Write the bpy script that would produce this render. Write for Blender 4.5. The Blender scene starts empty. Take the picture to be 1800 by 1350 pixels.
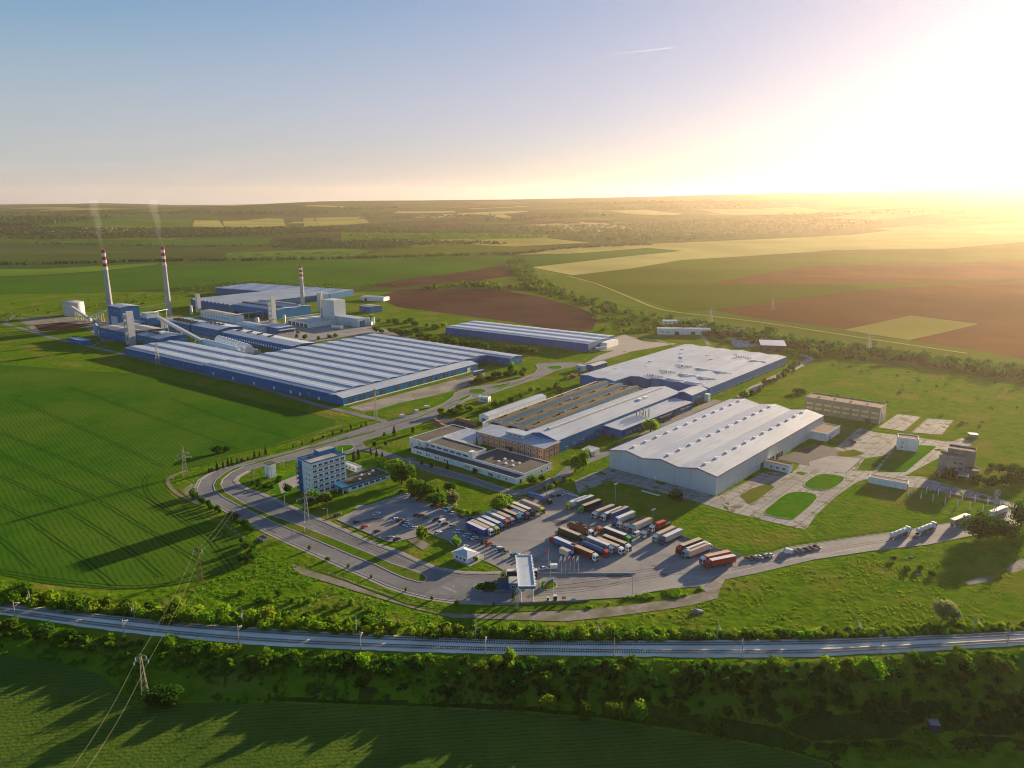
import bpy, bmesh, math, random
import numpy as np
from mathutils import Vector, Matrix, Euler
rnd = random.Random(11)
nr = np.random.default_rng(5)
scene = bpy.context.scene
C = scene.collection
# ---------------------------------------------------------------- camera model (27 mm lens, 165 m above the plain)
H = 165.0; F = 1350.0; HY = 352.0
PITCH = math.atan((675 - HY) / F)
CP, SP = math.cos(PITCH), math.sin(PITCH)
def G(x, y, z=0.0):
    """photo pixel -> world x, y on the horizontal plane z"""
    u = (x - 900) / F; v = (675 - y) / F
    t = (z - H) / (-SP + v * CP)
    return (u * t, (CP + v * SP) * t)
def proj(X, Y, Z):
    dz = Z - H
    zc = Y * CP - dz * SP; yc = Y * SP + dz * CP
    return (900 + F * X / zc, 675 - F * yc / zc)
def sstep(a, b, x):
    t = np.clip((x - a) / (b - a), 0, 1)
    return t * t * (3 - 2 * t)
# ---------------------------------------------------------------- terrain height
RAIL_N = [(-150,1044),(0,1061),(167,1080),(333,1096.5),(500,1108),(700,1119),(950,1127),(1350,1126),(1550,1121.5),(1800,1110.5),(1950,1102)]
RAIL_S = [(-150,1063),(0,1081),(167,1106),(333,1125),(500,1138),(700,1146),(950,1152.5),(1350,1158),(1550,1150),(1800,1136),(1950,1126)]
def rail_world(px):
    w = [G(*p) for p in px]
    return [(w[0][0] - 330, w[0][1] + 66), (w[0][0] - 120, w[0][1] + 21)] + w + [(w[-1][0] + 130, w[-1][1] + 20), (w[-1][0] + 380, w[-1][1] + 75)]
_rs = rail_world(RAIL_S)
RSX = np.array([p[0] for p in _rs]); RSY = np.array([p[1] for p in _rs])
_RIDGE = 11000.0
_sky = [(-900,352),(-300,360),(0,362),(100,360),(190,357.5),(300,360),(420,361),(480,358.5),(580,356),(750,355),(830,353.5),(1000,350),(1100,346.5),(1200,344),(1300,342),(1400,338.5),(1480,336),(1560,333.5),(1680,330),(1800,327),(2100,325),(2700,330)]
def _ridge_h(px, py):
    lo, hi = -400., 900.
    for _ in range(40):
        m = (lo + hi) / 2
        if proj(0, _RIDGE, m)[1] > py: lo = m
        else: hi = m
    return lo
SKU = np.array([(p[0] - 900) / F for p in _sky]); SKH = np.array([_ridge_h(*p) for p in _sky])
def hfun(X, Y):
    X = np.asarray(X, float); Y = np.asarray(Y, float)
    z = np.zeros(np.broadcast(X, Y).shape)
    s = np.interp(X, RSX, RSY) - Y
    D = np.interp(X, [-230, -130, -30, 60, 200], [3.0, 4.0, 6.5, 10.0, 14.0])
    z = z - D * sstep(2.0, 34.0, s) - 0.02 * np.clip(s - 34, 0, 60)
    Yc = np.maximum(Y, 1.0)
    u = np.clip(X / Yc, -1.4, 1.4)
    far = sstep(2300, _RIDGE, Y)
    z = z + np.interp(u, SKU, SKH) * far * (1 - .35 * sstep(_RIDGE, 16000, Y))
    roll = np.sin(X / 610 + Y / 930 + 1.2) * np.sin(Y / 760 - X / 1900) * 9 + np.sin(X / 1500 - Y / 2100 + .6) * 10
    roll2 = np.sin(X / 830 - Y / 520 + 2.1) * np.cos(X / 1270 + Y / 1430) * 14
    z = z + (roll * (1 + Y / 6000) + roll2 * sstep(3500, 6500, Y) * 1.6) * sstep(1500, 3200, Y) * (1 - .75 * sstep(8500, _RIDGE, Y))
    # gentle swell of the big fields to the right
    z = z + 16 * np.exp(-((X - 700) / 420) ** 2 - ((Y - 1330) / 300) ** 2) * sstep(800, 1100, Y)
    return z
def hz(X, Y): return float(hfun(X, Y))
_RY = np.concatenate([np.linspace(60, 700, 200)[:-1], np.geomspace(700, 16500, 1600)])
def P(x, y, dz=0.0):
    """photo pixel -> first point of the terrain along that ray"""
    u = (x - 900) / F; v = (675 - y) / F
    kx = u / (CP + v * SP); kz = (-SP + v * CP) / (CP + v * SP)
    gap = lambda Y: H + kz * Y - hfun(kx * Y, Y)
    g = gap(_RY); i = int(np.argmax(g < 0)) if (g < 0).any() else len(_RY) - 1
    lo, hi = _RY[max(i - 1, 0)], _RY[i]
    for _ in range(18):
        m = (lo + hi) / 2
        if gap(m) < 0: hi = m
        else: lo = m
    return Vector((kx * lo, lo, hz(kx * lo, lo) + dz))
# ---------------------------------------------------------------- tagging
LABELS = {}
def tag(o, label, cat, group=None):
    o['label'] = label; o['category'] = cat
    if group: o['group'] = group
    LABELS.setdefault(label, []).append(o.name)
    return o
def link(o, parent=None):
    C.objects.link(o)
    if parent is not None: o.parent = parent
    return o
def thing(name, label, cat, loc=(0, 0, 0), rz=0.0, group=None):
    o = bpy.data.objects.new(name, None); o.empty_display_size = .5
    link(o); o.location = loc; o.rotation_euler = (0, 0, rz)
    return tag(o, label, cat, group)
def dup(root, loc, rz, label, group=None, scale=None):
    r = root.copy(); C.objects.link(r); r.location = loc; r.rotation_euler = (0, 0, rz)
    if scale: r.scale = scale
    r['label'] = label; LABELS.setdefault(label, []).append(r.name)
    if group: r['group'] = group
    for ch in list(root.children):
        c = ch.copy(); C.objects.link(c); c.parent = r
        for g in ch.children:
            d = g.copy(); C.objects.link(d); d.parent = c
    return r
# ---------------------------------------------------------------- materials
def srgb(*c): return tuple((v / 255 / 12.92) if v <= 10 else ((v / 255 + .055) / 1.055) ** 2.4 for v in c)
MATS = {}
def M(name, c1, c2=None, c3=None, th2=(.42, .62), s=.3, s2=.02, rough=.85, metal=0, bump=0, bs=1.0, world=False, lines=None, rows=None, spec=.3, streak=None, emit=None, rndv=0, detail=5, th=(.35, .65)):
    m = bpy.data.materials.new(name); m.use_nodes = True; MATS[name] = m
    nt = m.node_tree; N = nt.nodes; Lk = nt.links
    b = N['Principled BSDF']
    b.inputs['Roughness'].default_value = rough; b.inputs['Metallic'].default_value = metal
    b.inputs['Specular IOR Level'].default_value = spec
    if world: co = N.new('ShaderNodeNewGeometry').outputs['Position']
    else: co = N.new('ShaderNodeTexCoord').outputs['Object']
    def val(n): v = N.new('ShaderNodeMath'); v.operation = n; return v
    def noise(scale, det=detail, vec=co):
        n = N.new('ShaderNodeTexNoise'); n.inputs['Scale'].default_value = scale; n.inputs['Detail'].default_value = det
        Lk.new(vec, n.inputs['Vector']); return n.outputs['Fac']
    def ramp(fac, a, bb):
        r = N.new('ShaderNodeMapRange'); r.inputs['From Min'].default_value = a; r.inputs['From Max'].default_value = bb
        Lk.new(fac, r.inputs['Value']); return r.outputs['Result']
    def mix(fac, A, B):
        x = N.new('ShaderNodeMix'); x.data_type = 'RGBA'
        Lk.new(fac, x.inputs['Factor'])
        for sk, v in ((x.inputs['A'], A), (x.inputs['B'], B)):
            if isinstance(v, tuple): sk.default_value = (*v[:3], 1)
            else: Lk.new(v, sk)
        return x.outputs['Result']
    col = tuple(c1)
    if c2: col = mix(ramp(noise(s), *th), tuple(c1), tuple(c2))
    if c3: col = mix(ramp(noise(s2, 4), *th2), col, tuple(c3))
    def band(vec, ang, period, width):
        d = N.new('ShaderNodeVectorMath'); d.operation = 'DOT_PRODUCT'
        Lk.new(vec, d.inputs[0]); d.inputs[1].default_value = (math.cos(ang), math.sin(ang), 0) if ang != 'z' else (0, 0, 1)
        q = val('DIVIDE'); Lk.new(d.outputs['Value'], q.inputs[0]); q.inputs[1].default_value = period
        f = val('FRACT'); Lk.new(q.outputs[0], f.inputs[0])
        l = val('LESS_THAN'); Lk.new(f.outputs[0], l.inputs[0]); l.inputs[1].default_value = width / period
        return l.outputs[0], d.outputs['Value']
    for ln in (lines or ()):
        ang, period, width, c = ln[:4]
        fac = band(co, ang, period, width)[0]
        if len(ln) > 4:
            k = val('MULTIPLY'); Lk.new(fac, k.inputs[0]); k.inputs[1].default_value = ln[4]; fac = k.outputs[0]
        col = mix(fac, col, tuple(c))
    if rows:
        ang, period, c, amt = rows
        _, dv = band(co, ang, period, 1)
        wob = noise(.05, 2); ad = val('MULTIPLY_ADD'); Lk.new(wob, ad.inputs[0]); ad.inputs[1].default_value = period * 1.2; Lk.new(dv, ad.inputs[2])
        sn = val('MULTIPLY'); Lk.new(ad.outputs[0], sn.inputs[0]); sn.inputs[1].default_value = 2 * math.pi / period
        si = val('SINE'); Lk.new(sn.outputs[0], si.inputs[0])
        nn = noise(.4, 3); mu = val('MULTIPLY'); Lk.new(ramp(si.outputs[0], -.2, 1.0), mu.inputs[0]); Lk.new(ramp(nn, .3, .7), mu.inputs[1])
        m2 = val('MULTIPLY'); Lk.new(mu.outputs[0], m2.inputs[0]); m2.inputs[1].default_value = amt
        col = mix(m2.outputs[0], col, tuple(c))
    if streak:                                       # long weathering streaks: stretched noise
        mp = N.new('ShaderNodeMapping'); Lk.new(co, mp.inputs['Vector']); mp.inputs['Scale'].default_value = streak[0]
        fac = ramp(noise(1.0, 4, mp.outputs[0]), .5, .75)
        k = val('MULTIPLY'); Lk.new(fac, k.inputs[0]); k.inputs[1].default_value = streak[2]
        col = mix(k.outputs[0], col, tuple(streak[1]))
    if rndv:
        oi = N.new('ShaderNodeObjectInfo'); hs = N.new('ShaderNodeHueSaturation')
        Lk.new(ramp(oi.outputs['Random'], 0, 1), hs.inputs['Fac']) if False else None
        mr = N.new('ShaderNodeMapRange'); Lk.new(oi.outputs['Random'], mr.inputs['Value']); mr.inputs['To Min'].default_value = 1 - rndv; mr.inputs['To Max'].default_value = 1 + rndv
        Lk.new(mr.outputs[0], hs.inputs['Value'])
        if isinstance(col, tuple): hs.inputs['Color'].default_value = (*col[:3], 1)
        else: Lk.new(col, hs.inputs['Color'])
        col = hs.outputs['Color']
    if isinstance(col, tuple): b.inputs['Base Color'].default_value = (*col[:3], 1)
    else: Lk.new(col, b.inputs['Base Color'])
    if bump:
        bp = N.new('ShaderNodeBump'); bp.inputs['Strength'].default_value = 1; bp.inputs['Distance'].default_value = bump
        Lk.new(noise(bs, 6), bp.inputs['Height']); Lk.new(bp.outputs['Normal'], b.inputs['Normal'])
    return m
def leaf(name, c1, c2, var=.25, trans=.45):
    m = bpy.data.materials.new(name); m.use_nodes = True; MATS[name] = m
    N = m.node_tree.nodes; Lk = m.node_tree.links; N.remove(N['Principled BSDF'])
    out = N['Material Output']
    g = N.new('ShaderNodeTexCoord'); n = N.new('ShaderNodeTexNoise'); n.inputs['Scale'].default_value = .9; n.inputs['Detail'].default_value = 3
    Lk.new(g.outputs['Object'], n.inputs['Vector'])
    mr = N.new('ShaderNodeMapRange'); mr.inputs['From Min'].default_value = .35; mr.inputs['From Max'].default_value = .65; Lk.new(n.outputs['Fac'], mr.inputs['Value'])
    mx = N.new('ShaderNodeMix'); mx.data_type = 'RGBA'; mx.inputs['A'].default_value = (*c1, 1); mx.inputs['B'].default_value = (*c2, 1); Lk.new(mr.outputs[0], mx.inputs['Factor'])
    oi = N.new('ShaderNodeObjectInfo'); hs = N.new('ShaderNodeHueSaturation')
    v = N.new('ShaderNodeMapRange'); Lk.new(oi.outputs['Random'], v.inputs['Value']); v.inputs['To Min'].default_value = 1 - var; v.inputs['To Max'].default_value = 1 + var
    Lk.new(v.outputs[0], hs.inputs['Value']); Lk.new(mx.outputs['Result'], hs.inputs['Color'])
    mu = N.new('ShaderNodeMath'); mu.operation = 'MULTIPLY'; Lk.new(oi.outputs['Random'], mu.inputs[0]); mu.inputs[1].default_value = 7.31; fr = N.new('ShaderNodeMath'); fr.operation = 'FRACT'; Lk.new(mu.outputs[0], fr.inputs[0])
    hr = N.new('ShaderNodeMapRange'); Lk.new(fr.outputs[0], hr.inputs['Value']); hr.inputs['To Min'].default_value = .49; hr.inputs['To Max'].default_value = .535; Lk.new(hr.outputs[0], hs.inputs['Hue'])
    d = N.new('ShaderNodeBsdfDiffuse'); t = N.new('ShaderNodeBsdfTranslucent'); ms = N.new('ShaderNodeMixShader'); ms.inputs[0].default_value = trans
    Lk.new(hs.outputs[0], d.inputs[0]); Lk.new(hs.outputs[0], t.inputs[0]); Lk.new(d.outputs[0], ms.inputs[1]); Lk.new(t.outputs[0], ms.inputs[2]); Lk.new(ms.outputs[0], out.inputs['Surface'])
    return m
# ---------------------------------------------------------------- mesh builder
class MB:
    def __init__(s): s.v = []; s.f = []; s.m = []
    def add(s, vs, fs, mi=0):
        k = len(s.v); s.v += [tuple(v) for v in vs]; s.f += [tuple(i + k for i in f) for f in fs]; s.m += [mi] * len(fs); return s
    def box(s, x0, x1, y0, y1, z0, z1, mi=0):
        return s.add([(x0,y0,z0),(x1,y0,z0),(x1,y1,z0),(x0,y1,z0),(x0,y0,z1),(x1,y0,z1),(x1,y1,z1),(x0,y1,z1)],
                     [(0,3,2,1),(4,5,6,7),(0,1,5,4),(1,2,6,5),(2,3,7,6),(3,0,4,7)], mi)
    def hexa(s, bot, top, mi=0):
        return s.add(list(bot) + list(top), [(3,2,1,0),(4,5,6,7),(0,1,5,4),(1,2,6,5),(2,3,7,6),(3,0,4,7)], mi)
    def extrude_y(s, prof, y0, y1, mi=0):
        """closed profile of (x,z) points (counter-clockwise seen from -y) extruded along y"""
        n = len(prof); vs = [(x, y0, z) for x, z in prof] + [(x, y1, z) for x, z in prof]
        return s.add(vs, [tuple(range(n)), tuple(range(2*n-1, n-1, -1))] + [(i, i+n, (i+1)%n+n, (i+1)%n) for i in range(n)], mi)
    def extrude_x(s, prof, x0, x1, mi=0):
        n = len(prof); vs = [(x0, y, z) for y, z in prof] + [(x1, y, z) for y, z in prof]
        return s.add(vs, [tuple(range(n-1, -1, -1)), tuple(range(n, 2*n))] + [(i, (i+1)%n, (i+1)%n+n, i+n) for i in range(n)], mi)
    def prism(s, poly, z0, z1, mi=0):
        n = len(poly); vs = [(x, y, z0) for x, y in poly] + [(x, y, z1) for x, y in poly]
        return s.add(vs, [tuple(range(n-1, -1, -1)), tuple(range(n, 2*n))] + [(i, (i+1)%n, (i+1)%n+n, i+n) for i in range(n)], mi)
    def tube(s, a, b, r0, r1=None, n=6, mi=0, cap=True):
        r1 = r0 if r1 is None else r1
        a = Vector(a); b = Vector(b); d = (b - a).normalized()
        e = d.cross(Vector((0, 0, 1)));  e = Vector((1, 0, 0)) if e.length < 1e-4 else e.normalized()
        f = d.cross(e)
        vs = []
        for p, r in ((a, r0), (b, r1)):
            for i in range(n):
                t = 2 * math.pi * i / n; vs.append(p + e * (r * math.cos(t)) + f * (r * math.sin(t)))
        fs = [(i, (i+1)%n, (i+1)%n+n, i+n) for i in range(n)]
        if cap: fs += [tuple(range(n-1, -1, -1)), tuple(range(n, 2*n))]
        return s.add(vs, fs, mi)
    def mesh(s, name, mats):
        me = bpy.data.meshes.new(name); me.from_pydata(s.v, [], s.f)
        for m in (mats if isinstance(mats, (list, tuple)) else [mats]): me.materials.append(MATS[m] if isinstance(m, str) else m)
        if any(s.m): me.polygons.foreach_set('material_index', s.m)
        me.update(); return me
    def build(s, name, mats, parent=None, smooth=False, bevel=0):
        me = s.mesh(name, mats)
        if bevel or True:
            bm = bmesh.new(); bm.from_mesh(me); bmesh.ops.recalc_face_normals(bm, faces=bm.faces)
            bm.to_mesh(me); bm.free()
        if smooth: me.polygons.foreach_set('use_smooth', [True] * len(me.polygons))
        o = bpy.data.objects.new(name, me); return link(o, parent)
def struct(o, kind='structure'):
    o['kind'] = kind; return o
def catmull(pts, n=4, closed=False):
    out = []; N_ = len(pts)
    rng = range(N_) if closed else range(N_ - 1)
    for i in rng:
        g = (lambda k: pts[k % N_]) if closed else (lambda k: pts[min(max(k, 0), N_ - 1)])
        p0, p1, p2, p3 = g(i-1), g(i), g(i+1), g(i+2)
        for j in range(n):
            t = j / n
            out.append(tuple(.5 * (2*b + (c-a)*t + (2*a-5*b+4*c-d)*t*t + (3*b-a-3*c+d)*t**3) for a, b, c, d in zip(p0, p1, p2, p3)))
    if not closed: out.append(tuple(pts[-1]))
    return out
FLAT = []            # world polygons where the rough grass must not stand up
def sheet(name, pts, m, dz=.03, px=True, flat=True, far=False, kind='structure', thick=0.0, closed_smooth=0):
    """a ground sheet from photo pixels (unprojected) or world points, draped on the terrain"""
    if closed_smooth: pts = catmull(pts, closed_smooth, True)
    w = [P(*p) for p in pts] if px else [Vector((p[0], p[1], 0)) for p in pts]
    from mathutils.geometry import delaunay_2d_cdt
    n = len(w)
    cv, _, cf, *_r = delaunay_2d_cdt([Vector((p.x, p.y)) for p in w], [(i, (i+1) % n) for i in range(n)], [], 1, 1e-4)
    bm = bmesh.new(); vs = [bm.verts.new((p.x, p.y, 0)) for p in cv]
    for f in cf: bm.faces.new([vs[i] for i in f])
    if far:
        for _ in range(9):
            es = [e for e in bm.edges if e.calc_length() > max(14, .028 * abs(e.verts[0].co.y))]
            if not es: break
            bmesh.ops.subdivide_edges(bm, edges=es, cuts=1); bmesh.ops.triangulate(bm, faces=bm.faces)
    bmesh.ops.recalc_face_normals(bm, faces=bm.faces)
    if sum(f.normal.z for f in bm.faces) < 0: bmesh.ops.reverse_faces(bm, faces=bm.faces)
    if thick:
        r = bmesh.ops.extrude_face_region(bm, geom=list(bm.faces))
        top = {v for v in r['geom'] if isinstance(v, bmesh.types.BMVert)}
        for v in bm.verts: v.co.z = hz(v.co.x, v.co.y) + (thick if v in top else -.05)
        bmesh.ops.recalc_face_normals(bm, faces=bm.faces)
    else:
        for v in bm.verts: v.co.z = hz(v.co.x, v.co.y) + dz * (1 if not far else max(1, abs(v.co.y) / 900) ** 1.5)
    me = bpy.data.meshes.new(name); bm.to_mesh(me); bm.free(); me.materials.append(MATS[m])
    o = link(bpy.data.objects.new(name, me)); struct(o, kind)
    if flat: FLAT.append(np.array([(p.x, p.y) for p in w]))
    return o
def ribbon(name, pts, width, m, dz=.05, thick=0, px=True, side=0.0, kind='structure', flat=False, sm=0):
    """strip of given width along a polyline; side shifts it sideways"""
    if sm: pts = catmull(pts, sm)
    w = [P(*p) for p in pts] if px else [Vector((p[0], p[1], 0)) for p in pts]
    L_, R_ = [], []
    for i, p in enumerate(w):
        d = (w[min(i+1, len(w)-1)] - w[max(i-1, 0)]); d.z = 0; d.normalize(); nrm = Vector((-d.y, d.x, 0))
        L_.append(p + nrm * (side + width / 2)); R_.append(p + nrm * (side - width / 2))
    b = MB(); n = len(w)
    zt = lambda q: hz(q.x, q.y) + (thick if thick else dz)
    vs = [(q.x, q.y, zt(q)) for q in L_] + [(q.x, q.y, zt(q)) for q in R_]
    fs = [(n+i, n+i+1, i+1, i) for i in range(n-1)]
    if thick:
        vs += [(q.x, q.y, hz(q.x, q.y) - .05) for q in L_] + [(q.x, q.y, hz(q.x, q.y) - .05) for q in R_]
        fs += [(i, i+1, 2*n+i+1, 2*n+i) for i in range(n-1)] + [(n+i+1, n+i, 3*n+i, 3*n+i+1) for i in range(n-1)]
        fs += [(0, 2*n, 3*n, n), (n-1, 2*n-1, 4*n-1, 3*n-1)]
    b.add(vs, fs)
    o = b.build(name, m)
    if kind: struct(o, kind)
    if flat: FLAT.append(np.array([(q.x, q.y) for q in L_] + [(q.x, q.y) for q in reversed(R_)]))
    return o
def inpoly(poly, X, Y):
    inside = np.zeros(X.shape, bool); n = len(poly)
    x0, y0 = poly[:, 0].min() - 1, poly[:, 1].min() - 1; x1, y1 = poly[:, 0].max() + 1, poly[:, 1].max() + 1
    bb = np.nonzero((X > x0) & (X < x1) & (Y > y0) & (Y < y1))
    if not len(bb[0]): return inside
    xs = X[bb]; ys = Y[bb]; r = np.zeros(xs.shape, bool); j = n - 1
    for i in range(n):
        xi, yi = poly[i]; xj, yj = poly[j]
        c = (yi > ys) != (yj > ys)
        r ^= c & (xs < (xj - xi) * (ys - yi) / (yj - yi + 1e-12) + xi)
        j = i
    inside[bb] = r
    return inside
def vnoise(x, y, seed=0):
    xi = np.floor(x).astype(np.int64); yi = np.floor(y).astype(np.int64); fx = x - xi; fy = y - yi
    fx = fx*fx*(3-2*fx); fy = fy*fy*(3-2*fy)
    def hsh(a, b):
        q = (a * 374761393 + b * 668265263 + seed * 1442695041) & 0xffffffff
        q = ((q ^ (q >> 13)) * 1274126177) & 0xffffffff
        return ((q ^ (q >> 16)) & 0xffff) / 65535.0
    return (hsh(xi, yi)*(1-fx) + hsh(xi+1, yi)*fx)*(1-fy) + (hsh(xi, yi+1)*(1-fx) + hsh(xi+1, yi+1)*fx)*fy
# ================================================================ materials
M('meadow', (.06,.145,.005), (.115,.185,.009), (.175,.17,.028), th2=(.50, .68), s=.16, s2=.03, bump=.5, bs=.35, world=True, rough=.95, spec=0)
M('verge_grass', (.05,.13,.006), (.085,.155,.010), (.135,.15,.028), s=.25, s2=.035, bump=.18, bs=.9, world=True, rough=.95, spec=0)
M('lawn', (.032,.145,.004), (.062,.185,.005), (.085,.165,.010), th2=(.5, .7), s=.3, s2=.04, bump=.14, bs=.8, world=True, rough=.95, spec=0)
M('crop', (.032,.112,.006), (.046,.135,.007), (.08,.148,.012), s=.08, s2=.009, rows=(math.radians(40), 2.6, (.02,.055,.008), .8), bump=.14, bs=1.1, world=True, rough=.95, spec=0)
M('scrub_shade_tint', (.03,.06,.008), (.05,.09,.010), (.022,.045,.008), s=.2, s2=.04, bump=.4, bs=.6, world=True, rough=1, spec=0)  # dark scrub ground, with the embankment slope's shade mixed into the colour
M('asphalt_patch', (.11,.107,.107), (.135,.13,.128), s=.5, world=True, spec=.06, rough=.85)
M('asphalt_pale', (.26,.25,.235), (.30,.285,.27), s=.5, world=True, spec=.06, rough=.9)
M('crop_front', (.075,.13,.016), (.10,.145,.02), (.05,.105,.016), s=.1, s2=.02, rows=(math.radians(97), 1.7, (.028,.06,.01), .9), bump=.2, bs=.8, world=True, rough=.95, spec=0)
M('tramline', (.016,.062,.006), (.024,.078,.008), s=.5, world=True, rough=1, spec=0)
M('asphalt', (.22,.214,.214), (.265,.257,.254), (.30,.29,.28), s=.35, s2=.04, world=True, spec=.06, rough=.85, bump=.01, bs=2, streak=((.02,.14,1), (.14,.135,.132), .6))
M('asphalt_new', (.075,.077,.082), (.095,.095,.098), s=.3, world=True, spec=.06, rough=.85)
M('asphalt_road', (.18,.182,.19), (.215,.215,.22), (.16,.162,.17), s=.3, s2=.05, world=True, spec=.06, rough=.8)
M('concrete', (.30,.27,.235), (.36,.33,.29), (.22,.20,.17), s=.3, s2=.05, world=True, spec=.06, rough=.9, lines=[(math.radians(-41), 6, .28, (.10,.11,.05)), (math.radians(49), 6, .28, (.10,.11,.05))], bump=.02, bs=1.5, th=(.3,.7))
M('concrete_old', (.33,.32,.305), (.12,.12,.06), (.265,.255,.245), s=.13, s2=.05, world=True, spec=.06, rough=.95, lines=[(math.radians(-41), 6, .3, (.09,.10,.04)), (math.radians(49), 6, .3, (.09,.10,.04))], th=(.53,.60))
M('kerb', (.42,.39,.35), (.34,.32,.29), s=.8, world=True, spec=.06, rough=.9)
M('pavement', (.30,.275,.25), (.36,.33,.3), s=.5, world=True, spec=.06, rough=.9)
M('gravel', (.30,.265,.23), (.22,.20,.17), (.16,.16,.10), s=.5, s2=.12, world=True, spec=.06, rough=1, bump=.06, bs=2)
M('track_dirt', (.24,.22,.15), (.16,.17,.08), s=.4, world=True, spec=.06, rough=1)
M('ballast', (.78,.68,.56), (.86,.76,.64), (.66,.57,.47), s=1.8, s2=.05, world=True, spec=.06, rough=1, bump=.12, bs=2.5)
M('road_paint', (.62,.58,.5), (.5,.47,.4), s=1, world=True, spec=.06, rough=.8)
M('soil', (.06,.03,.024), (.075,.04,.03), (.095,.055,.042), s=.03, s2=.006, rows=(math.radians(-35), 9, (.065,.04,.033), .5), world=True, rough=1, spec=0)
M('soil_warm', (.14,.062,.028), (.17,.078,.035), (.115,.055,.022), s=.015, s2=.004, world=True, rough=1, spec=0)
M('far_ground', (.05,.085,.018), (.075,.10,.025), (.04,.07,.02), s=.012, s2=.002, world=True, rough=1, spec=0)
def fm(n, a, ang=.3, per=14):
    M(n, a, tuple(v*1.2 for v in a), tuple(v*.82 for v in a), s=.012, s2=.003, rows=(ang, per, tuple(v*.72 for v in a), .5), world=True, rough=1, spec=0)
fm('field_green', (.05,.125,.010), .9); fm('field_light', (.11,.155,.02), .5); fm('field_pale', (.36,.34,.12), .6, 22)
fm('field_olive', (.085,.12,.008), .8); fm('field_dark', (.045,.08,.02), .4); fm('field_yellow', (.30,.28,.07), .5); fm('field_bright', (.10,.19,.02), .2); fm('field_grey', (.10,.11,.06), .2)
# buildings
BL = (.0,.135,.32)
M('blue_clad', BL, (.001,.155,.36), s=.05, rough=.6, spec=.06, lines=[(0, 1.0, .12, (.0,.09,.24)), (math.pi/2, 1.0, .12, (.0,.09,.24)), (0, 6.0, .22, (.004,.15,.38)), (math.pi/2, 6.0, .22, (.004,.15,.38))], streak=((.5,.5,.04), (.006,.075,.18), .35))
M('blue_trim', (.008,.17,.36), rough=.5)
M('roof_metal', (.25,.32,.42), (.31,.375,.47), (.21,.28,.37), s=.06, s2=.03, rough=.5, metal=0, lines=[(0, 9.2, .5, (.22,.25,.30)), (0, 4.6, .16, (.33,.36,.41))], streak=((.05,.6,1), (.27,.30,.33), .75))
M('roof_metal_cross', (.42,.47,.54), (.48,.525,.59), (.37,.42,.49), s=.06, s2=.03, rough=.5, metal=0, lines=[(math.pi/2, 6, .14, (.34,.37,.41)), (0, 1.2, .12, (.38,.41,.45), .6)], streak=((.6,.05,1), (.27,.30,.33), .75))
M('roof_metal_plain', (.42,.47,.54), (.48,.53,.60), s=.1, rough=.5, metal=0, lines=[(0, 3, .15, (.34,.37,.41))])
M('roof_pale', (.48,.5,.5), (.40,.41,.40), s=.2, rough=.6)
M('skylight', (.86,.85,.83), (.80,.79,.77), s=.3, rough=.35)
M('grey_clad', (.56,.60,.62), (.52,.56,.58), s=.06, rough=.5, lines=[(0, 1.1, .12, (.42,.45,.46)), (math.pi/2, 1.1, .12, (.42,.45,.46))], streak=((.4,.4,.05), (.36,.38,.36), .4))
M('red_trim', (.30,.06,.04), rough=.6)
M('white_render', (.80,.81,.80), (.72,.73,.72), s=.3, rough=.8, streak=((.6,.6,.08), (.42,.42,.40), .5))
M('peach_render', (.60,.36,.24), (.54,.32,.21), s=.3, rough=.85)
M('peach_stripe', (.27,.06,.045), rough=.8)
M('old_render', (.34,.29,.22), (.26,.22,.17), s=.25, rough=.95, streak=((.7,.7,.1), (.16,.14,.11), .6))
M('bare_concrete', (.30,.29,.27), (.22,.215,.2), s=.25, rough=.95, streak=((.8,.8,.1), (.15,.145,.13), .6))
M('bitumen', (.055,.053,.055), (.08,.076,.074), (.10,.09,.08), s=.3, s2=.08, rough=.9, lines=[(0, 1.0, .06, (.04,.04,.04))])
M('bitumen_brown', (.17,.125,.10), (.13,.10,.08), s=.25, rough=.95)
M('bitumen_moss', (.052,.05,.038), (.075,.07,.045), (.042,.045,.028), s=.3, s2=.1, rough=.95)
M('roof_beige', (.42,.37,.32), (.33,.31,.29), (.25,.26,.28), s=.2, s2=.15, rough=.9)
M('glass_dark', (.02,.03,.04), rough=.12, spec=.6)
M('glass_yellow', (.75,.62,.25), (.6,.5,.2), s=.5, rough=.25)  # plain yellow pane colour
M('frame_white', (.7,.7,.68), rough=.6)
M('door_dark', (.035,.045,.06), rough=.6)
M('chimney_grey', (.42,.42,.41), (.36,.36,.355), s=.15, rough=.9)
M('chimney_white', (.66,.64,.6), rough=.85); M('chimney_red', (.34,.035,.03), rough=.85)
M('steel_light', (.55,.56,.56), (.47,.48,.48), s=.4, rough=.5, metal=.2)
M('galv', (.42,.42,.40), (.34,.34,.32), s=.8, rough=.6, metal=.3)
M('pylon_paint', (.50,.45,.33), (.38,.34,.26), s=.8, rough=.7)
M('mast_green', (.22,.33,.30), (.17,.26,.24), s=.6, rough=.7)
M('mast_conc', (.36,.35,.33), (.29,.28,.27), s=.6, rough=.9)
M('rust', (.16,.075,.045), (.11,.06,.04), s=1, rough=.9)
M('rail_steel', (.14,.10,.085), (.10,.075,.065), s=1.5, rough=.6, metal=.4)
M('sleeper', (.22,.20,.18), (.30,.275,.25), s=1.0, rough=1)
M('timber', (.42,.26,.13), (.33,.2,.10), s=.8, rough=.9)
M('cable', (.25,.25,.18), rough=.6)
M('smoke_grey', (.4,.4,.4))
M('bark', (.075,.055,.04), (.05,.04,.03), s=2, rough=1)
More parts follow.
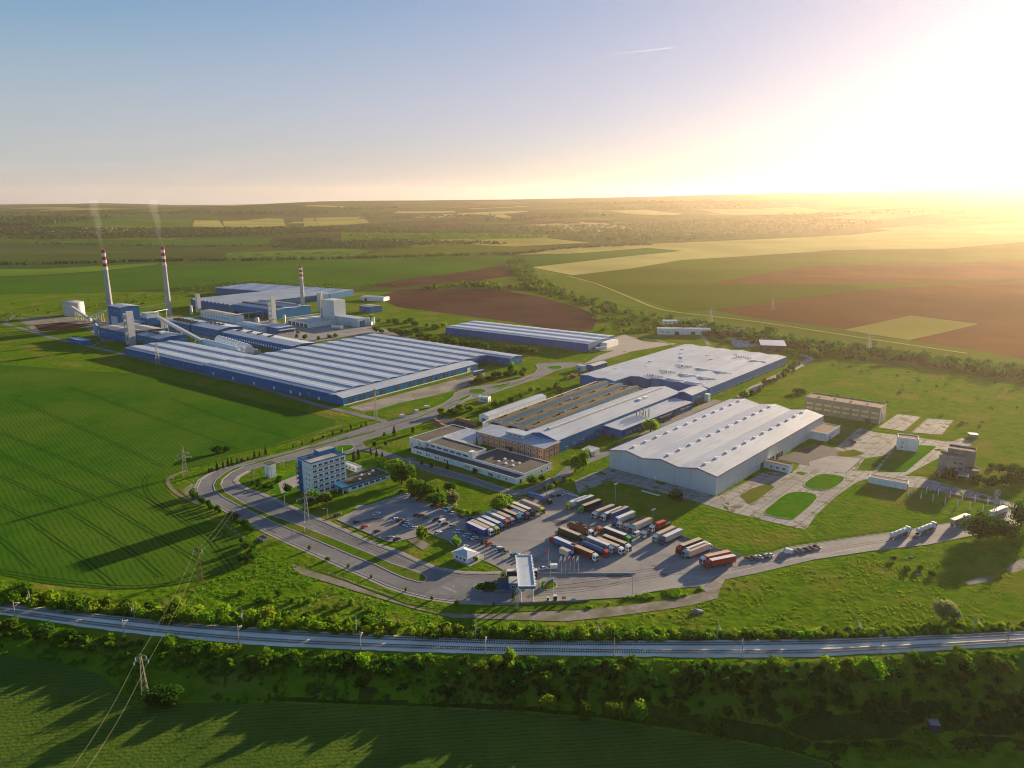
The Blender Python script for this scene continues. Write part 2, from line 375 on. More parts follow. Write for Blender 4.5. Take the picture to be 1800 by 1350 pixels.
# vehicles
def paint(n, c): M('paint_' + n, c, rough=.32, spec=.5)
for n, c in dict(white=(.74,.75,.75), cream=(.66,.62,.50), silver=(.42,.44,.46), grey=(.20,.21,.22), dark=(.03,.033,.038), black=(.014,.014,.016), red=(.42,.03,.025), darkred=(.20,.03,.03), blue=(.025,.10,.36), navy=(.015,.04,.22), teal=(.02,.22,.34), lightblue=(.28,.42,.52), lime=(.46,.52,.10), green=(.05,.42,.05), yellow=(.68,.55,.04), orange=(.55,.14,.05), lilac=(.36,.34,.44), purple=(.16,.10,.17), olive=(.30,.42,.22), bluegrey=(.16,.24,.32)).items(): paint(n, c)
for n, c in dict(white=(.68,.69,.70), tan=(.55,.43,.31), blue=(.02,.06,.34), steelblue=(.035,.15,.36), grey=(.24,.25,.27), dark=(.05,.052,.06), burgundy=(.17,.03,.03), red=(.46,.035,.03), pale=(.56,.54,.46), black=(.03,.03,.034), midgrey=(.33,.32,.31), rust=(.30,.12,.07), green=(.02,.10,.04)).items():
    M('tarp_' + n, c, tuple(v*.86 for v in c), s=.5, rough=.6, lines=[(0, 3.2, .07, tuple(v*.7 for v in c))])
M('tyre', (.02,.02,.02), rough=.9); M('chassis', (.04,.04,.045), rough=.7); M('lamp_red', (.4,.02,.02), rough=.3)
M('flag_red', (.62,.05,.03), rough=.8); M('flag_white', (.72,.72,.72), rough=.8); M('flag_green', (.03,.28,.12), rough=.8)
M('skin', (.45,.27,.2), rough=.6); M('cloth_dark', (.03,.035,.05), rough=.9); M('cloth_red', (.25,.05,.04), rough=.9)
# foliage
leaf('leaf_bright', (.19,.30,.012), (.12,.21,.010)); leaf('leaf_mid', (.095,.18,.010), (.06,.12,.008)); leaf('leaf_dark', (.036,.11,.010), (.024,.078,.008))
leaf('leaf_lime', (.24,.32,.02), (.17,.25,.015)); leaf('leaf_pale', (.20,.22,.09), (.15,.17,.07)); leaf('leaf_conifer', (.02,.045,.014), (.03,.06,.018), trans=.2)
leaf('leaf_far', (.03,.08,.02), (.04,.10,.024), trans=.3); leaf('leaf_grass', (.16,.25,.010), (.12,.20,.008), trans=.5)
# ================================================================ ground: fields, roads, paving
CROP = [(-150,670),(160,652),(300,668),(450,704),(590,738),(560,756),(470,785),(405,800),(340,822),(292,838),(297,866),(345,902),(415,945),(424,975),(396,1006),(330,1022),(270,1032),(200,1036),(80,1026),(0,1010),(-150,985)]
sheet('crop_field', CROP, 'crop', .03, far=True, closed_smooth=2)
FRONT = [(-150,1130),(30,1155),(110,1165),(175,1185),(215,1215),(240,1245),(330,1236),(480,1236),(640,1242),(900,1252),(1060,1266),(1230,1292),(1370,1318),(1460,1345),(1480,1420),(900,1520),(-150,1520)]
sheet('front_field', FRONT, 'crop_front', .03, far=True)
sheet('embankment_slope', [(480,1146),(700,1152),(950,1159),(1350,1164),(1550,1156),(1850,1140),(2400,1090),(2400,1420),(1480,1420),(1462,1342),(1370,1314),(1230,1288),(1060,1262),(900,1248),(640,1238),(480,1232),(420,1190)], 'scrub_shade_tint', .05, far=True, flat=False)
# tractor tramlines pressed into the crop
for ln in ([(0,836),(108,891),(219,962),(284,1014)], [(0,886),(45,911),(108,957),(151,988),(201,1030)], [(-60,905),(0,948),(58,999)], [(0,798),(106,848),(166,876),(242,921),(360,994)],
           [(0,760),(110,806),(226,861),(300,905)], [(264,833),(254,848),(262,871),(290,894),(352,936),(378,962),(408,1004)], [(20,700),(160,760),(290,822)], [(120,680),(260,730),(420,790)],
           [(-60,995),(0,1004),(76,1017),(151,1026),(214,1032),(277,1029),(327,1022),(393,1004)], [(300,700),(400,738),(510,770)]):
    for sd in (-1.1, 1.1): ribbon('tramline', ln, .65, 'tramline', .06, side=sd, kind='structure', sm=4)
ribbon('field_path', [(20,917),(111,891),(164,876),(227,860),(272,848)], 1.3, 'tramline', .07, sm=4)
# far fields
def ff(name, m, pts, dz=.1): sheet(name, pts, m, dz, flat=False, far=True)
for k in range(150):
    x = rnd.uniform(-250, 2050); y = 357 + 70 * rnd.random() ** 1.4 + max(0, (360 - x) * .004)
    if x > 1150: y -= 14 * rnd.random()
    X, Y, _ = P(x, y)
    if Y > 15000 or Y < 2300: continue
    a = .35 + rnd.uniform(-.3, .3) + (X / Y) * .5; w = rnd.uniform(250, 900); d = rnd.uniform(140, 420)
    c, s_ = math.cos(a), math.sin(a)
    q = [(X + c*p*w - s_*r*d, Y + s_*p*w + c*r*d) for p, r in ((-.5,-.5),(.5,-.5),(.5 + rnd.uniform(-.1,.1),.5),(-.5 + rnd.uniform(-.1,.1),.5))]
    sheet('far_field', q, rnd.choice(['field_green','field_light','field_dark','field_dark','field_olive','field_grey','field_yellow','field_pale','soil']), .03 + .0004*k, px=False, flat=False, far=True)
for n, m, pts in [
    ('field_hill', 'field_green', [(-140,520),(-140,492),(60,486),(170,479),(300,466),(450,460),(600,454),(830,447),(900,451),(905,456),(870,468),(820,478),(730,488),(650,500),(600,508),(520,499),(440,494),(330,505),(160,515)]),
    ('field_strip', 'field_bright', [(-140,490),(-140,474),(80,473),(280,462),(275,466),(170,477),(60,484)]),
    ('dark_field', 'field_dark', [(-140,471),(-140,446),(300,446),(600,443),(640,449),(600,452),(280,460),(80,471)]),  # a field of darker green
    ('field_band', 'field_green', [(65,422),(480,417),(470,430),(230,430),(80,427)]), ('field_band', 'field_bright', [(392,457),(400,445),(600,437),(655,440),(610,452)]),
    ('field_patch', 'field_yellow', [(338,398),(342,388),(385,388),(395,400)]), ('field_patch', 'field_yellow', [(394,398),(392,389),(470,384),(498,385),(502,397),(440,400)]),
    ('field_patch', 'field_yellow', [(535,397),(533,384),(552,383),(560,396)]), ('field_patch', 'field_yellow', [(561,396),(554,383),(640,381),(650,392),(600,396)]),
    ('field_patch', 'field_green', [(65,400),(70,388),(265,387),(335,386),(330,397),(100,400)]),
    ('orchard_ground', 'field_bright', [(600,424),(600,409),(840,411),(965,413),(960,419),(840,421)]), ('field_olive_band', 'field_olive', [(640,449),(668,440),(790,430),(900,433),(975,438),(870,445),(700,448)]),
    ('field_patch', 'field_pale', [(690,375),(700,372),(800,371),(800,374)]), ('field_patch', 'field_pale', [(850,378),(885,377),(907,386),(895,387)]), ('field_patch', 'field_pale', [(962,406),(1000,400),(1060,405),(1060,408)]),
    ('field_patch', 'field_pale', [(1020,397),(1060,392),(1125,402),(1110,404)]), ('field_patch', 'field_pale', [(1070,371),(1130,369),(1200,376),(1150,379)]), ('field_patch', 'field_yellow', [(1230,368),(1400,364),(1560,372),(1400,378)]),
    ('pale_field', 'field_pale', [(900,448),(985,437),(1140,429),(1200,427),(1400,418),(1600,405),(1850,386),(1850,422),(1667,437),(1467,440),(1350,448),(1200,457),(1200,441),(1140,436),(1000,446)]),
    ('green_wedge', 'field_green', [(905,452),(1000,446),(1140,436),(1200,441),(1090,452),(935,468),(930,458)]), ('pale_wedge', 'field_pale', [(933,470),(1090,452),(1200,441),(1200,457),(1110,472),(1007,484)]),
    ('olive_field', 'field_olive', [(1007,484),(1110,472),(1200,457),(1350,448),(1467,440),(1667,437),(1850,421),(1850,486),(1640,502),(1453,518),(1253,545),(1195,548),(1110,522),(1040,498)]),
    ('light_field', 'field_light', [(933,471),(1007,485),(1040,499),(1110,523),(1195,549),(1150,548),(1060,530),(990,520),(950,508),(935,490)]),
    ('ploughed_field', 'soil_warm', [(1253,545),(1453,518),(1640,502),(1850,487),(1850,642),(1733,618),(1610,600),(1477,578),(1330,560)]),
    ('grass_strip', 'field_light', [(1195,549),(1253,546),(1330,561),(1477,579),(1610,601),(1733,619),(1850,643),(1850,657),(1600,618),(1400,590),(1250,566)]),
    ('ploughed_field', 'soil', [(640,503),(720,490),(870,470),(905,468),(918,478),(880,492),(790,496),(700,506)]),
    ('ploughed_field', 'soil', [(660,522),(705,509),(800,508),(880,510),(950,522),(1020,542),(1050,556),(1042,580),(1000,584),(900,566),(800,553),(700,540)])]:
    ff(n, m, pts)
ff('ploughed_band', 'soil_warm', [(1250,500),(1400,470),(1600,464),(1850,458),(1850,484),(1640,498),(1460,500)], .3)
ff('grass_patch', 'field_yellow', [(1483,580),(1600,555),(1720,570),(1598,598)], .3)
ff('grass_patch', 'field_light', [(845,493),(900,486),(960,497),(985,505),(900,506)], .3)
ribbon('farm_track', [(1000,486),(1050,500),(1110,524),(1150,541),(1195,550),(1330,566),(1500,592),(1700,622)], 5, 'field_pale', .6, sm=2)
ribbon('farm_track', [(180,530),(215,537),(250,541),(300,532),(420,524)], 5, 'track_dirt', .3, sm=3)
# ---- dual carriageway with the hairpin
E_OUT = [(1100,608),(1080,618),(1050,630),(1028,638),(993,637),(960,638),(942,640),(946,648),(941,656),(915,666),(870,675),(826,681),(800,691),(797,698),(781,709),(751,722),(701,735),(676,742),(634,753),(545,783),(521,791),(443,810),(405.6,819.5),(374.4,831),(354.4,843.3),(347,857.8),(350,869),(365.6,876.7),(394.4,893.3),(427.8,912),(472,934.4),(516.7,955.6),(561,975.6),(605.6,995.6),(650,1014.5),(680.6,1028.6),(716.7,1041),(755.6,1050.8),(797,1056.5),(852.8,1058.6),(912,1059)]
E_IN = [(912,1008.3),(881.7,1009),(850,1010.5),(805.6,1008.5),(761,1000),(727.8,986.7),(694.4,971),(650,955.6),(574.4,921),(539,907),(479,879),(450,867),(432,862),(416,853.5),(410,845.6),(416.7,837.8),(434.4,827.8),(463,819),(523,806.7),(576,798),(600,800),(625,796),(645,788),(637,775),(680,762),(726,749),(766,734),(774,726.6),(816.6,705),(864.4,691.4),(902,678.8),(950,664),(977.7,651.5),(1013,643.5),(1060,634),(1089,624),(1110,613)]
sheet('road', E_OUT + E_IN, 'asphalt_road', .06)
MED = [(660,756.6),(545,786),(450,812.6),(443,815),(410,823.3),(392,833.3),(380,843.3),(375,853.3),(377.8,862.2),(392,873.3),(419,887.8),(450,903.3),(494,923.3),(539,942.2),(583,961),(627.8,980),(661,993),(690,1007),(711,1016),(739,1023.9),(747,1022),(750,1016),(745,1011),(727.8,1003.6),(686,989.7),(650,973.3),(583,945.6),(516.7,920),(472,904.4),(427.8,884.4),(396.7,865.6),(387.8,852.2),(392,842.2),(405.6,831),(427.8,820.5),(450,816.3),(545,788.8),(660,758.8)]
sheet('median_strip', MED, 'verge_grass', thick=.16, flat=False)
ribbon('median_kerb', MED[2:-1], .55, 'kerb', thick=.19)
ribbon('kerb', E_OUT[19:], .5, 'kerb', thick=.18, side=-.3); ribbon('kerb', E_OUT[15:19], .45, 'kerb', thick=.18, side=-.3); ribbon('kerb', E_OUT[3:16], .4, 'kerb', thick=.16, side=-.3)
ribbon('kerb', E_IN[:20], .5, 'kerb', thick=.18, side=-.3); ribbon('kerb', E_IN[23:32], .4, 'kerb', thick=.16, side=-.3)
ribbon('pavement', E_OUT[22:], 1.5, 'pavement', .09, side=-1.6); ribbon('pavement', E_IN[:17], 2.0, 'pavement', .09, side=-1.9)
ribbon('median_line', [(668,754.6),(700,744),(740,732),(775,717),(810,700)], 1.1, 'verge_grass', thick=.14); ribbon('median_line', [(875,684),(905,674),(935,663)], 1.6, 'verge_grass', thick=.14)
for off in (-4.2,):
    pts = [P(*p) for p in catmull(E_OUT[19:39], 3)]
    acc = 0
    for a, b in zip(pts, pts[1:]):
        L_ = (b - a).length; d = (b - a).normalized(); nn = Vector((-d.y, d.x, 0))
        n_ = max(1, int(L_ / 9))
        for k in range(n_):
            p0 = a + d * (L_ * k / n_) - nn * off * -1; p1 = p0 + d * 3
            ribbon('lane_marking', [(p0.x, p0.y), (p1.x, p1.y)], .16, 'road_paint', .068, px=False)
# islands
for nm, pts, m in [('traffic_island', [(576.7,790),(594,784),(614,782.4),(623,785.6),(614,791.5),(597,796),(582,794.5)], 'lawn'), ('roundabout', [(839 + 16*math.cos(t), 687.6 + 4.2*math.sin(t)) for t in np.linspace(0, 2*math.pi, 13)[:-1]], 'lawn'),
                   ('roundabout', [(976 + 13*math.cos(t), 646 + 3*math.sin(t)) for t in np.linspace(0, 2*math.pi, 13)[:-1]], 'lawn'), ('traffic_island', [(806,702),(828,693.5),(826,698),(812,704)], 'lawn'),
                   ('traffic_island', [(858,681),(885,675),(900,674),(880,681)], 'lawn'), ('traffic_island', [(832,1033),(838,1028.5),(860,1026.5),(884,1024.5),(886,1036),(860,1038),(838,1038)], 'lawn'),
                   ('traffic_island', [(950,1024),(962,1021.5),(976,1024),(978,1031),(968,1036.5),(952,1036)], 'lawn')]:
    pts = catmull(pts, 3, True)
    sheet(nm, pts, m, thick=.16, flat=False); ribbon('island_kerb', pts + pts[:1], .45, 'kerb', thick=.2)
# ---- lorry park and car park
PLAZA = [(592,913),(645,889),(714,867),(761,887),(810,911),(843,905),(890,893),(910,882),(937,869),(983,857),(1000,864),(1014,871),(1054,887),(1114,913),(1152,931),(1197,944),(1252,964),(1303,979),(1318,977.5),(1360,971),(1387,962),(1447,953),(1553,938),(1650,923),(1693,915),(1767,898),(1860,880),(2100,826),(2110,836),(1880,893),(1800,921),(1760,931),(1700,943),(1633,957),(1533,968),(1433,983),(1333,1007),(1273,1019),(1262,1036),(1240,1039),(1230,1030),(1183,1034),(1139,1041),(1114,1048),(1093,1050),(1037,1053),(970,1056.7),(908,1059),(908,1008),(893,1007),(867,993),(846,984),(832,982),(797,958),(790,951),(754,937),(728,944.4),(694,953),(679,951)]
sheet('lorry_park', PLAZA, 'asphalt', .064)
ribbon('kerb', PLAZA[5:18], .4, 'kerb', thick=.18); ribbon('kerb', PLAZA[18:27], .35, 'kerb', thick=.16); ribbon('kerb', PLAZA[29:36], .35, 'kerb', thick=.16); ribbon('kerb', PLAZA[38:46], .6, 'pavement', thick=.16)
ribbon('kerb', [(592,913),(679,951),(694,953),(728,944.4),(754,937),(790,951),(797,958),(832,982)], .4, 'kerb', thick=.16); ribbon('kerb', [(592,913),(645,889),(714,867)], .4, 'kerb', thick=.16)
sheet('concrete_apron', [(1238,1030.5),(1262,1012),(1276,1016),(1263,1040),(1240,1041)], 'concrete', .075)
ribbon('road_edge_line', [(1130,1040),(1183,1031),(1260,1012),(1300,1003),(1390,984),(1533,960)], .2, 'road_paint', .075)
for a, b in (((960,1036),(1060,1030)),((1060,1030),(1088,1024)),((980,1030),(1110,1013)),((870,1043),(905,1041))): ribbon('tyre_mark', [a, b], .5, 'asphalt_new', .07)
g_ = random.Random(4)
for k in range(26):                                                 # repairs and stains in the asphalt
    (x, y) = g_.choice([(g_.uniform(960, 1090), g_.uniform(1012, 1045)), (g_.uniform(930, 1060), g_.uniform(890, 935)), (g_.uniform(1110, 1240), g_.uniform(985, 1025)), (g_.uniform(640, 740), g_.uniform(890, 930)), (g_.uniform(1280, 1640), 0)])
    if y == 0: y = float(np.interp(x, [1280, 1433, 1640], [996, 972, 938])) + g_.uniform(-3, 3)
    w_, h_ = g_.uniform(4, 22), g_.uniform(1.5, 5)
    q_ = [(x + w_*math.cos(t)*g_.uniform(.7, 1.2), y + h_*math.sin(t)*g_.uniform(.7, 1.2)) for t in np.linspace(0, 6.28, 9)[:-1]]
    sheet('asphalt_patch', q_, g_.choice(['asphalt_patch', 'asphalt_pale', 'asphalt_pale']), .066 + .0003*k, flat=False, closed_smooth=2)
for k, (px_, L_) in enumerate([((470, 929), 16), ((560, 972), 20), ((620, 945), 14), ((780, 1030), 24), ((720, 1000), 12), ((390, 860), 8), ((600, 770), 12), ((820, 700), 10), ((850, 1040), 22)]):
    x, y = px_; sheet('asphalt_patch', [(x, y), (x + L_, y + L_*.42), (x + L_ - 3, y + L_*.42 + 2.5), (x - 3, y + 2.5)] if k < 4 or k == 5 else [(x, y), (x + L_, y - L_*.3), (x + L_, y - L_*.3 + 2.5), (x, y + 2.5)], ['asphalt_patch', 'asphalt_pale'][k % 2], .064, flat=False)
for sd in (-.9, .9):
    for ln in ([(913,1046),(960,1044),(1040,1036),(1110,1020),(1200,1006)], [(930,1015),(1010,1018),(1090,1010),(1160,1000),(1250,1004)], [(1290,1000),(1400,976),(1530,955),(1640,938)], [(930,990),(980,960),(1010,930),(1000,900)], [(470,936),(560,978),(650,1016),(740,1045),(850,1052)], [(480,884),(570,926),(660,966),(740,1000),(840,1016)]): ribbon('tyre_mark', ln, .4, 'asphalt_patch', .0745, side=sd, sm=5)
for k in range(11):                                                 # parking bay lines
    a = (800 + k*9.2, 938 + k*3.9); ribbon('bay_line', [(a[0], a[1]), (a[0] + 9, a[1] - 7.5)], .13, 'road_paint', .072)
# ---- roads inside the works
ribbon('works_road', [(679,741),(640,732),(614,725),(564,713.5),(451,679),(300,644),(214,622),(161,609.5),(88,593),(48,580),(8,569),(14,562),(30,552)], 6.2, 'asphalt_road', .055, flat=True)
ribbon('works_road', [(30,552),(90,556),(104,552)], 4, 'track_dirt', .05)
ribbon('works_road', [(640,788),(668,795),(690,802),(708,810),(735,816),(760,825.5),(805,838),(850,852),(890,864),(912,867.5),(936,862),(962,852),(985,839),(1004,822),(1030,811),(1066,797),(1110,776),(1160,751),(1215,724),(1262,704)], 7.5, 'asphalt_road', .058, flat=True)
ribbon('kerb', [(716,817),(760,831),(810,844),(860,859),(905,874),(925,877),(960,860),(998,840)], .4, 'kerb', thick=.16); ribbon('pavement', [(712,807.5),(760,819.5),(826,837.5),(876,855),(902,862.5),(921,861.5),(950,850),(968,840)], 1.4, 'pavement', .085)
ribbon('works_road', [(705,812),(740,800),(722,806)][:2], 6, 'asphalt_road', .056)
sheet('works_yard', [(764,738),(776,732),(804,738),(842,751),(826,758),(790,750),(757,748)], 'asphalt_new', .062)
sheet('loading_yard', [(612,716),(660,704),(841.7,656),(852,655),(854,661),(826,676),(799,686.5),(745,699),(700,709),(665,720),(640,724)], 'concrete', .056)
sheet('works_yard', [(1027,640),(1050,626),(1080,616),(1035,618),(1040,606),(1098,588),(1130,600),(1190,604),(1110,618),(1080,627)], 'pavement', .062)
ribbon('works_road', [(1098,592),(1150,596),(1185,607),(1210,606)], 5, 'track_dirt', .07); ribbon('works_road', [(1222,578),(1236,592),(1246,606)], 5, 'gravel', .07, sm=3)
ribbon('works_road', [(1300,699),(1330,680),(1372,659),(1428,630),(1416,625),(1388,622)], 9, 'concrete_old', .06, flat=True)
sheet('works_yard', [(560,600),(640,588),(690,600),(742,600),(700,585),(660,574),(610,574),(560,572),(520,572),(450,560),(380,560),(300,556),(250,566),(330,590),(470,606)], 'asphalt', .05)
sheet('works_yard', [(150,575),(60,583),(30,560),(120,556),(200,566),(215,600),(180,600)], 'gravel', .045); ribbon('works_road', [(160,609),(180,600),(205,592)], 3.5, 'gravel', .06)
sheet('works_yard', [(60,572),(110,566),(160,572),(120,580),(70,582)], 'soil', .06)
sheet('pale_yard', [(495,868),(560,835),(585,820),(560,812),(520,836),(488,848)], 'pavement', .05)
sheet('seating_ground', [(716,950),(735,944),(757,958),(743,967)], 'gravel', .05)
# ---- old concrete around the grey warehouse
CONC = [(1010,846),(1040,832),(1071,822),(1100,830),(1262,873),(1345,829),(1392,832),(1420,800),(1470,786),(1510,752),(1538,760),(1580,765),(1660,776),(1676,776),(1690,770),(1712,778),(1690,792),(1648,806),(1590,837),(1622,838),(1678,856),(1730,868),(1778,884),(1840,900),(1830,910),(1767,887),(1676,869),(1622,858),(1593,856),(1560,846),(1533,840),(1506.7,847),(1470,872),(1435,905),(1417,930),(1400,928),(1345,915),(1283,900),(1200,875),(1120,855),(1070,845),(1030,862),(1016,868)]
sheet('concrete_yard', CONC, 'concrete_old', .05)
_cp = np.array([(p[0], p[1]) for p in CONC], float); g_ = random.Random(9); k_ = 0
while k_ < 46:
    x, y = g_.uniform(1020, 1780), g_.uniform(760, 928)
    if not inpoly(_cp, np.array([x]), np.array([y]))[0]: continue
    w_, h_ = g_.uniform(2, 13), g_.uniform(1, 4.5); k_ += 1
    sheet('weed_patch', [(x + w_*math.cos(t)*g_.uniform(.4, 1.4) + h_*math.sin(t), y + h_*math.sin(t)*g_.uniform(.5, 1.3)) for t in np.linspace(0, 6.28, 11)[:-1]], g_.choice(['verge_grass', 'verge_grass', 'meadow', 'gravel', 'asphalt_pale']), .056 + .0003*k_, flat=False)
sheet('loading_bay_yard', [(1362,806),(1440,781),(1521,804),(1487,833)], 'asphalt_new', .08)
sheet('concrete_slab', [(1422,812),(1460,801),(1513,806),(1486,832),(1424,822)], 'asphalt', .088)
sheet('concrete_slab', [(1544,751),(1578,728),(1619,733),(1589,758)], 'concrete_old', .05); sheet('concrete_slab', [(1602,760),(1631,735.6),(1675.6,739),(1655.6,764)], 'concrete_old', .05)
for nm, pts in [('grass_island', [(1343,900),(1357,886.7),(1383,868),(1413,865),(1437,875),(1400,910),(1387,913),(1357,908)]), ('grass_island', [(1413,851.7),(1433,836.7),(1453,833.5),(1485,840),(1467,857),(1447,862),(1425,860)])]:
    pts = catmull(pts, 3, True); sheet(nm, pts, 'lawn', thick=.2, flat=False); ribbon('island_kerb', pts + pts[:1], .4, 'kerb', thick=.24)
sheet('grass_patch', [(1542,830),(1560,806),(1578,781),(1610,782),(1646,785),(1593,829)], 'lawn', thick=.16, flat=False)
sheet('grass_patch', [(1506,826),(1520,806),(1560,800),(1535,828)], 'verge_grass', thick=.12, flat=False)
sheet('grass_patch', [(1300,872),(1318,860),(1350,850),(1362,856),(1330,880),(1316,886)], 'verge_grass', thick=.1, flat=False)
sheet('grass_patch', [(1470,795),(1500,790),(1520,797),(1500,803),(1475,802)], 'verge_grass', thick=.1, flat=False)
sheet('lawn', [(1000,878),(1040,862),(1078,850),(1125,862),(1200,881),(1283,905),(1345,920),(1400,934),(1425,934),(1470,884),(1507,853),(1533,845),(1560,852),(1594,862),(1622,864),(1676,875),(1760,893),(1700,911),(1650,919),(1553,934),(1447,949),(1385,958),(1358,967),(1303,975),(1252,960),(1197,940),(1152,927),(1114,909),(1054,883)], 'lawn', .035, flat=False)
sheet('lawn', [(780,840),(880,868),(905,878),(890,889),(843,901),(810,907),(790,890)], 'lawn', .035, flat=False)
sheet('lawn', [(610,812),(700,818),(770,845),(790,890),(765,885),(714,863),(640,888),(590,910),(545,905),(470,870),(430,855),(425,840),(470,822),(530,810)], 'lawn', .03, flat=False)
sheet('lawn', [(640,726),(700,711),(745,701),(798,689),(797,697),(778,708),(745,720),(690,735),(660,732)], 'lawn', .035, flat=False)
sheet('verge', [(560,757),(600,742),(668,742),(640,750),(545,780),(450,806),(400,818),(360,834),(342,852),(345,872),(365,880),(440,922),(560,980),(650,1018),(720,1046),(800,1061),(912,1063),(1040,1057),(1020,1071),(933,1074),(811,1077),(714,1061),(606,1020),(520,990),(440,945),(383,908),(330,876),(304,852),(312,836),(405,806),(470,787)], 'verge_grass', .028, flat=False)
# ---- gravel track beside the railway
TR_U = [(519,995),(561,1008),(606,1022),(661,1044),(714,1063),(769,1077),(811,1080),(894,1078.6),(933,1076),(1017,1073),(1100,1064.7),(1183,1053.6),(1238,1040)]
TR_L = [(1264,1040),(1261,1052),(1211,1064.7),(1128,1077),(1061,1085.6),(989,1092.5),(919,1090),(850,1087.5),(797,1086),(728,1070),(672,1053),(628,1040),(583,1026),(533,1011),(516,1001)]
sheet('gravel_track', TR_U + TR_L, 'gravel', .05)
ribbon('field_track', [(330,826),(296,842),(301,858),(317,871),(350,887),(383,911),(417,936),(439,949),(461,964),(521,997)], 2.2, 'track_dirt', .05, sm=4)
ribbon('field_track', [(300,842),(340,830),(420,808),(560,762),(600,748),(640,738)], 1.6, 'track_dirt', .05, sm=3); ribbon('field_track', [(470,965),(560,998),(650,1034),(760,1068)], 1.2, 'track_dirt', .05, sm=3)
sheet('bare_patch', [(365,872),(352,866),(348,858),(338,850),(322,862),(330,872),(350,882)], 'track_dirt', .04, closed_smooth=3); sheet('bare_patch', [(1698,1023),(1730,1013),(1748,1016),(1735,1022),(1705,1028)], 'gravel', .05, closed_smooth=3); sheet('bare_patch', [(1768,1000),(1790,985),(1815,980),(1800,1000),(1780,1006)], 'gravel', .05, closed_smooth=3)
# ---- railway
def railmix(t):  return [tuple(a*(1-t) + b*t for a, b in zip(p, q)) for p, q in zip(rail_world(RAIL_N), rail_world(RAIL_S))]
rN = catmull(railmix(.0), 6); rS = catmull(railmix(1.0), 6)
b = MB(); n = len(rN)
i0 = [(p[0], p[1]) for p in rN]; i3 = [(p[0], p[1]) for p in rS]
def lerp(a, c, t): return (a[0]*(1-t)+c[0]*t, a[1]*(1-t)+c[1]*t)
rings = []
for t, z in ((-.09,-.05),(.06,.55),(.44,.6),(.47,.42),(.53,.42),(.56,.6),(.86,.55),(1.10,-.4)):
    rings.append([(*lerp(a, c, t), z) for a, c in zip(i0, i3)])
vs = [p for r in rings for p in r]
b.add(vs, [(k*n+i, (k+1)*n+i, (k+1)*n+i+1, k*n+i+1) for k in range(len(rings)-1) for i in range(n-1)])
struct(b.build('railway_ballast', 'ballast'))
for tt, lab in ((.24, 'upper railway track of steel rails on dark sleepers, beside the northern bushes'), (.72, 'lower railway track of steel rails on dark sleepers, above the dark embankment')):
    pts = [Vector((*p, 0)) for p in catmull(railmix(tt), 24)]
    tr = thing('railway_track', lab, 'railway track', (0, 0, .55), 0, 'two parallel railway tracks')
    sl = MB(); acc = 0.
    rl = [[], []]
    for i, p in enumerate(pts):
        d = (pts[min(i+1, len(pts)-1)] - pts[max(i-1, 0)]).normalized(); nn = Vector((-d.y, d.x, 0))
        rl[0].append(p + nn*.75); rl[1].append(p - nn*.75)
    L_ = 0.; nx = 0.
    for a, c in zip(pts, pts[1:]):
        seg = (c - a).length; d = (c - a).normalized(); nn = Vector((-d.y, d.x, 0))
        while nx < L_ + seg:
            p = a + d*(nx - L_); q = [p + d*.15 + nn*1.3, p - d*.15 + nn*1.3, p - d*.15 - nn*1.3, p + d*.15 - nn*1.3]
            sl.hexa([(v.x, v.y, -.04) for v in q], [(v.x, v.y, .14) for v in q]); nx += .9
        L_ += seg
    so = sl.build('sleepers', 'sleeper', tr); so['kind'] = 'stuff'
    for r in rl:
        rb = MB()
        for sgn in (1,):
            nrm = []
            for i, p in enumerate(r):
                d = (r[min(i+1, len(r)-1)] - r[max(i-1, 0)]).normalized(); nrm.append(Vector((-d.y, d.x, 0)))
            m_ = len(r)
            vs = [tuple(p + q*.05 + Vector((0,0,.14))) for p, q in zip(r, nrm)] + [tuple(p + q*.05 + Vector((0,0,.32))) for p, q in zip(r, nrm)] + [tuple(p - q*.05 + Vector((0,0,.32))) for p, q in zip(r, nrm)] + [tuple(p - q*.05 + Vector((0,0,.14))) for p, q in zip(r, nrm)]
            rb.add(vs, [(k*m_+i, k*m_+i+1, (k+1)*m_+i+1, (k+1)*m_+i) for k in range(3) for i in range(m_-1)])
        rb.build('rail', 'rail_steel', tr)
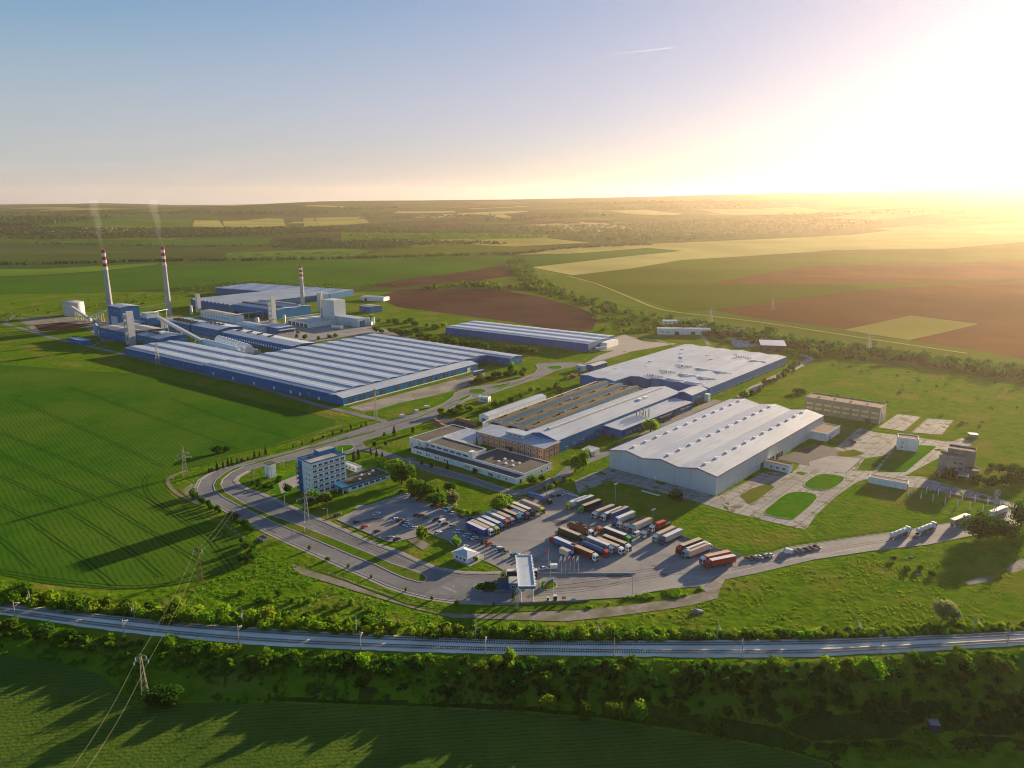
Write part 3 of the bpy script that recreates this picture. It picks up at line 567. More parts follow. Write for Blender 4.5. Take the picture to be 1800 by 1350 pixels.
# ================================================================ buildings
RAD = math.radians
_wc = {}
def wmesh(w, h, fr='frame_white', gl='glass_dark', bars=1):
    k = (w, h, fr, gl, bars)
    if k not in _wc:
        b = MB(); t = .1 if w < 2 else .16
        b.box(-w/2, w/2, -.05, .05, 0, h, 0)
        n = bars + 1; pw = (w - t*(n+1)) / n
        for i in range(n):
            x = -w/2 + t + i*(pw + t); b.box(x, x + pw, -.075, -.05, t, h - t, 1)
        me = b.mesh('window', [fr, gl]); _wc[k] = me
    return _wc[k]
class Bld:
    def __init__(s, name, label, cat, o, ang, L, W, h, group=None, z=None):
        zz = hz(o[0] + 2, o[1] + 2) if z is None else z
        s.t = thing(name, label, cat, (o[0], o[1], zz), RAD(ang), group); s.L, s.W, s.h = L, W, h
    def wall_item(s, mesh, name, side, d, z, out=.0, box=None):
        L, W = (s.L, s.W) if box is None else (box[1]-box[0], box[3]-box[2]); x0, y0 = (0, 0) if box is None else (box[0], box[2])
        o = bpy.data.objects.new(name, mesh); link(o, s.t)
        e = .04 + out
        if side == 'S': o.location = (x0 + d, y0 - e, z)
        elif side == 'N': o.location = (x0 + d, y0 + W + e, z); o.rotation_euler.z = math.pi
        elif side == 'E': o.location = (x0 + L + e, y0 + d, z); o.rotation_euler.z = math.pi/2
        else: o.location = (x0 - e, y0 + d, z); o.rotation_euler.z = -math.pi/2
        return o
    def windows(s, side, ds, zs, w, h, fr='frame_white', gl='glass_dark', bars=1, name='window', box=None):
        me = wmesh(w, h, fr, gl, bars)
        for z in zs:
            for d in ds: s.wall_item(me, name, side, d, z, box=box)
    def door(s, side, d, w, h, m='door_dark', name='door', z=0, box=None):
        k = ('d', w, h, m)
        if k not in _wc:
            b = MB(); b.box(-w/2, w/2, -.06, .04, 0, h); b.box(-w/2-.15, -w/2, -.12, .04, 0, h+.15); b.box(w/2, w/2+.15, -.12, .04, 0, h+.15); b.box(-w/2, w/2, -.12, .04, h, h+.15)
            _wc[k] = b.mesh('door', m)
        return s.wall_item(_wc[k], name, side, d, z, box=box)
    def flat(s, wall, roof, par=.5, trim=None, box=None, z0=0, nm='wall'):
        x0, x1, y0, y1 = box or (0, s.L, 0, s.W); h = s.h
        MB().box(x0, x1, y0, y1, z0 - .3 if z0 == 0 else z0, h - par).build(nm, wall, s.t)
        MB().box(x0 + .28, x1 - .28, y0 + .28, y1 - .28, h - par, h - par + .06).build('roof', roof, s.t)
        p = MB(); q = .03
        p.box(x0 - q, x1 + q, y0 - q, y0 + .28, h - par - .02, h); p.box(x0 - q, x1 + q, y1 - .28, y1 + q, h - par - .02, h)
        p.box(x0 - q, x0 + .28, y0 + .28, y1 - .28, h - par - .02, h); p.box(x1 - .28, x1 + q, y0 + .28, y1 - .28, h - par - .02, h)
        p.build('parapet', trim or wall, s.t)
        return s
    def bays(s, bays, axis, rise, wall, roof, sky=None, sw=3.8, oh=.35, hs=None, trim=None):
        """gabled bays; axis = direction the ridge runs"""
        w = MB(); r = MB(); rise0 = rise; hs = hs or [s.h] * len(bays)
        for i, (bb, h) in enumerate(zip(bays, hs)):
            x0, x1, y0, y1 = bb
            a0, a1 = (y0, y1) if axis == 'x' else (x0, x1); l0, l1 = (x0, x1) if axis == 'x' else (y0, y1); mid = (a0 + a1) / 2; rise = min(rise0, .105*(mid - a0)) if axis == 'x' else rise0
            prof = [(a0, -.3), (a1, -.3), (a1, h), (mid, h + rise), (a0, h)]
            (w.extrude_x if axis == 'x' else w.extrude_y)(prof, l0, l1)
            e = oh; sl = rise / (mid - a0)
            rp = [(a0 - .12, h + .05 - .12*sl), (mid, h + rise + .05), (a1 + .12, h + .05 - .12*sl), (a1 + .12, h + .22 - .12*sl), (mid, h + rise + .22), (a0 - .12, h + .22 - .12*sl)]
            (r.extrude_x if axis == 'x' else r.extrude_y)(rp, l0 - e, l1 + e)
            if sky:
                k = MB(); z = h + rise + .22
                kp = [(mid - sw, z - sl*sw + .02), (mid + .6, z - sl*.6 + .02), (mid + .6, z - sl*.6 + .2), (mid, z + .24), (mid - sw, z - sl*sw + .2)]
                (k.extrude_x if axis == 'x' else k.extrude_y)(kp, l0 + 1.5, l1 - 1.2); k.build('ridge_skylight', sky, s.t)
        w.build('wall', wall, s.t); r.build('roof', roof, s.t)
        return s
    def part(s, name, m, fn, **k):
        b = MB(); fn(b); return b.build(name, m, s.t, **k)
# ---- 1 main production hall
b = Bld('production_hall', 'largest blue production hall with white ridge strips and loading doors along its front', 'factory hall', (-426.4, 831.0), -37.3, 362, 228, 7.8)
bw = 20.7
bl = [(0 if k == 0 else .02*k, 155, bw*k, bw*(k+1)) for k in range(3)] + [(155.02, 345, bw*k, bw*(k+1)) for k in range(10)] + [(155.02, 376, bw*10, bw*11)]
b.bays(bl, 'x', 2.0, 'blue_clad', 'roof_metal', 'skylight', sw=4.4, hs=[6.9]*3 + [7.8]*11)
b.part('wall', 'blue_clad', lambda m: m.extrude_y([(345.02,-.3),(361.5,-.3),(361.5,6.6),(353,8.3),(345.02,7.2)], -.4, 172))
b.part('roof', 'roof_metal_cross', lambda m: m.extrude_y([(344.9,7.32),(353,8.4),(361.9,6.62),(361.9,6.8),(353,8.58),(344.9,7.5)], -.8, 172.4))
b.part('plinth', 'white_render', lambda m: (m.box(361.5, 361.75, 0, 172, -.2, .9)))
for d in (9, 21, 33, 45, 63, 80, 92, 104, 115, 126, 137): b.door('E', d, 4.2, 4.6, box=(0, 361.5, 0, 172))
b.door('E', 159, 4.2, 4.6, 'frame_white', box=(0, 361.5, 0, 172))
me = wmesh(1.6, 2.2, 'frame_white', 'glass_dark', 0)
for d in range(10, 150, 9): b.wall_item(me, 'window', 'S', d, 1.6)
for d in (172, 205, 238, 268, 292, 305, 330): b.door('S', d, 1.8, 2.6, 'frame_white')
b.windows('E', [212, 220], [3.2], 2.2, 1.2, box=(0, 376, 0, 228)); b.windows('S', [316.5], [3], 2, 1.2)
b.windows('S', [165, 178, 191, 204], [3.2], 1.6, 1.2, bars=0, box=(172, 376, 207, 228), name='window')
rv = MB(); rv.box(-.8, .8, -.6, .6, 0, .9); rvm = rv.mesh('roof_vent', 'steel_light')
for x, y in ((250, 217.5), (262, 217.5), (300, 217), (330, 196), (318, 176), (90, 52), (120, 31)):
    o = link(bpy.data.objects.new('roof_vent', rvm), b.t); o.location = (x, y + 4, 9.2)
# ---- 2 back warehouse
b = Bld('storage_hall', 'long blue storage hall with two white roof strips standing alone by the brown ploughed field', 'warehouse', (-84, 959.4), -34.5, 205, 64, 9)
b.bays([(0, 205, 0, 21.3), (0, 205, 21.3, 42.6), (0, 205, 42.6, 64)], 'x', 2.2, 'blue_clad', 'roof_metal_plain', 'skylight')
me = wmesh(1.2, 2.4, 'door_dark', 'door_dark', 0)
for d in range(8, 200, 8): b.wall_item(me, 'window', 'S', d, .6)
b.door('E', 14, 5, 5, 'door_dark'); b.door('E', 42, 5, 5)
b.part('gate_annex', 'white_render', lambda m: m.box(205.3, 213, 30, 58, -.3, 6.5))
# ---- 3 north-east hall: bays run away from the viewer
o3 = (169.1, 639.5); a3 = -40.1; dx = math.cos(RAD(a3)); dy = math.sin(RAD(a3))
o3 = (o3[0] - 114*dx, o3[1] - 114*dy)
b = Bld('workshop_hall', 'broad blue workshop hall with low roof bays carrying white ducts, beyond the mossy roof', 'factory hall', o3, a3, 114, 175, 8.4)
bl = [(0, 19, -30, 172), (19, 38, -30, 172), (38, 57, -4, 172), (57, 76, 0, 175), (76, 95, 0, 175), (95, 114, 0, 175)]
b.bays(bl, 'y', 1.1, 'blue_clad', 'roof_metal_cross')
duct = MB(); duct.box(-4.2, 4.2, -.7, .7, 0, 1.1); dm = duct.mesh('roof_duct', 'skylight')
dark = MB(); [dark.tube((x, 0, 0), (x, 0, 1.5), .55, .7, 7) for x in (-2.4, 0, 2.4)]; dk = dark.mesh('roof_fan', 'galv')
for j, y in enumerate((4, 28, 60)):
    for x in (64, 70, 74.5): o = link(bpy.data.objects.new('roof_fan', dk), b.t); o.location = (x - 12, y + 3, 8.9)
    for x in (78, 87, 97, 106): o = link(bpy.data.objects.new('roof_duct', dm), b.t); o.location = (x - 4, y + 2, 8.9 + .2*(j % 2)); o.rotation_euler.z = .12
for x, y in ((12, 10), (28, 40), (20, 62), (34, 100), (50, 128), (24, 118), (44, 80), (62, 110), (14, 140), (70, 150)): o = link(bpy.data.objects.new('roof_duct', dm), b.t); o.location = (x, y, 8.9); o.rotation_euler.z = 1.3 * ((x + y) % 3); o.scale = (.6, .8, .9)
for x in (92, 97, 102): o = link(bpy.data.objects.new('roof_fan', dk), b.t); o.location = (x - 14, 140, 8.9)
for x in (98, 106): o = link(bpy.data.objects.new('roof_duct', dm), b.t); o.location = (x, 132, 8.9)
b.windows('E', [4 + 5*k for k in range(34)], [.4], 2.2, 1.5, 'frame_white', 'glass_dark', 1)
# ---- 4 mossy saw-tooth hall
o4 = G(848, 742, 8)
b = Bld('sawtooth_hall', 'old hall with mossy flat roof and three long blue monitors behind the peach office', 'factory hall', o4, -36.5, 50, 163, 8)
b.flat('white_render', 'bitumen_moss', par=.6)
for k, x in enumerate((5.5, 20.5, 35.5)):
    b.part('roof_monitor', ['blue_trim', 'bitumen_moss', 'roof_pale'], lambda m: (m.extrude_y([(x, 7.5), (x+7.5, 7.5), (x+7.5, 9.6), (x+5, 10.2), (x, 8.4)], 6, 161, 0), m.add([(x-.1,5.7,8.5),(x+5,5.7,10.3),(x+5,161.2,10.3),(x-.1,161.2,8.5)], [(0,1,2,3)], 1), m.add([(x+5,5.7,10.3),(x+7.6,5.7,9.7),(x+7.6,161.2,9.7),(x+5,161.2,10.3)], [(0,1,2,3)], 1),
                                                                 m.box(x-.2, x+7.8, 5.6, 5.95, 7.5, 9.6, 2)))
    for y in range(24, 160, 26): b.part('roof_wall', 'bitumen', lambda m: m.box(x - 3.6, x - .2, y, y + .5, 7.5, 8.5))
for x, y in ((31, 60), (46, 105), (15, 95), (33, 128)): b.part('roof_vent', 'roof_pale', lambda m: m.box(x, x + 1.6, y, y + 1.4, 7.4, 8.8))
# ---- 5 long blue hall beside it (frame -40, ridge away from viewer)
b = Bld('long_hall', 'long blue hall with grey ridge vent running back from the peach office', 'factory hall', (8.0, 507.0), -39.8, 29, 172, 9.2)
b.bays([(0, 29, 0, 172)], 'y', 3.0, 'blue_clad', 'roof_metal_cross')
b.part('ridge_vent', 'roof_pale', lambda m: m.extrude_y([(13.2, 12.2), (15.8, 12.2), (15.8, 13.1), (14.5, 13.5), (13.2, 13.1)], 9, 165))
b.windows('E', [10, 20, 30, 40, 50, 60], [1.2], 3, 1.6); b.door('E', 66, 4, 4.4)
for y in (120, 128): b.part('roof_vent', 'skylight', lambda m: m.box(18, 21, y, y + 5, 11.3, 12.4))
# ---- 6 low blue annex, 7 gabled cube
b = Bld('blue_annex', 'low blue annex with pale flat-pitched roof along the side of the long blue hall', 'annex', (66.1, 532.2), -41, 15.5, 103, 6.7)
b.part('wall', 'blue_clad', lambda m: m.extrude_y([(-8, -.3), (15.5, -.3), (15.5, 6.2), (-8, 7.2)], 0, 103)); b.part('roof', 'roof_metal_cross', lambda m: m.extrude_y([(-8, 7.3), (15.9, 6.26), (15.9, 6.45), (-8, 7.5)], -.4, 103.4))
b.windows('E', [6, 12, 18, 24], [2], 2.6, 1.3); b.door('E', 52, 4, 4.2); b.door('E', 62, 5, 4.2); b.door('E', 74, 5, 4.2); b.door('S', 8, 1.2, 2.2)
b.part('dust_cyclones', 'galv', lambda m: [m.tube((4 + i*1.6, 38 + (i % 3)*2.2, 6.6), (4 + i*1.6, 38 + (i % 3)*2.2, 10.5 + (i % 3)), .5, .5, 8) for i in range(6)])
for y in (50, 56, 62, 82, 90): b.part('loading_canopy', 'door_dark', lambda m: m.box(15.6, 18, y, y + 5.5, 4.6, 4.85))
b = Bld('gabled_block', 'tall gabled blue block at the far end of the low blue annex', 'factory block', (136.5, 621.5), -40, 15, 28, 8.8)
b.bays([(0, 15, 0, 28)], 'y', 2.2, 'blue_clad', 'roof_metal_cross'); b.door('E', 7, 3.5, 3.6); b.door('E', 18, 3.5, 3.6); b.windows('E', [12], [4.5], 3, 1.2)
b.part('side_box', 'white_render', lambda m: m.box(15.3, 19, 22, 26, -.3, 6))
b = Bld('lean_to', 'small white lean-to shelter with pale roof against the long blue hall', 'shelter', (46.5, 486.5), -40, 8, 9, 4.2)
b.part('wall', 'white_render', lambda m: m.box(0, 8, 3.4, 9, -.2, 3.6)); b.part('roof', 'roof_pale', lambda m: m.hexa([(-.6,-.6,3.7),(8.6,-.6,3.7),(8.6,9.2,4.1),(-.6,9.2,4.1)], [(-.6,-.6,3.9),(8.6,-.6,3.9),(8.6,9.2,4.3),(-.6,9.2,4.3)]))
b.part('post', 'steel_light', lambda m: m.tube((.2,.2,0), (.2,.2,3.7), .1)); b.part('post', 'steel_light', lambda m: m.tube((7.8,.2,0), (7.8,.2,3.7), .1)); b.door('S', 4, 1.2, 2.2, 'blue_trim', box=(0, 8, 3.4, 9))
# ---- 8 peach office
b = Bld('office_building', 'two-storey peach office with dark red vertical stripes and blue-grey pitched roof', 'office', (-25.0, 513.3), -39.9, 60, 17, 8.1)
b.part('wall', 'peach_render', lambda m: m.box(0, 60, 0, 17, -.3, 8.1))
b.part('roof', 'roof_metal_cross', lambda m: m.hexa([(-.6,-.7,8.12),(60.7,-.7,8.12),(60.7,17.4,8.9),(-.6,17.4,8.9)], [(-.6,-.7,8.4),(60.7,-.7,8.4),(60.7,17.4,9.3),(-.6,17.4,9.3)]))
st = MB(); st.box(-.3, .3, -.07, .04, 0, 8.05); sm_ = st.mesh('wall_stripe', 'peach_stripe')
for i in range(12): b.wall_item(sm_, 'wall_stripe', 'S', .4 + i*5.38, 0)
for d in (.4, 5.6, 11, 16.6): b.wall_item(sm_, 'wall_stripe', 'E', d, 0)
b.part('fascia', 'peach_stripe', lambda m: (m.box(-.08, 60.08, -.1, 0, 7.55, 8.1), m.box(60, 60.1, -.1, 17, 7.55, 8.1)))
for i in range(11): b.windows('S', [2.3 + i*5.38, 3.9 + i*5.38], [1.3, 4.9], 1.0, 1.5, bars=0)
b.windows('E', [2.2, 3.9, 7.4, 9.2, 12.9, 14.6], [1.3, 4.9], 1.0, 1.5, bars=0)
b.part('roof_box', 'roof_pale', lambda m: m.box(22, 38, 6, 14, 8.6, 11.2)); b.part('roof_box_cap', 'roof_metal_plain', lambda m: m.box(21.6, 38.4, 5.6, 14.4, 11.2, 11.45)); b.windows('S', [26, 30, 34], [9.4], 3, 1.1, box=(0, 60, 6.0, 14))
b.door('S', 31, 2.4, 2.6, 'glass_dark'); b.part('entrance_roof', 'bitumen', lambda m: m.box(28.5, 33.5, -3, -.1, 3.1, 3.35))
# ---- 9 white low complex
b = Bld('canteen_block', 'white low complex with black bitumen roofs stepped along the works road', 'office', (-67.5, 490.8), -40.3, 92, 34, 4.0)
b.flat('white_render', 'bitumen', par=.45, box=(0, 92, 0, 7.5))
b.h = 7.4; b.flat('white_render', 'bitumen', par=.6, box=(2, 47, 7.6, 23), nm='wall'); b.windows('S', [5, 11, 17, 23, 29, 35, 41], [5.0], 4.2, .95, 'glass_dark', 'glass_dark', 0, box=(2, 47, 7.6, 23)); b.h = 4.0
b.part('stair_tower', 'white_render', lambda m: m.box(45.5, 49, 7.7, 11, -.3, 9.0))
b.h = 5.0; b.flat('white_render', 'bitumen', par=.5, box=(47.1, 92, 7.6, 34)); b.h = 4.0
for i in range(6):
    x, y = 64 + (i % 3)*6, 14 + (i // 3)*6; b.part('roof_light', 'skylight', lambda m: m.hexa([(x,y,4.5),(x+1.8,y,4.5),(x+1.8,y+1.8,4.5),(x,y+1.8,4.5)], [(x+.3,y+.3,5.3),(x+1.5,y+.3,5.3),(x+1.5,y+1.5,5.3),(x+.3,y+1.5,5.3)]))
for c_ in (6, 14.5, 23, 31.5, 50, 58): b.windows('S', [c_, c_ + 1.5, c_ + 3], [1.1], .8, 1.7, bars=0)
b.windows('S', [70, 72, 78, 84], [1.1], .9, 1.6, bars=0); b.windows('E', [14, 24, 30], [1.4], 1.2, 1.5); b.door('E', 4, 1.2, 2.2)
b.part('flue', 'steel_light', lambda m: m.tube((4, 3.5, 3.5), (4, 3.5, 9.2), .7, .55, 10)); b.part('flue', 'steel_light', lambda m: m.tube((-1.2, 1.5, 0), (-1.2, 1.5, 6.5), .7, .6, 10))
b = Bld('canteen_wing', 'white blank-walled wing with wide dark roof beside the pallet yard', 'office wing', (-69.8, 499.5), -40.3, 15.2, 42, 8.2)
b.flat('white_render', 'bitumen', par=.5); b.windows('E', [30, 36], [4.5], 2, 1.4)
b = Bld('link_building', 'low link building with pale metal roof joining the white complex to the peach office', 'link building', (-49.5, 512.5), -40.3, 24, 22, 6.0)
b.part('wall', 'white_render', lambda m: m.box(0, 24, 0, 22, -.3, 5.6)); b.part('roof', 'roof_metal_cross', lambda m: m.hexa([(-.3,-.4,5.62),(24.3,-.4,5.62),(24.3,22.3,6.6),(-.3,22.3,6.6)], [(-.3,-.4,5.85),(24.3,-.4,5.85),(24.3,22.3,6.85),(-.3,22.3,6.85)])); b.windows('S', [20], [2.5], 2.4, 1.8)
b = Bld('side_hall', 'narrow pale-roofed side hall along the left edge of the mossy roof', 'annex', G(864, 735, 5), -36.5, 9, 78, 5.6)
b.o2 = None
b.t.location.x -= 9.5; b.t.location.y += 7
b.bays([(0, 9, 0, 78)], 'y', 1.2, 'white_render', 'roof_metal_cross'); b.door('S', 4.5, 3, 3.4, 'blue_trim')
# ---- 10 grey warehouse
b = Bld('grey_warehouse', 'pale grey three-ridged warehouse with red eaves trim and rows of roof vents', 'warehouse', (61.8, 462), -41.1, 73.3, 169, 11.6)
b.bays([(24.43*k, 24.43*(k+1), 0, 169) for k in range(3)], 'y', 2.3, 'grey_clad', 'roof_metal_cross')
rv = MB(); rv.hexa([(-1.2,-1.6,-.3),(1.2,-1.6,-.3),(1.2,1.6,-.3),(-1.2,1.6,-.3)], [(-.8,-1.3,.9),(.8,-1.3,.9),(.8,1.3,.9),(-.8,1.3,.9)]); rvm = rv.mesh('roof_vent', 'skylight')
for k in range(3):
    for j in range(12): o = link(bpy.data.objects.new('roof_vent', rvm), b.t); o.location = (24.43*k + 12.2, 9 + j*13.6, 14.15)
    b.part('ridge_cap', 'roof_pale', lambda m: m.extrude_y([(24.43*k+11.9, 14.02), (24.43*k+12.5, 14.02), (24.43*k+12.22, 14.35)], 0, 169))
b.part('eaves_trim', 'red_trim', lambda m: (m.box(73.3, 73.5, -.1, 169.1, 11.15, 11.55), [m.hexa([(24.43*k+a, -.42, 11.15 + (2.3 if a else 0)), (24.43*k+a+12.2, -.42, 11.15 + (0 if a else 2.3)), (24.43*k+a+12.2, -.36, 11.15 + (0 if a else 2.3)), (24.43*k+a, -.36, 11.15 + (2.3 if a else 0))], [(24.43*k+a, -.42, 11.5 + (2.3 if a else 0)), (24.43*k+a+12.2, -.42, 11.5 + (0 if a else 2.3)), (24.43*k+a+12.2, -.36, 11.5 + (0 if a else 2.3)), (24.43*k+a, -.36, 11.5 + (2.3 if a else 0))]) for k in range(3) for a in (0, 12.2)]))
b.part('corner_post', 'frame_white', lambda m: m.box(73.05, 73.42, -.12, .3, -.3, 11.2)); b.door('S', 27, 4, 4.4, 'grey_clad'); b.door('S', 33.5, 1.1, 2.2, 'frame_white'); b.door('E', 26, 1.1, 2.2, 'frame_white')
for d in (62, 66, 72, 76, 80, 86, 90, 94): b.door('E', d, 2.6, 3.4, name='loading_door')
b = Bld('shed', 'long narrow white shed with dark roof beside the loading yard of the grey warehouse', 'shed', (159.6, 461.8), -41, 16.3, 5.5, 4.8)
b.flat('white_render', 'bitumen_brown', par=.3, trim='bitumen'); b.windows('S', [5, 9, 13], [1.2], 1.6, 1.5)
b = Bld('office_annex', 'white single-storey annex with brown roof against the right side of the grey warehouse', 'annex', (196.5, 536), -41.5, 32, 27, 5.9)
b.flat('white_render', 'bitumen_brown', par=.4, trim='frame_white'); b.windows('E', [9 + 2.3*k for k in range(8)], [3.2], 1.1, 1.0, bars=0); b.windows('E', [3, 4.6], [1.4], .9, 1.2, bars=0); b.door('E', 7, 1.6, 3); b.windows('S', [4], [3], 1, 1)
b = Bld('abandoned_block', 'long two-storey brown block with bare yellow window bands behind the grey warehouse', 'industrial block', (233.7, 592.7), -38.2, 56, 18, 12.9)
b.flat('old_render', 'bitumen_brown', par=.6, trim='old_render')
for z in (3.6, 7.2):
    b.windows('S', [4 + 6.9*k for k in range(8)], [z], 5.2, 1.9, 'old_render', 'glass_yellow', 3)
b.door('E', 9, 6, 7.5, 'paint_lightblue'); b.door('S', 48, 4, 3, 'door_dark')
for x in (8, 20, 32, 44): b.part('roof_vent', 'old_render', lambda m: m.box(x, x + 1.2, 8, 9.2, 12.2, 13.1))
b = Bld('pump_house', 'small white cube building with two tiny windows on the right-hand lawn', 'utility building', (261.6, 497.5), -24, 12.5, 10, 9)
b.flat('white_render', 'bitumen_brown', par=.5, trim='frame_white'); b.windows('S', [3], [1.8, 5.2], 1.2, 1.0); b.part('corner_strip', 'red_trim', lambda m: m.box(12.42, 12.6, -.1, .3, -.2, 8.4)); b.windows('E', [3, 6], [1.5, 5], 1.0, 1.2)
b = Bld('concrete_tower', 'unfinished bare concrete office block with stepped roofs and lower canopy', 'office block', (264.5, 452), -32, 14, 9, 12)
b.flat('bare_concrete', 'bitumen_brown', par=.6); b.windows('S', [9, 12], [4.2, 7.6], 2.2, 1.3, 'bare_concrete', 'glass_dark', 1)
b.h = 14.5; b.flat('bare_concrete', 'bitumen_brown', par=.7, box=(4, 19, 9.1, 19), nm='wall'); b.windows('E', [2.5, 6], [2.5, 5.8, 9.2], 1.4, 1.4, 'bare_concrete', 'glass_dark', 1, box=(4, 19, 9.1, 19))
b.h = 4.6; b.flat('bare_concrete', 'bitumen_brown', par=.4, box=(14.1, 22, 2, 9), nm='wall')
b.part('canopy', 'bare_concrete', lambda m: m.box(1, 17, -9, -1, 3.0, 3.4)); [b.part('canopy_post', 'bare_concrete', lambda m: m.box(x, x + .5, -8.6, -8.1, -.2, 3.0)) for x in (1.5, 6, 11, 16)]
b = Bld('garage_row', 'long low white garage with flat brown roof at the edge of the lower lawn', 'garage', (213.6, 434.2), -34, 21, 6, 4.2)
b.flat('white_render', 'bitumen_brown', par=.25, trim='white_render'); b.part('corner_strip', 'red_trim', lambda m: m.box(20.9, 21.08, -.1, .25, -.2, 3.9)); b.door('E', 3, 2.4, 2.6)
b = Bld('hut', 'tiny grey hut alone in the rough grass right of the concrete pads', 'hut', tuple(P(1705, 770)[:2]), -10, 5, 4, 3)
b.part('wall', 'bare_concrete', lambda m: m.box(0, 5, 0, 4, -.2, 2.6)); b.part('roof', 'roof_pale', lambda m: m.box(-.4, 5.4, -.4, 4.4, 2.62, 2.85))
# ---- six-storey office
b = Bld('office_tower', 'six-storey white office block with blue fire stairs beside the dual carriageway', 'office block', (-124.1, 421.2), -43, 14.1, 23.5, 20.6)
b.flat('white_render', 'roof_beige', par=.7, trim='blue_trim')
for r in range(6): b.windows('E', [2.4 + i*3.75 for i in range(6)], [1.6 + r*3.15], 2.5, 1.5)
for r in range(6): b.part('window_panel', 'roof_pale', lambda m: m.box(14.1, 14.16, .8, 22.8, .5 + r*3.15, 1.3 + r*3.15))
b.part('fire_stairs', 'blue_trim', lambda m: [(m.box(.8, 4.6, -1.6, -.1, 2.9*k + 2.6, 2.9*k + 2.75), m.hexa([(.9,-1.5,2.9*k),(1.5,-1.5,2.9*k),(4.5,-1.5,2.9*k+2.6),(3.9,-1.5,2.9*k+2.6)], [(.9,-.9,2.9*k),(1.5,-.9,2.9*k),(4.5,-.9,2.9*k+2.6),(3.9,-.9,2.9*k+2.6)]), m.box(.8, 4.6, -1.65, -1.58, 2.9*k+3.5, 2.9*k+3.6)) for k in range(6)] + [m.box(x, x+.15, -1.6, -1.45, 0, 19) for x in (.75, 4.5)])
b.part('stair_wall', 'blue_trim', lambda m: m.box(.6, 4.8, -.06, 0, 0, 19.5)); b.windows('S', [9, 12], [3, 6.2, 9.3, 12.5, 15.6], .9, 1.2, bars=0)
b.part('lift_house', 'blue_trim', lambda m: m.box(.6, 6, 11, 22, 19.9, 22.6)); b.part('lift_house_roof', 'roof_beige', lambda m: m.box(.9, 5.7, 11.3, 21.7, 22.6, 22.7)); b.part('roof_vent', 'blue_trim', lambda m: m.box(3, 5, 5, 6.6, 19.9, 21)); b.part('antenna', 'frame_white', lambda m: m.tube((12.5, 22.5, 20), (12.5, 22.5, 24), .12))
b = Bld('conference_wing', 'low wing with mossy flat roof and blue fascia joined to the six-storey office', 'office wing', (-107.0, 431.2), -43, 14.5, 34, 4.4)
o_ = G(603, 857, 4.4); b.t.location.x = o_[0] - 14.5*math.cos(RAD(-43)); b.t.location.y = o_[1] - 14.5*math.sin(RAD(-43))
b.flat('white_render', 'bitumen_moss', par=.7, trim='blue_trim', box=(0, 14.5, 4, 34)); b.part('porch_roof', 'blue_trim', lambda m: m.box(0, 14.5, -.6, 4, 3.7, 4.35)); [b.part('porch_post', 'white_render', lambda m: m.box(x, x+.5, 0, .5, 0, 3.7)) for x in (8, 13.7)]
b.windows('E', [7.5 + 4.3*k for k in range(6)], [1.3], 3, 1.6); b.part('wall_band', 'blue_trim', lambda m: m.box(14.5, 14.56, 4, 34, 3.0, 3.68)); b.windows('S', [4, 8], [.9], 2.4, 2, box=(0, 14.5, 4, 34))
for x, y in ((4, 20), (6, 24), (9, 15), (3, 29)): b.part('roof_vent', 'skylight', lambda m: m.box(x, x+1.3, y, y+1.1, 3.8, 4.6))
b = Bld('link_corridor', 'white flat-roofed corridor behind the six-storey office', 'corridor', tuple(P(604, 822)[:2]), -43, 14, 4, 3.4); b.flat('white_render', 'roof_pale', par=.25); b.windows('S', [3, 7, 11], [1], 2.4, 1.3)
# ---- kiosk
b = Bld('gatehouse', 'small white gatehouse with grey hipped roof on the lawn beside the car park', 'gatehouse', (-27.5, 334.3), -41, 9, 6.5, 3.2)
b.part('wall', 'white_render', lambda m: m.box(0, 9, 0, 6.5, -.1, 3.1)); b.part('eaves', 'frame_white', lambda m: m.box(-1, 10, -1, 7.5, 3.1, 3.5))
b.part('roof', 'roof_metal_plain', lambda m: m.add([(-.6,-.6,3.52),(9.6,-.6,3.52),(9.6,7.1,3.52),(-.6,7.1,3.52),(3.6,3.25,4.9),(5.4,3.25,4.9)], [(0,1,5,4),(1,2,5),(2,3,4,5),(3,0,4),(3,2,1,0)])); b.windows('S', [2, 4.5, 7], [1], 1.3, 1.3); b.windows('E', [4.5], [1], 2, 1.4); b.door('E', 1.8, 1, 2.1, 'frame_white')
b.part('terrace', 'pavement', lambda m: m.box(-.3, 11.5, -1.2, 7, .02, .2))
# ---- gate canopy and weighbridge office
oc = G(911, 1034, 6.6)
b = Bld('gate_canopy', 'tall white gate canopy on columns with blue fascia across the entrance lanes', 'gate canopy', oc, 2.0, 7.2, 29, 7.6)
b.part('roof', 'roof_metal_plain', lambda m: m.box(.4, 6.8, .4, 28.6, 7.15, 7.3)); b.part('fascia', 'blue_trim', lambda m: (m.box(0, 7.2, -.05, .4, 6.2, 7.3), m.box(0, 7.2, 28.6, 29, 6.2, 7.3), m.box(0, .4, .4, 28.6, 6.2, 7.3), m.box(6.8, 7.2, .4, 28.6, 6.2, 7.3)))
b.part('rim', 'frame_white', lambda m: (m.box(-.12, 7.32, -.15, .3, 7.3, 7.65), m.box(-.12, 7.32, 28.7, 29.1, 7.3, 7.65), m.box(-.12, .35, .3, 28.7, 7.3, 7.65), m.box(6.85, 7.32, .3, 28.7, 7.3, 7.65)))
for x in (1.0, 6.0):
    for y in (.8, 14, 28): b.part('column', 'chimney_white', lambda m: m.tube((x, y, 0), (x, y, 6.25), .42, .42, 10))
for k in range(9): b.part('rim_bracket', 'frame_white', lambda m: m.box(7.3, 7.75, 1.5 + 3*k, 2.3 + 3*k, 6.9, 7.5))
b = Bld('weighbridge_office', 'blue two-part weighbridge office under the left edge of the gate canopy', 'office', tuple(P(889, 1038)[:2]), 2, 8.5, 5.5, 3.6)
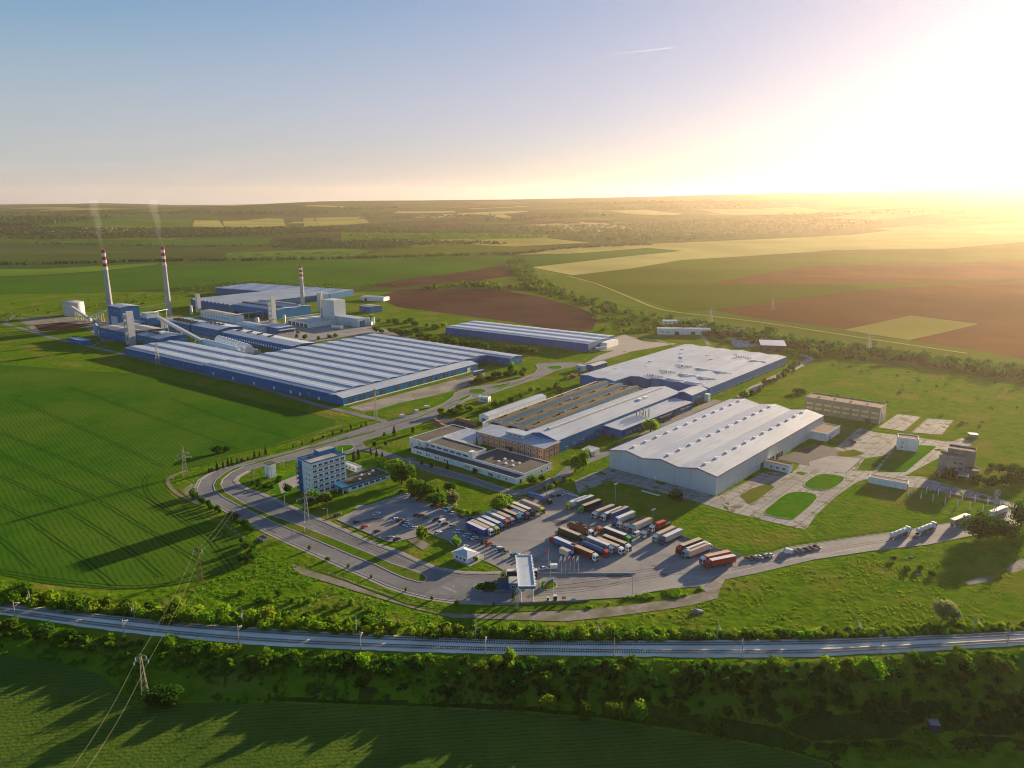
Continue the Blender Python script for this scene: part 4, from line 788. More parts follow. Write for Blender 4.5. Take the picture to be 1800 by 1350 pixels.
b.part('wall', 'blue_trim', lambda m: m.box(1.5, 8.4, 0, 5.5, -.1, 3.3)); b.part('roof', 'roof_pale', lambda m: m.box(1.2, 8.7, -.3, 5.8, 3.32, 3.6)); b.part('side_room', 'blue_clad', lambda m: m.box(-3.2, 1.4, 1, 5, -.1, 3.2)); b.part('side_roof', 'bitumen', lambda m: m.box(-3.4, 1.6, .8, 5.2, 3.22, 3.4)); b.windows('S', [3.4, 6], [.9], 1.8, 1.5); b.door('S', 7.9, 1, 2.2, 'frame_white')
# ---- top-left works
def tower(name, label, px, w, d, h, m, ang=-37, openings=0):
    X, Y, _ = P(*px)
    t = Bld(name, label, 'tower', (X - w/2*math.cos(RAD(ang)) , Y - w/2*math.sin(RAD(ang))), ang, w, d, h)
    if openings:
        for x in (0, w - 2.2):
            t.part('leg_wall', m, lambda q: q.box(x, x + 2.2, 0, d, -.3, h if x else h - 3))
        for k in range(openings): t.part('floor_slab', m, lambda q: q.box(2.2, w - 2.2, .3, d - .3, h*.04 + k*h/openings*.95, h*.04 + k*h/openings*.95 + h/openings*.45))
    else:
        t.part('wall', m, lambda q: q.hexa([(0,0,-.3),(w,0,-.3),(w,d,-.3),(0,d,-.3)], [(.3,.3,h),(w-.3,.3,h),(w-.3,d-.3,h),(.3,d-.3,h)])); t.part('roof_cap', 'roof_pale', lambda q: q.box(0, w, 0, d, h + .01, h + .4))
    return t
tower('batch_tower', 'tall white framed tower with openings at the far corner of the largest blue hall', (225, 607), 9, 8, 40, 'steel_light', openings=5)
tower('lift_tower', 'white framed tower with slotted front near the small blue workshop', (476, 567), 8.5, 7, 36, 'steel_light', openings=5)
tower('concrete_stack', 'square grey concrete tower right of the shortest striped chimney', (561, 549), 7.5, 7, 29, 'chimney_grey')
tower('vent_tower', 'slim white square tower left of the distant workshop roofs', (346.5, 549), 6, 6, 27, 'steel_light'); 
t = Bld('storage_tank', 'large white cylindrical storage tank with domed top at far left of the works', 'tank', tuple(P(122, 556)[:2]), 0, 1, 1, 20)
t.t.location.y += 14
t.part('shell', 'steel_light', lambda m: m.tube((0,0,-.3), (0,0,19), 14, 14, 40)); t.part('dome', 'roof_pale', lambda m: (m.tube((0,0,19.02), (0,0,20.4), 14.1, 8, 40), m.tube((0,0,20.42), (0,0,21), 8, .5, 40)))
def gallery(label, p0, z0, p1, z1, w=3.2, hh=2.8, legs=3):
    a = Vector((*G(*p0, z0), z0)); c = Vector((*G(*p1, z1), z1)); d = (c - a); L_ = d.length
    t = thing('conveyor_gallery', label, 'conveyor', (a.x, a.y, 0), math.atan2(d.y, d.x)); hl = math.hypot(d.x, d.y)
    MB().hexa([(0,-w/2,z0-hh),(0,w/2,z0-hh),(hl,w/2,z1-hh),(hl,-w/2,z1-hh)], [(0,-w/2,z0),(0,w/2,z0),(hl,w/2,z1),(hl,-w/2,z1)]).build('gallery_tube', 'steel_light', t)
    for k in range(legs):
        f = (k + .6) / (legs + .2); x = hl*f; z = z0 + (z1 - z0)*f - hh
        if z > 1: m = MB(); m.tube((x,-w/2,-.2), (x,-w/2,z), .3); m.tube((x,w/2,-.2), (x,w/2,z), .3); m.build('trestle', 'galv', t)
gallery('inclined white conveyor gallery running down from the storage tank', (127, 538), 19, (160, 560.5), 3); gallery('short conveyor gallery rising towards the left striped chimney', (158, 556), 5, (184, 545), 17)
gallery('long white conveyor gallery sloping down to the roof of the largest blue hall', (277, 555), 24, (355, 597), 9, 4, 3.2)
b = Bld('transfer_house', 'small grey transfer house at the foot of the tank conveyor', 'hut', tuple(P(163, 567)[:2]), -37, 9, 7, 5); b.flat('grey_clad', 'roof_pale', par=.3); b.door('S', 5.5, 3.2, 3.2)
b = Bld('melting_house', 'tall blue and grey furnace house beside the left striped chimney', 'furnace house', (-548, 1037), -38, 34, 26, 26); b.bays([(0, 34, 0, 26)], 'x', 1.6, 'blue_clad', 'roof_metal_cross'); b.part('grey_cladding', 'grey_clad', lambda m: m.box(6, 24, -.3, 0, -.2, 13)); b.windows('S', [4, 10, 16, 22, 28], [20], 3, 1.4)
b = Bld('furnace_hall', 'blue furnace hall with brownish ridged roof behind the white framed tower', 'factory hall', (-512.9, 942.6), -38, 75, 45, 12); b.bays([(0, 75, 0, 22), (0, 75, 22, 44)], 'x', 2.5, 'blue_clad', 'roof_beige'); b.windows('S', [8 + 9*k for k in range(7)], [6], 3, 1.5)
b = Bld('annealing_hall', 'blue hall with grey roof louvres just behind the far end of the largest hall', 'factory hall', (-455.6, 908.3), -38.5, 64, 34, 10); b.bays([(0, 64, 0, 34)], 'x', 3, 'blue_clad', 'roof_metal'); b.part('ridge_louvre', 'bitumen', lambda m: m.box(14, 38, 13, 21, 12, 14)); b.part('ridge_louvre', 'skylight', lambda m: m.box(39, 44, 14, 20, 12.2, 14.5)); b.windows('S', [6 + 8*k for k in range(7)], [4], 3, 1.5)
b = Bld('boiler_annex', 'low blue box building on the grass beside the works road at far left', 'annex', (-528, 901), -38, 36, 11, 6); b.flat('blue_clad', 'roof_pale', par=.4); b.windows('S', [5, 13, 21, 29], [2.4], 2.2, 1.3)
t = Bld('vessel', 'upright teal vessel beside the low blue box building', 'vessel', tuple(P(170, 590)[:2]), 0, 1, 1, 1); t.part('shell', 'paint_lightblue', lambda m: m.tube((0,0,0), (0,0,14), 2.6, 2.4, 14)); t.part('cone_top', 'steel_light', lambda m: m.tube((0,0,14.02), (0,0,16), 2.4, .4, 14))
b = Bld('mixing_house', 'square grey and blue block at the head of the long conveyor gallery', 'process block', (-486, 996), -38, 17, 18, 22); b.part('wall', 'blue_clad', lambda m: m.box(0, 17, 0, 18, -.3, 16)); b.part('wall', 'grey_clad', lambda m: m.box(1, 16, 1, 17, 16.02, 22)); b.part('roof', 'roof_pale', lambda m: m.box(.7, 16.3, .7, 17.3, 22.02, 22.5)); b.windows('S', [4, 9, 13], [11], 2, 1.4)
b = Bld('cullet_roof', 'open-sided pale roof on posts between the two left chimneys', 'open shed', (-513, 985), -38, 30, 24, 10); b.part('roof', 'roof_metal_cross', lambda m: m.hexa([(0,0,9),(30,0,9),(30,24,12),(0,24,12)], [(0,0,9.3),(30,0,9.3),(30,24,12.3),(0,24,12.3)])); [b.part('post', 'galv', lambda m: m.box(x, x+.6, y, y+.6, -.2, 9 + y/8)) for x in (.2, 14.7, 29) for y in (.3, 23)]
b = Bld('melt_hall', 'blue hall with dark roof vents in front of the middle striped chimney', 'factory hall', (-456.7, 1010), -41, 58, 30, 10); b.bays([(0, 58, 0, 30)], 'x', 2.6, 'blue_clad', 'roof_metal'); [b.part('roof_fin', 'bitumen', lambda m: m.box(x, x + 1.2, 4, 14, 10.9, 13.2)) for x in range(8, 54, 9)]; b.windows('S', [5 + 8*k for k in range(7)], [4], 3, 1.4)
b = Bld('forming_hall', 'blue hall with curved roof fins and a row of low windows, mid works', 'factory hall', (-411.2, 973.1), -39.1, 64, 34, 10); b.bays([(0, 64, 0, 34)], 'x', 2.6, 'blue_clad', 'roof_metal_plain'); [b.part('roof_fin', 'bitumen', lambda m: m.box(x, x + 1.2, 14, 22, 11.8, 13.6)) for x in (12, 22, 32, 42)]; b.windows('S', [4 + 5*k for k in range(12)], [2], 2.2, 1.6)
b = Bld('finishing_hall', 'long low blue hall with a row of white windows behind the white tunnels', 'factory hall', (-352.6, 922.4), -39.9, 146, 29, 9); b.bays([(0, 146, 0, 29)], 'x', 2.6, 'blue_clad', 'roof_metal_plain'); [b.part('roof_fin', 'bitumen', lambda m: m.box(x, x + 1.2, 10, 18, 11, 12.6)) for x in (16, 38, 60, 82)]; b.windows('S', [4 + 5*k for k in range(26)], [3], 2.2, 2.0, 'frame_white', 'skylight', 0)
for lab, a_, c_, zz in (('lower white ribbed tunnel duct in front of the long low blue hall', (356, 600), (432, 620), 5), ('upper white ribbed tunnel duct bending down beside the long low blue hall', (384, 594), (452, 614), 6)):
    A = Vector((*G(*a_, zz), 0)); B_ = Vector((*G(*c_, zz), 0)); d = B_ - A; L_ = d.length
    t = thing('tunnel_duct', lab, 'duct', A, math.atan2(d.y, d.x))
    ar = [(5.5*math.cos(q), 1 + 8*math.sin(q)) for q in np.linspace(0, math.pi, 11)]; MB().extrude_x([(5.5, -.2)] + ar + [(-5.5, -.2)], 0, L_*.8).build('tunnel_shell', 'skylight', t, smooth=False)
    ar2 = [(5*math.cos(q), .5 + 5*math.sin(q)) for q in np.linspace(0, math.pi, 9)]; MB().extrude_x([(5, -.2)] + ar2 + [(-5, -.2)], L_*.8 + .01, L_).build('tunnel_end', 'roof_pale', t)
    for k in range(1, 9): MB().extrude_x([(y*1.02, z*1.02) for y, z in ar], L_*.8*k/9, L_*.8*k/9 + .4).build('tunnel_rib', 'steel_light', t)
b = Bld('blue_workshop', 'small blue workshop with three roof ridges and a columned porch', 'workshop', (-319.8, 982.6), -42, 30, 24, 7); b.bays([(0, 30, 8*k, 8*k+8) for k in range(3)], 'x', 1.2, 'blue_clad', 'roof_metal_plain'); b.part('porch', 'roof_pale', lambda m: m.box(30.1, 37, 0, 24, 4.6, 5)); [b.part('porch_post', 'blue_trim', lambda m: m.box(36, 36.6, y, y+.6, -.2, 4.6)) for y in (.4, 6, 12, 18, 23)]; b.windows('S', [4, 10, 16, 22], [3], 2.4, 1.4)
b = Bld('loading_shed', 'wide low shed with grey-white roofs and open front below the shortest chimney', 'shed', (-308.1, 1045.0), -43.5, 52, 66, 6); b.bays([(0, 52, 0, 22), (0, 52, 22, 44), (0, 40, 44, 66)], 'x', 1.4, 'white_render', 'roof_pale'); [b.door('S', d, 7, 4.4) for d in (6, 16, 26, 36, 46)]
b = Bld('glazed_shed', 'pale small shed with brown-stained roof left of the lift tower', 'shed', tuple(P(405, 580)[:2]), -40, 60, 20, 6); b.bays([(0, 60, 0, 20)], 'x', 1.6, 'white_render', 'roof_metal'); b.windows('S', [5 + 7*k for k in range(8)], [2.2], 3, 1.5); b.t.location.y += 18
b = Bld('pink_shed', 'long pale pink shed with grey roof in front of the far workshop halls', 'shed', (-452, 1108), -41, 88, 18, 9); b.bays([(0, 88, 0, 18)], 'x', 1.4, 'white_render', 'roof_beige'); b.windows('S', [6 + 8*k for k in range(10)], [4], 3, 1.6)
b = Bld('vaulted_hall', 'far blue hall whose pale roof is ribbed with many small vaults', 'factory hall', (-514.6, 1227), -38, 110, 190, 10); b.bays([(11*k, 11*k+11, 0, 190) for k in range(10)], 'y', 2.2, 'blue_clad', 'roof_metal')
b = Bld('rolling_hall', 'dark blue hall with long roof monitors between the lift tower and the shortest chimney', 'factory hall', (-420.0, 1150.0), -37, 108, 60, 13); b.bays([(0, 108, 0, 30), (0, 108, 30, 60)], 'x', 2.2, 'blue_clad', 'roof_metal_plain'); b.part('roof_monitor', 'bitumen', lambda m: m.box(6, 100, 13, 17, 14.6, 16.4)); b.part('roof_monitor', 'roof_beige', lambda m: m.box(6, 100, 43, 47, 14.6, 16.4)); b.door('S', 80, 6, 6)
b = Bld('distant_hall', 'farthest blue hall with wide pale striped roof under the green hill', 'factory hall', (-540.2, 1399.5), -27, 245, 88, 10); b.bays([(0, 245, 14.7*k, 14.7*k+14.7) for k in range(6)], 'x', 1.8, 'blue_clad', 'roof_metal_plain', 'skylight', sw=2)
t = Bld('grain_silo', 'tall pale grey silo block with a low extension right of the shortest chimney', 'silo', (-262, 1056), -38, 25, 20, 33)
t.part('silo_block', 'grey_clad', lambda m: m.box(0, 25, 0, 20, -.3, 31)); t.part('roof_rail', 'steel_light', lambda m: m.box(.5, 24.5, .5, 19.5, 31.02, 32.2)); t.part('extension', 'grey_clad', lambda m: m.box(25.1, 70, 2, 18, -.3, 11)); t.part('roof', 'roof_metal_cross', lambda m: m.box(25.1, 70.4, 1.6, 18.4, 11.02, 11.4)); t.door('E', 8, 9, 8, 'blue_trim', box=(0, 70, 2, 18)); t.part('lift_mast', 'galv', lambda m: m.tube((-2, 1, 0), (-2, 1, 44), .8, .5, 8)); t.part('elevator_leg', 'old_render', lambda m: m.box(-3.2, -.9, .2, 2.2, 0, 20)); t.windows('S', [4, 12, 20], [8, 15, 22], 1.2, 1.2, bars=0)
b = Bld('bagging_shed', 'small blue shed with pale roof tucked behind the silo extension', 'shed', tuple(P(632, 548)[:2]), -38, 26, 22, 9); b.bays([(0, 26, 0, 22)], 'x', 1.8, 'blue_clad', 'roof_beige'); b.door('S', 12, 5, 5)
b = Bld('field_store', 'low white store at the edge of the brown ploughed field behind the silo', 'store', tuple(P(634, 528)[:2]), -20, 44, 20, 6); b.bays([(0, 44, 0, 20)], 'x', 1.2, 'white_render', 'roof_pale'); b.door('S', 10, 4, 4)
for lab, px_, L_ in (('white horizontal gas vessel nearest the silo yard road', (584, 578), 16), ('white horizontal gas vessel beside the upright white vessels', (634, 571), 18)):
    t = thing('gas_vessel', lab, 'tank', P(*px_), RAD(-20)); MB().tube((0,0,3), (L_,0,3), 2.6, 2.6, 14).build('shell', 'frame_white', t); [MB().box(x, x+1, -1.8, 1.8, -.1, 1.2).build('saddle', 'mast_conc', t) for x in (2.5, L_ - 3.5)]
for lab, px_ in (('left upright white vessel by the silo yard', (648, 572)), ('right upright white vessel by the silo yard', (656.5, 571))):
    t = thing('upright_vessel', lab, 'tank', P(*px_)); MB().tube((0,0,0), (0,0,10), 2.2, 2.2, 14).build('shell', 'frame_white', t); MB().tube((0,0,10.02), (0,0,11), 2.2, .6, 14).build('dome', 'roof_pale', t)
# ---- chimneys
def chimney(label, px_, h, r0, r1):
    X, Y, Z = P(*px_); t = thing('striped_chimney', label, 'chimney', (X, Y, Z), 0, 'striped factory chimneys')
    R_ = lambda z: r0 + (r1 - r0)*(z / h) ** .8
    cut = h * .73
    b = MB(); zs = np.linspace(-.5, cut, 8); [b.tube((0,0,p), (0,0,q), R_(max(p,0)), R_(q), 20, cap=False) for p, q in zip(zs, zs[1:])]; b.build('shaft', 'chimney_grey', t)
    k = 6; bh = (h - cut) / k
    for i in range(k):
        z0 = cut + i*bh; q = MB(); q.tube((0,0,z0), (0,0,z0 + bh), R_(z0) + .03, R_(z0 + bh) + .03, 20, cap=i == k-1); q.build('white_band' if i % 2 == 0 else 'red_band', 'chimney_white' if i % 2 == 0 else 'chimney_red', t)
    q = MB(); q.tube((0,0,cut - .4), (0,0,cut - .1), R_(cut) + 1.0, R_(cut) + 1.0, 20); q.build('gallery_ring', 'galv', t); q = MB(); [q.tube((R_(0)*.9 + .4, y, 0), (R_(h) + .4, y, h), .07, n=4) for y in (-.3, .3)]; q.build('ladder', 'galv', t)
chimney('left tall grey chimney with red and white bands next to the furnace house', (197, 568), 100, 4.5, 2.4); chimney('middle tall grey chimney with red and white bands, topped by thin smoke', (298, 554), 100, 4.4, 2.3); chimney('shortest red and white banded chimney, near the silo block', (533.5, 552), 72, 3.6, 2.0)
t = thing('flue_stack', 'thin short white flue between the square white tower and the pink shed', 'flue', P(337, 553)); MB().tube((0,0,0), (0,0,13), 1.9, 1.7, 12).build('shaft', 'frame_white', t); MB().tube((0,0,13.02), (0,0,14), 1.9, 1.9, 12).build('cap', 'galv', t)
for px_, h in (((166, 428), 46), ((278, 425), 46)):
    X, Y, _ = P(*((197, 568) if px_[0] < 200 else (298, 554)))
    b = MB(); rs = [(0, 0, 101, 1.6), (-2, 2, 108, 2.4), (-7, 6, 120, 3.6), (-8, 12, 134, 4.6), (-16, 20, 150, 6), (-18, 26, 166, 7)]
    for (px0, py0, pz0, pr0) in rs: b.v += [(px0 + pr0*math.cos(k*math.pi/6), py0 + pr0*math.sin(k*math.pi/6), pz0) for k in range(12)]
    nr_ = len(rs); b.f = [(12*i+k, 12*i+(k+1)%12, 12*i+12+(k+1)%12, 12*i+12+k) for i in range(nr_-1) for k in range(12)] + [tuple(range(11, -1, -1)), tuple(range(12*nr_-12, 12*nr_))]; b.m = [0]*len(b.f)
    m = bpy.data.materials.get('smoke_vol')
    if not m:
        m = bpy.data.materials.new('smoke_vol'); m.use_nodes = True; N = m.node_tree.nodes; N.remove(N['Principled BSDF']); v = N.new('ShaderNodeVolumeScatter'); v.inputs['Color'].default_value = (.85,.87,.9,1); v.inputs['Density'].default_value = .008; m.node_tree.links.new(v.outputs[0], N['Material Output'].inputs['Volume']); MATS['smoke_vol'] = m
    me = b.mesh('smoke', 'smoke_vol'); bm = bmesh.new(); bm.from_mesh(me); bmesh.ops.remove_doubles(bm, verts=bm.verts, dist=.01); bmesh.ops.recalc_face_normals(bm, faces=bm.faces); bm.to_mesh(me); bm.free(); o = link(bpy.data.objects.new('smoke', me)); o.location = (X, Y, 0); o['kind'] = 'stuff'
# pipe bridges and small plant between the halls
for lab, a_, c_, zz in (('pipe bridge on trestles crossing from the furnace house to the middle chimney', (232, 571), (296, 558), 12), ('pipe bridge on trestles between the pale pink shed and the dark rolling hall', (420, 563), (478, 556), 9), ('pipe bridge on trestles behind the small blue workshop', (470, 572), (560, 560), 7)):
    A = Vector((*G(*a_), 0)); B_ = Vector((*G(*c_), 0)); d = B_ - A; L_ = d.length; t = thing('pipe_bridge', lab, 'pipe bridge', A, math.atan2(d.y, d.x))
    for y in (-.9, 0, .9): MB().tube((0, y, zz), (L_, y, zz), .35, n=7).build('pipe', 'steel_light', t)
    for k in range(5): x = L_*(k + .3)/4.6; m = MB(); m.hexa([(x-.2,-1.5,-.2),(x+.2,-1.5,-.2),(x+.2,-1.2,-.2),(x-.2,-1.2,-.2)], [(x-.2,-1.5,zz-.4),(x+.2,-1.5,zz-.4),(x+.2,-1.2,zz-.4),(x-.2,-1.2,zz-.4)]); m.box(x-.2, x+.2, -1.5, 1.5, zz-.7, zz-.36); m.build('trestle', 'galv', t)
for lab, px_, r_, h_ in (('squat white tank beside the mixing house', (262, 590), 3.5, 7), ('squat grey tank in front of the pale pink shed', (452, 566), 3, 6), ('tall thin white silo beside the loading shed', (566, 566), 2, 13), ('twin-height white silo left of the loading shed', (500, 568), 2.2, 11), ('small white tank on the yard before the silo extension', (612, 573), 2.4, 5)):
    t = thing('process_tank', lab, 'tank', P(*px_)); MB().tube((0,0,-.2), (0,0,h_), r_, r_, 18).build('shell', 'steel_light', t); MB().tube((0,0,h_+.02), (0,0,h_+1.1), r_, .3, 18).build('cone_top', 'roof_pale', t)
# ---- upper right small works
b = Bld('switch_house', 'long low white switch house beside the substation at the field edge', 'switch house', tuple(P(1156, 588)[:2]), -4, 66, 12, 7); b.bays([(0, 66, 0, 12)], 'x', 1.2, 'white_render', 'roof_pale'); b.door('S', 24, 5, 4); b.door('S', 44, 5, 4); b.windows('S', [6, 12, 54, 60], [2.5], 2.4, 1.6)
b = Bld('relay_hut', 'small white relay hut at the left of the substation frames', 'hut', tuple(P(1165, 570)[:2]), -4, 20, 10, 5); b.flat('white_render', 'roof_pale', par=.3); b.windows('S', [4, 10, 16], [1.6], 2, 1.4)
b = Bld('relay_hut', 'pale relay hut at the right end of the long white switch house', 'hut', tuple(P(1219, 579)[:2]), -4, 16, 9, 6); b.flat('white_render', 'roof_pale', par=.3); b.door('S', 5, 3, 3)
for i, (x, lab) in enumerate(((1184, 'steel portal frame of the substation, nearest the left relay hut'), (1197, 'middle steel portal frame of the substation'), (1209, 'steel portal frame of the substation, nearest the right relay hut'))):
    t = thing('substation_frame', lab, 'portal frame', P(x, 573), RAD(-4), 'substation portal frames'); m = MB(); [m.tube((dx_, 0, 0), (dx_, 0, 11), .35, .25, 5) for dx_ in (0, 11)]; m.build('posts', 'galv', t); MB().box(-.5, 11.5, -.4, .4, 10.6, 11.3).build('crossbeam', 'galv', t)
b = Bld('ruined_frame', 'roofless concrete frame building at the end of the hedge', 'ruin', tuple(P(1268, 590)[:2]), -24, 30, 16, 7); [b.part('column', 'bare_concrete', lambda m: m.box(x, x+.8, y, y+.8, -.2, 7)) for x in (0, 9.7, 19.5, 29.2) for y in (0, 15.2)]; b.part('beam', 'bare_concrete', lambda m: (m.box(0, 30, 0, .8, 7.02, 7.9), m.box(0, 30, 15.2, 16, 7.02, 7.9))); b.part('wall', 'old_render', lambda m: m.box(.8, 29.2, 15.3, 15.7, -.2, 4))
b = Bld('timber_shed', 'brown shed with white roof right of the glass stock yard', 'shed', tuple(P(1337, 616)[:2]), -12, 27, 22, 6); b.part('wall', 'rust', lambda m: m.box(.5, 26.5, .5, 21.5, -.2, 6)); b.part('roof', 'skylight', lambda m: m.hexa([(-.5,-.5,6.05),(27.5,-.5,6.05),(27.5,22.5,8.2),(-.5,22.5,8.2)], [(-.5,-.5,6.4),(27.5,-.5,6.4),(27.5,22.5,8.6),(-.5,22.5,8.6)])); b.door('S', 8, 4, 4, box=(.5, 26.5, .5, 21.5)); b.door('S', 18, 4, 4, box=(.5, 26.5, .5, 21.5))
M('glass_stock', (.35,.42,.44), (.2,.26,.28), s=.4, rough=.15, metal=.3)
gs = MB(); q = [Vector((*G(*p), 0)) for p in ((1278, 596), (1312, 594), (1334, 611), (1296, 613))]
for i in range(16):
    for j in range(7):
        u, v = (i + .5)/16, (j + .5)/7; p = q[0].lerp(q[1], u).lerp(q[3].lerp(q[2], u), v); w = rnd.uniform(1.6, 2.6)
        gs.hexa([(p.x-w,p.y-.5,0),(p.x+w,p.y-.5,0),(p.x+w,p.y+.5,0),(p.x-w,p.y+.5,0)], [(p.x-w,p.y-.1+rnd.uniform(.3,.9),2.3),(p.x+w,p.y+.3,2.3),(p.x+w,p.y+.6,2.3),(p.x-w,p.y+.7,2.3)])
o = gs.build('glass_stock', 'glass_stock'); o['kind'] = 'stuff'
b = Bld('transformer_tower', 'slim white transformer tower on the grass inside the hairpin', 'transformer tower', tuple(P(466, 838)[:2]), -40, 5.2, 4.6, 9); b.part('wall', 'white_render', lambda m: m.box(0, 5.2, 0, 4.6, -.2, 8.8)); b.part('roof', 'bitumen', lambda m: m.box(-.3, 5.5, -.3, 4.9, 8.82, 9.1)); b.door('S', 2.6, 1.6, 2.3, 'paint_lightblue')
b = Bld('cabin', 'white site cabin by the shrubs opposite the roundabout', 'cabin', tuple(P(841, 706)[:2]), -20, 9, 5, 4.6); b.flat('white_render', 'roof_pale', par=.25); b.windows('S', [3, 6], [1.2], 1.6, 1.4); b.door('E', 2, 1.2, 2.2)
b = Bld('cabin', 'small grey and blue plant cabin near the timber stack', 'cabin', tuple(P(1012, 650)[:2]), -40, 9, 8, 5); b.flat('grey_clad', 'roof_pale', par=.3); b.door('S', 4, 2, 2.6, 'blue_trim')
b = Bld('flat_shed', 'blue flat shed at the left edge of the broad workshop hall', 'shed', tuple(P(1027, 657)[:2]), -40, 9, 24, 6); b.t.location.x += 3; b.t.location.y += 12; b.bays([(0, 9, 0, 24)], 'y', 1.0, 'blue_clad', 'roof_pale'); b.door('S', 4.5, 3, 3.4)
b = Bld('concrete_hut', 'low roofless concrete box beside the hairpin bend', 'concrete box', tuple(P(451, 949)[:2]), -38, 5.5, 3.6, 1.6); b.flat('bare_concrete', 'gravel', par=.5); b.door('S', 2, .9, 1.0)
# ================================================================ vehicles
def wheel_mesh(r, w):
    b = MB(); b.tube((0, -w/2, 0), (0, w/2, 0), r, r, 12); b.tube((0, -w/2 - .01, 0), (0, w/2 + .01, 0), r*.55, r*.55, 8, 1)
    return b.mesh('wheel', ['tyre', 'steel_light'])
WH_T = wheel_mesh(.5, .32); WH_C = wheel_mesh(.32, .22)
def mk(b, name, mats):
    me = b.mesh(name, mats); bm = bmesh.new(); bm.from_mesh(me); bmesh.ops.recalc_face_normals(bm, faces=bm.faces); bm.to_mesh(me); bm.free(); return me
def bevelled(b, name, mats, w=.06):
    me = b.mesh(name, mats); bm = bmesh.new(); bm.from_mesh(me); bmesh.ops.recalc_face_normals(bm, faces=bm.faces)
    bmesh.ops.bevel(bm, geom=list(bm.edges), offset=w, segments=1, affect='EDGES', clamp_overlap=True); bm.to_mesh(me); bm.free(); return me
# --- truck meshes; x forward, origin at ground under the middle of the rig
def ob(me, name, par, m=None, loc=(0, 0, 0)):
    o = bpy.data.objects.new(name, me); link(o, par); o.location = loc
    if m:
        o.material_slots[0].link = 'OBJECT'; o.material_slots[0].material = MATS[m]
    return o
CX = 8.2        # nose of the tractor
b = MB(); b.extrude_y([(CX-2.25,1.0),(CX-.05,.55),(CX,1.6),(CX-.28,3.0),(CX-.75,3.45),(CX-2.25,3.85)], -1.22, 1.22); CAB = bevelled(b, 'cab', ['paint_white'], .09)
b = MB(); b.hexa([(CX-.02,-1.08,1.75),(CX-.02,1.08,1.75),(CX+.02,1.08,1.75),(CX+.02,-1.08,1.75)], [(CX-.3,-1.0,2.85),(CX-.3,1.0,2.85),(CX-.24,1.0,2.85),(CX-.24,-1.0,2.85)]); SCREEN = mk(b, 'windscreen', 'glass_dark')
b = MB(); [b.box(CX-1.5, CX-.5, sgn*1.235-.015, sgn*1.235+.015, 1.85, 2.65) for sgn in (-1, 1)]; SIDEW = mk(b, 'side_windows', 'glass_dark')
b = MB(); b.box(CX-.02, CX+.06, -1.15, 1.15, .5, 1.0); b.box(CX+.01, CX+.05, -.8, .8, 1.1, 1.5); BUMP = mk(b, 'bumper', 'chassis')
b = MB(); b.box(CX-6.3, CX-.4, -.5, .5, .75, 1.02); [b.box(CX-4.6, CX-3.0, sgn*1.02-.25, sgn*1.02+.25, .5, 1.05) for sgn in (-1, 1)]; TCH = mk(b, 'tractor_chassis', 'chassis')
b = MB(); b.box(-8.2, 4.6, -.6, .6, .85, 1.22); [b.box(-6.9, -2.9, sgn*1.2-.03, sgn*1.2+.03, .55, 1.15) for sgn in (-1, 1)]; [b.box(1.5, 1.75, sgn*.9-.1, sgn*.9+.1, .1, 1.2) for sgn in (-1, 1)]; b.box(-8.25, -8.1, -1.2, 1.2, .45, .85); RCH = mk(b, 'trailer_chassis', 'chassis')
b = MB(); b.box(-8.25, 5.35, -1.26, 1.26, 1.22, 3.92); BOXM = bevelled(b, 'cargo_box', ['tarp_white'], .05)
b = MB(); b.box(-8.22, 5.32, -1.22, 1.22, 3.925, 4.02); [b.box(x, x+.05, -1.2, 1.2, 4.02, 4.04) for x in np.arange(-7.5, 5, 1.7)]; ROOFM = mk(b, 'cargo_roof', ['tarp_white'])
b = MB(); [b.box(-8.28, -8.25, y0, y1, 1.3, 3.85) for y0, y1 in ((-1.18,-.03),(.03,1.18))]; DOORM = mk(b, 'rear_doors', ['tarp_white'])
b = MB(); n_ = 14; pr = [(1.22*math.cos(t), 2.45 + 1.12*math.sin(t)) for t in np.linspace(0, 2*math.pi, n_+1)[:-1]]; b.extrude_x(pr, -7.6, 4.6); pr2 = [(.9*math.cos(t), 2.45 + .8*math.sin(t)) for t in np.linspace(0, 2*math.pi, n_+1)[:-1]]; b.extrude_x(pr2, -8.1, -7.61); b.extrude_x(pr2, 4.61, 5.1); b.box(-6, 3, -.4, .4, 3.58, 3.68); [b.tube((x, 0, 3.5), (x, 0, 3.85), .35, .3, 8) for x in (-5, -1.5, 2)]; TANKM = mk(b, 'tank_body', ['tarp_white'])
b = MB(); b.box(-8.2, 5.2, -1.25, 1.25, 1.22, 1.45); b.box(5.0, 5.2, -1.2, 1.2, 1.45, 2.6); [b.box(x, x+.08, sgn*1.2-.05, sgn*1.2+.05, 1.45, 2.3) for x in (-8, -4.5, -1, 2.5) for sgn in (-1, 1)]; FLATM = mk(b, 'flatbed', ['tarp_dark'])
b = MB(); b.box(-8.2, 5.2, -1.25, -1.15, 1.22, 2.9); b.box(-8.2, 5.2, 1.15, 1.25, 1.22, 2.9); b.box(-8.2, -8.1, -1.15, 1.15, 1.22, 2.9); b.box(5.1, 5.2, -1.15, 1.15, 1.22, 3.1); b.box(-8.1, 5.1, -1.15, 1.15, 1.22, 1.5); TIPM = mk(b, 'tipper_body', ['tarp_midgrey'])
b = MB(); b.box(-3.6, 2.6, -1.22, 1.22, 1.0, 3.5); SBOX = bevelled(b, 'cargo_box', ['tarp_white'], .05)
b = MB(); b.box(-3.57, 2.57, -1.2, 1.2, 3.505, 3.6); SROOF = mk(b, 'cargo_roof', ['tarp_white'])
b = MB(); b.box(-3.7, 4.6, -.5, .5, .6, .98); SCH = mk(b, 'chassis', 'chassis')
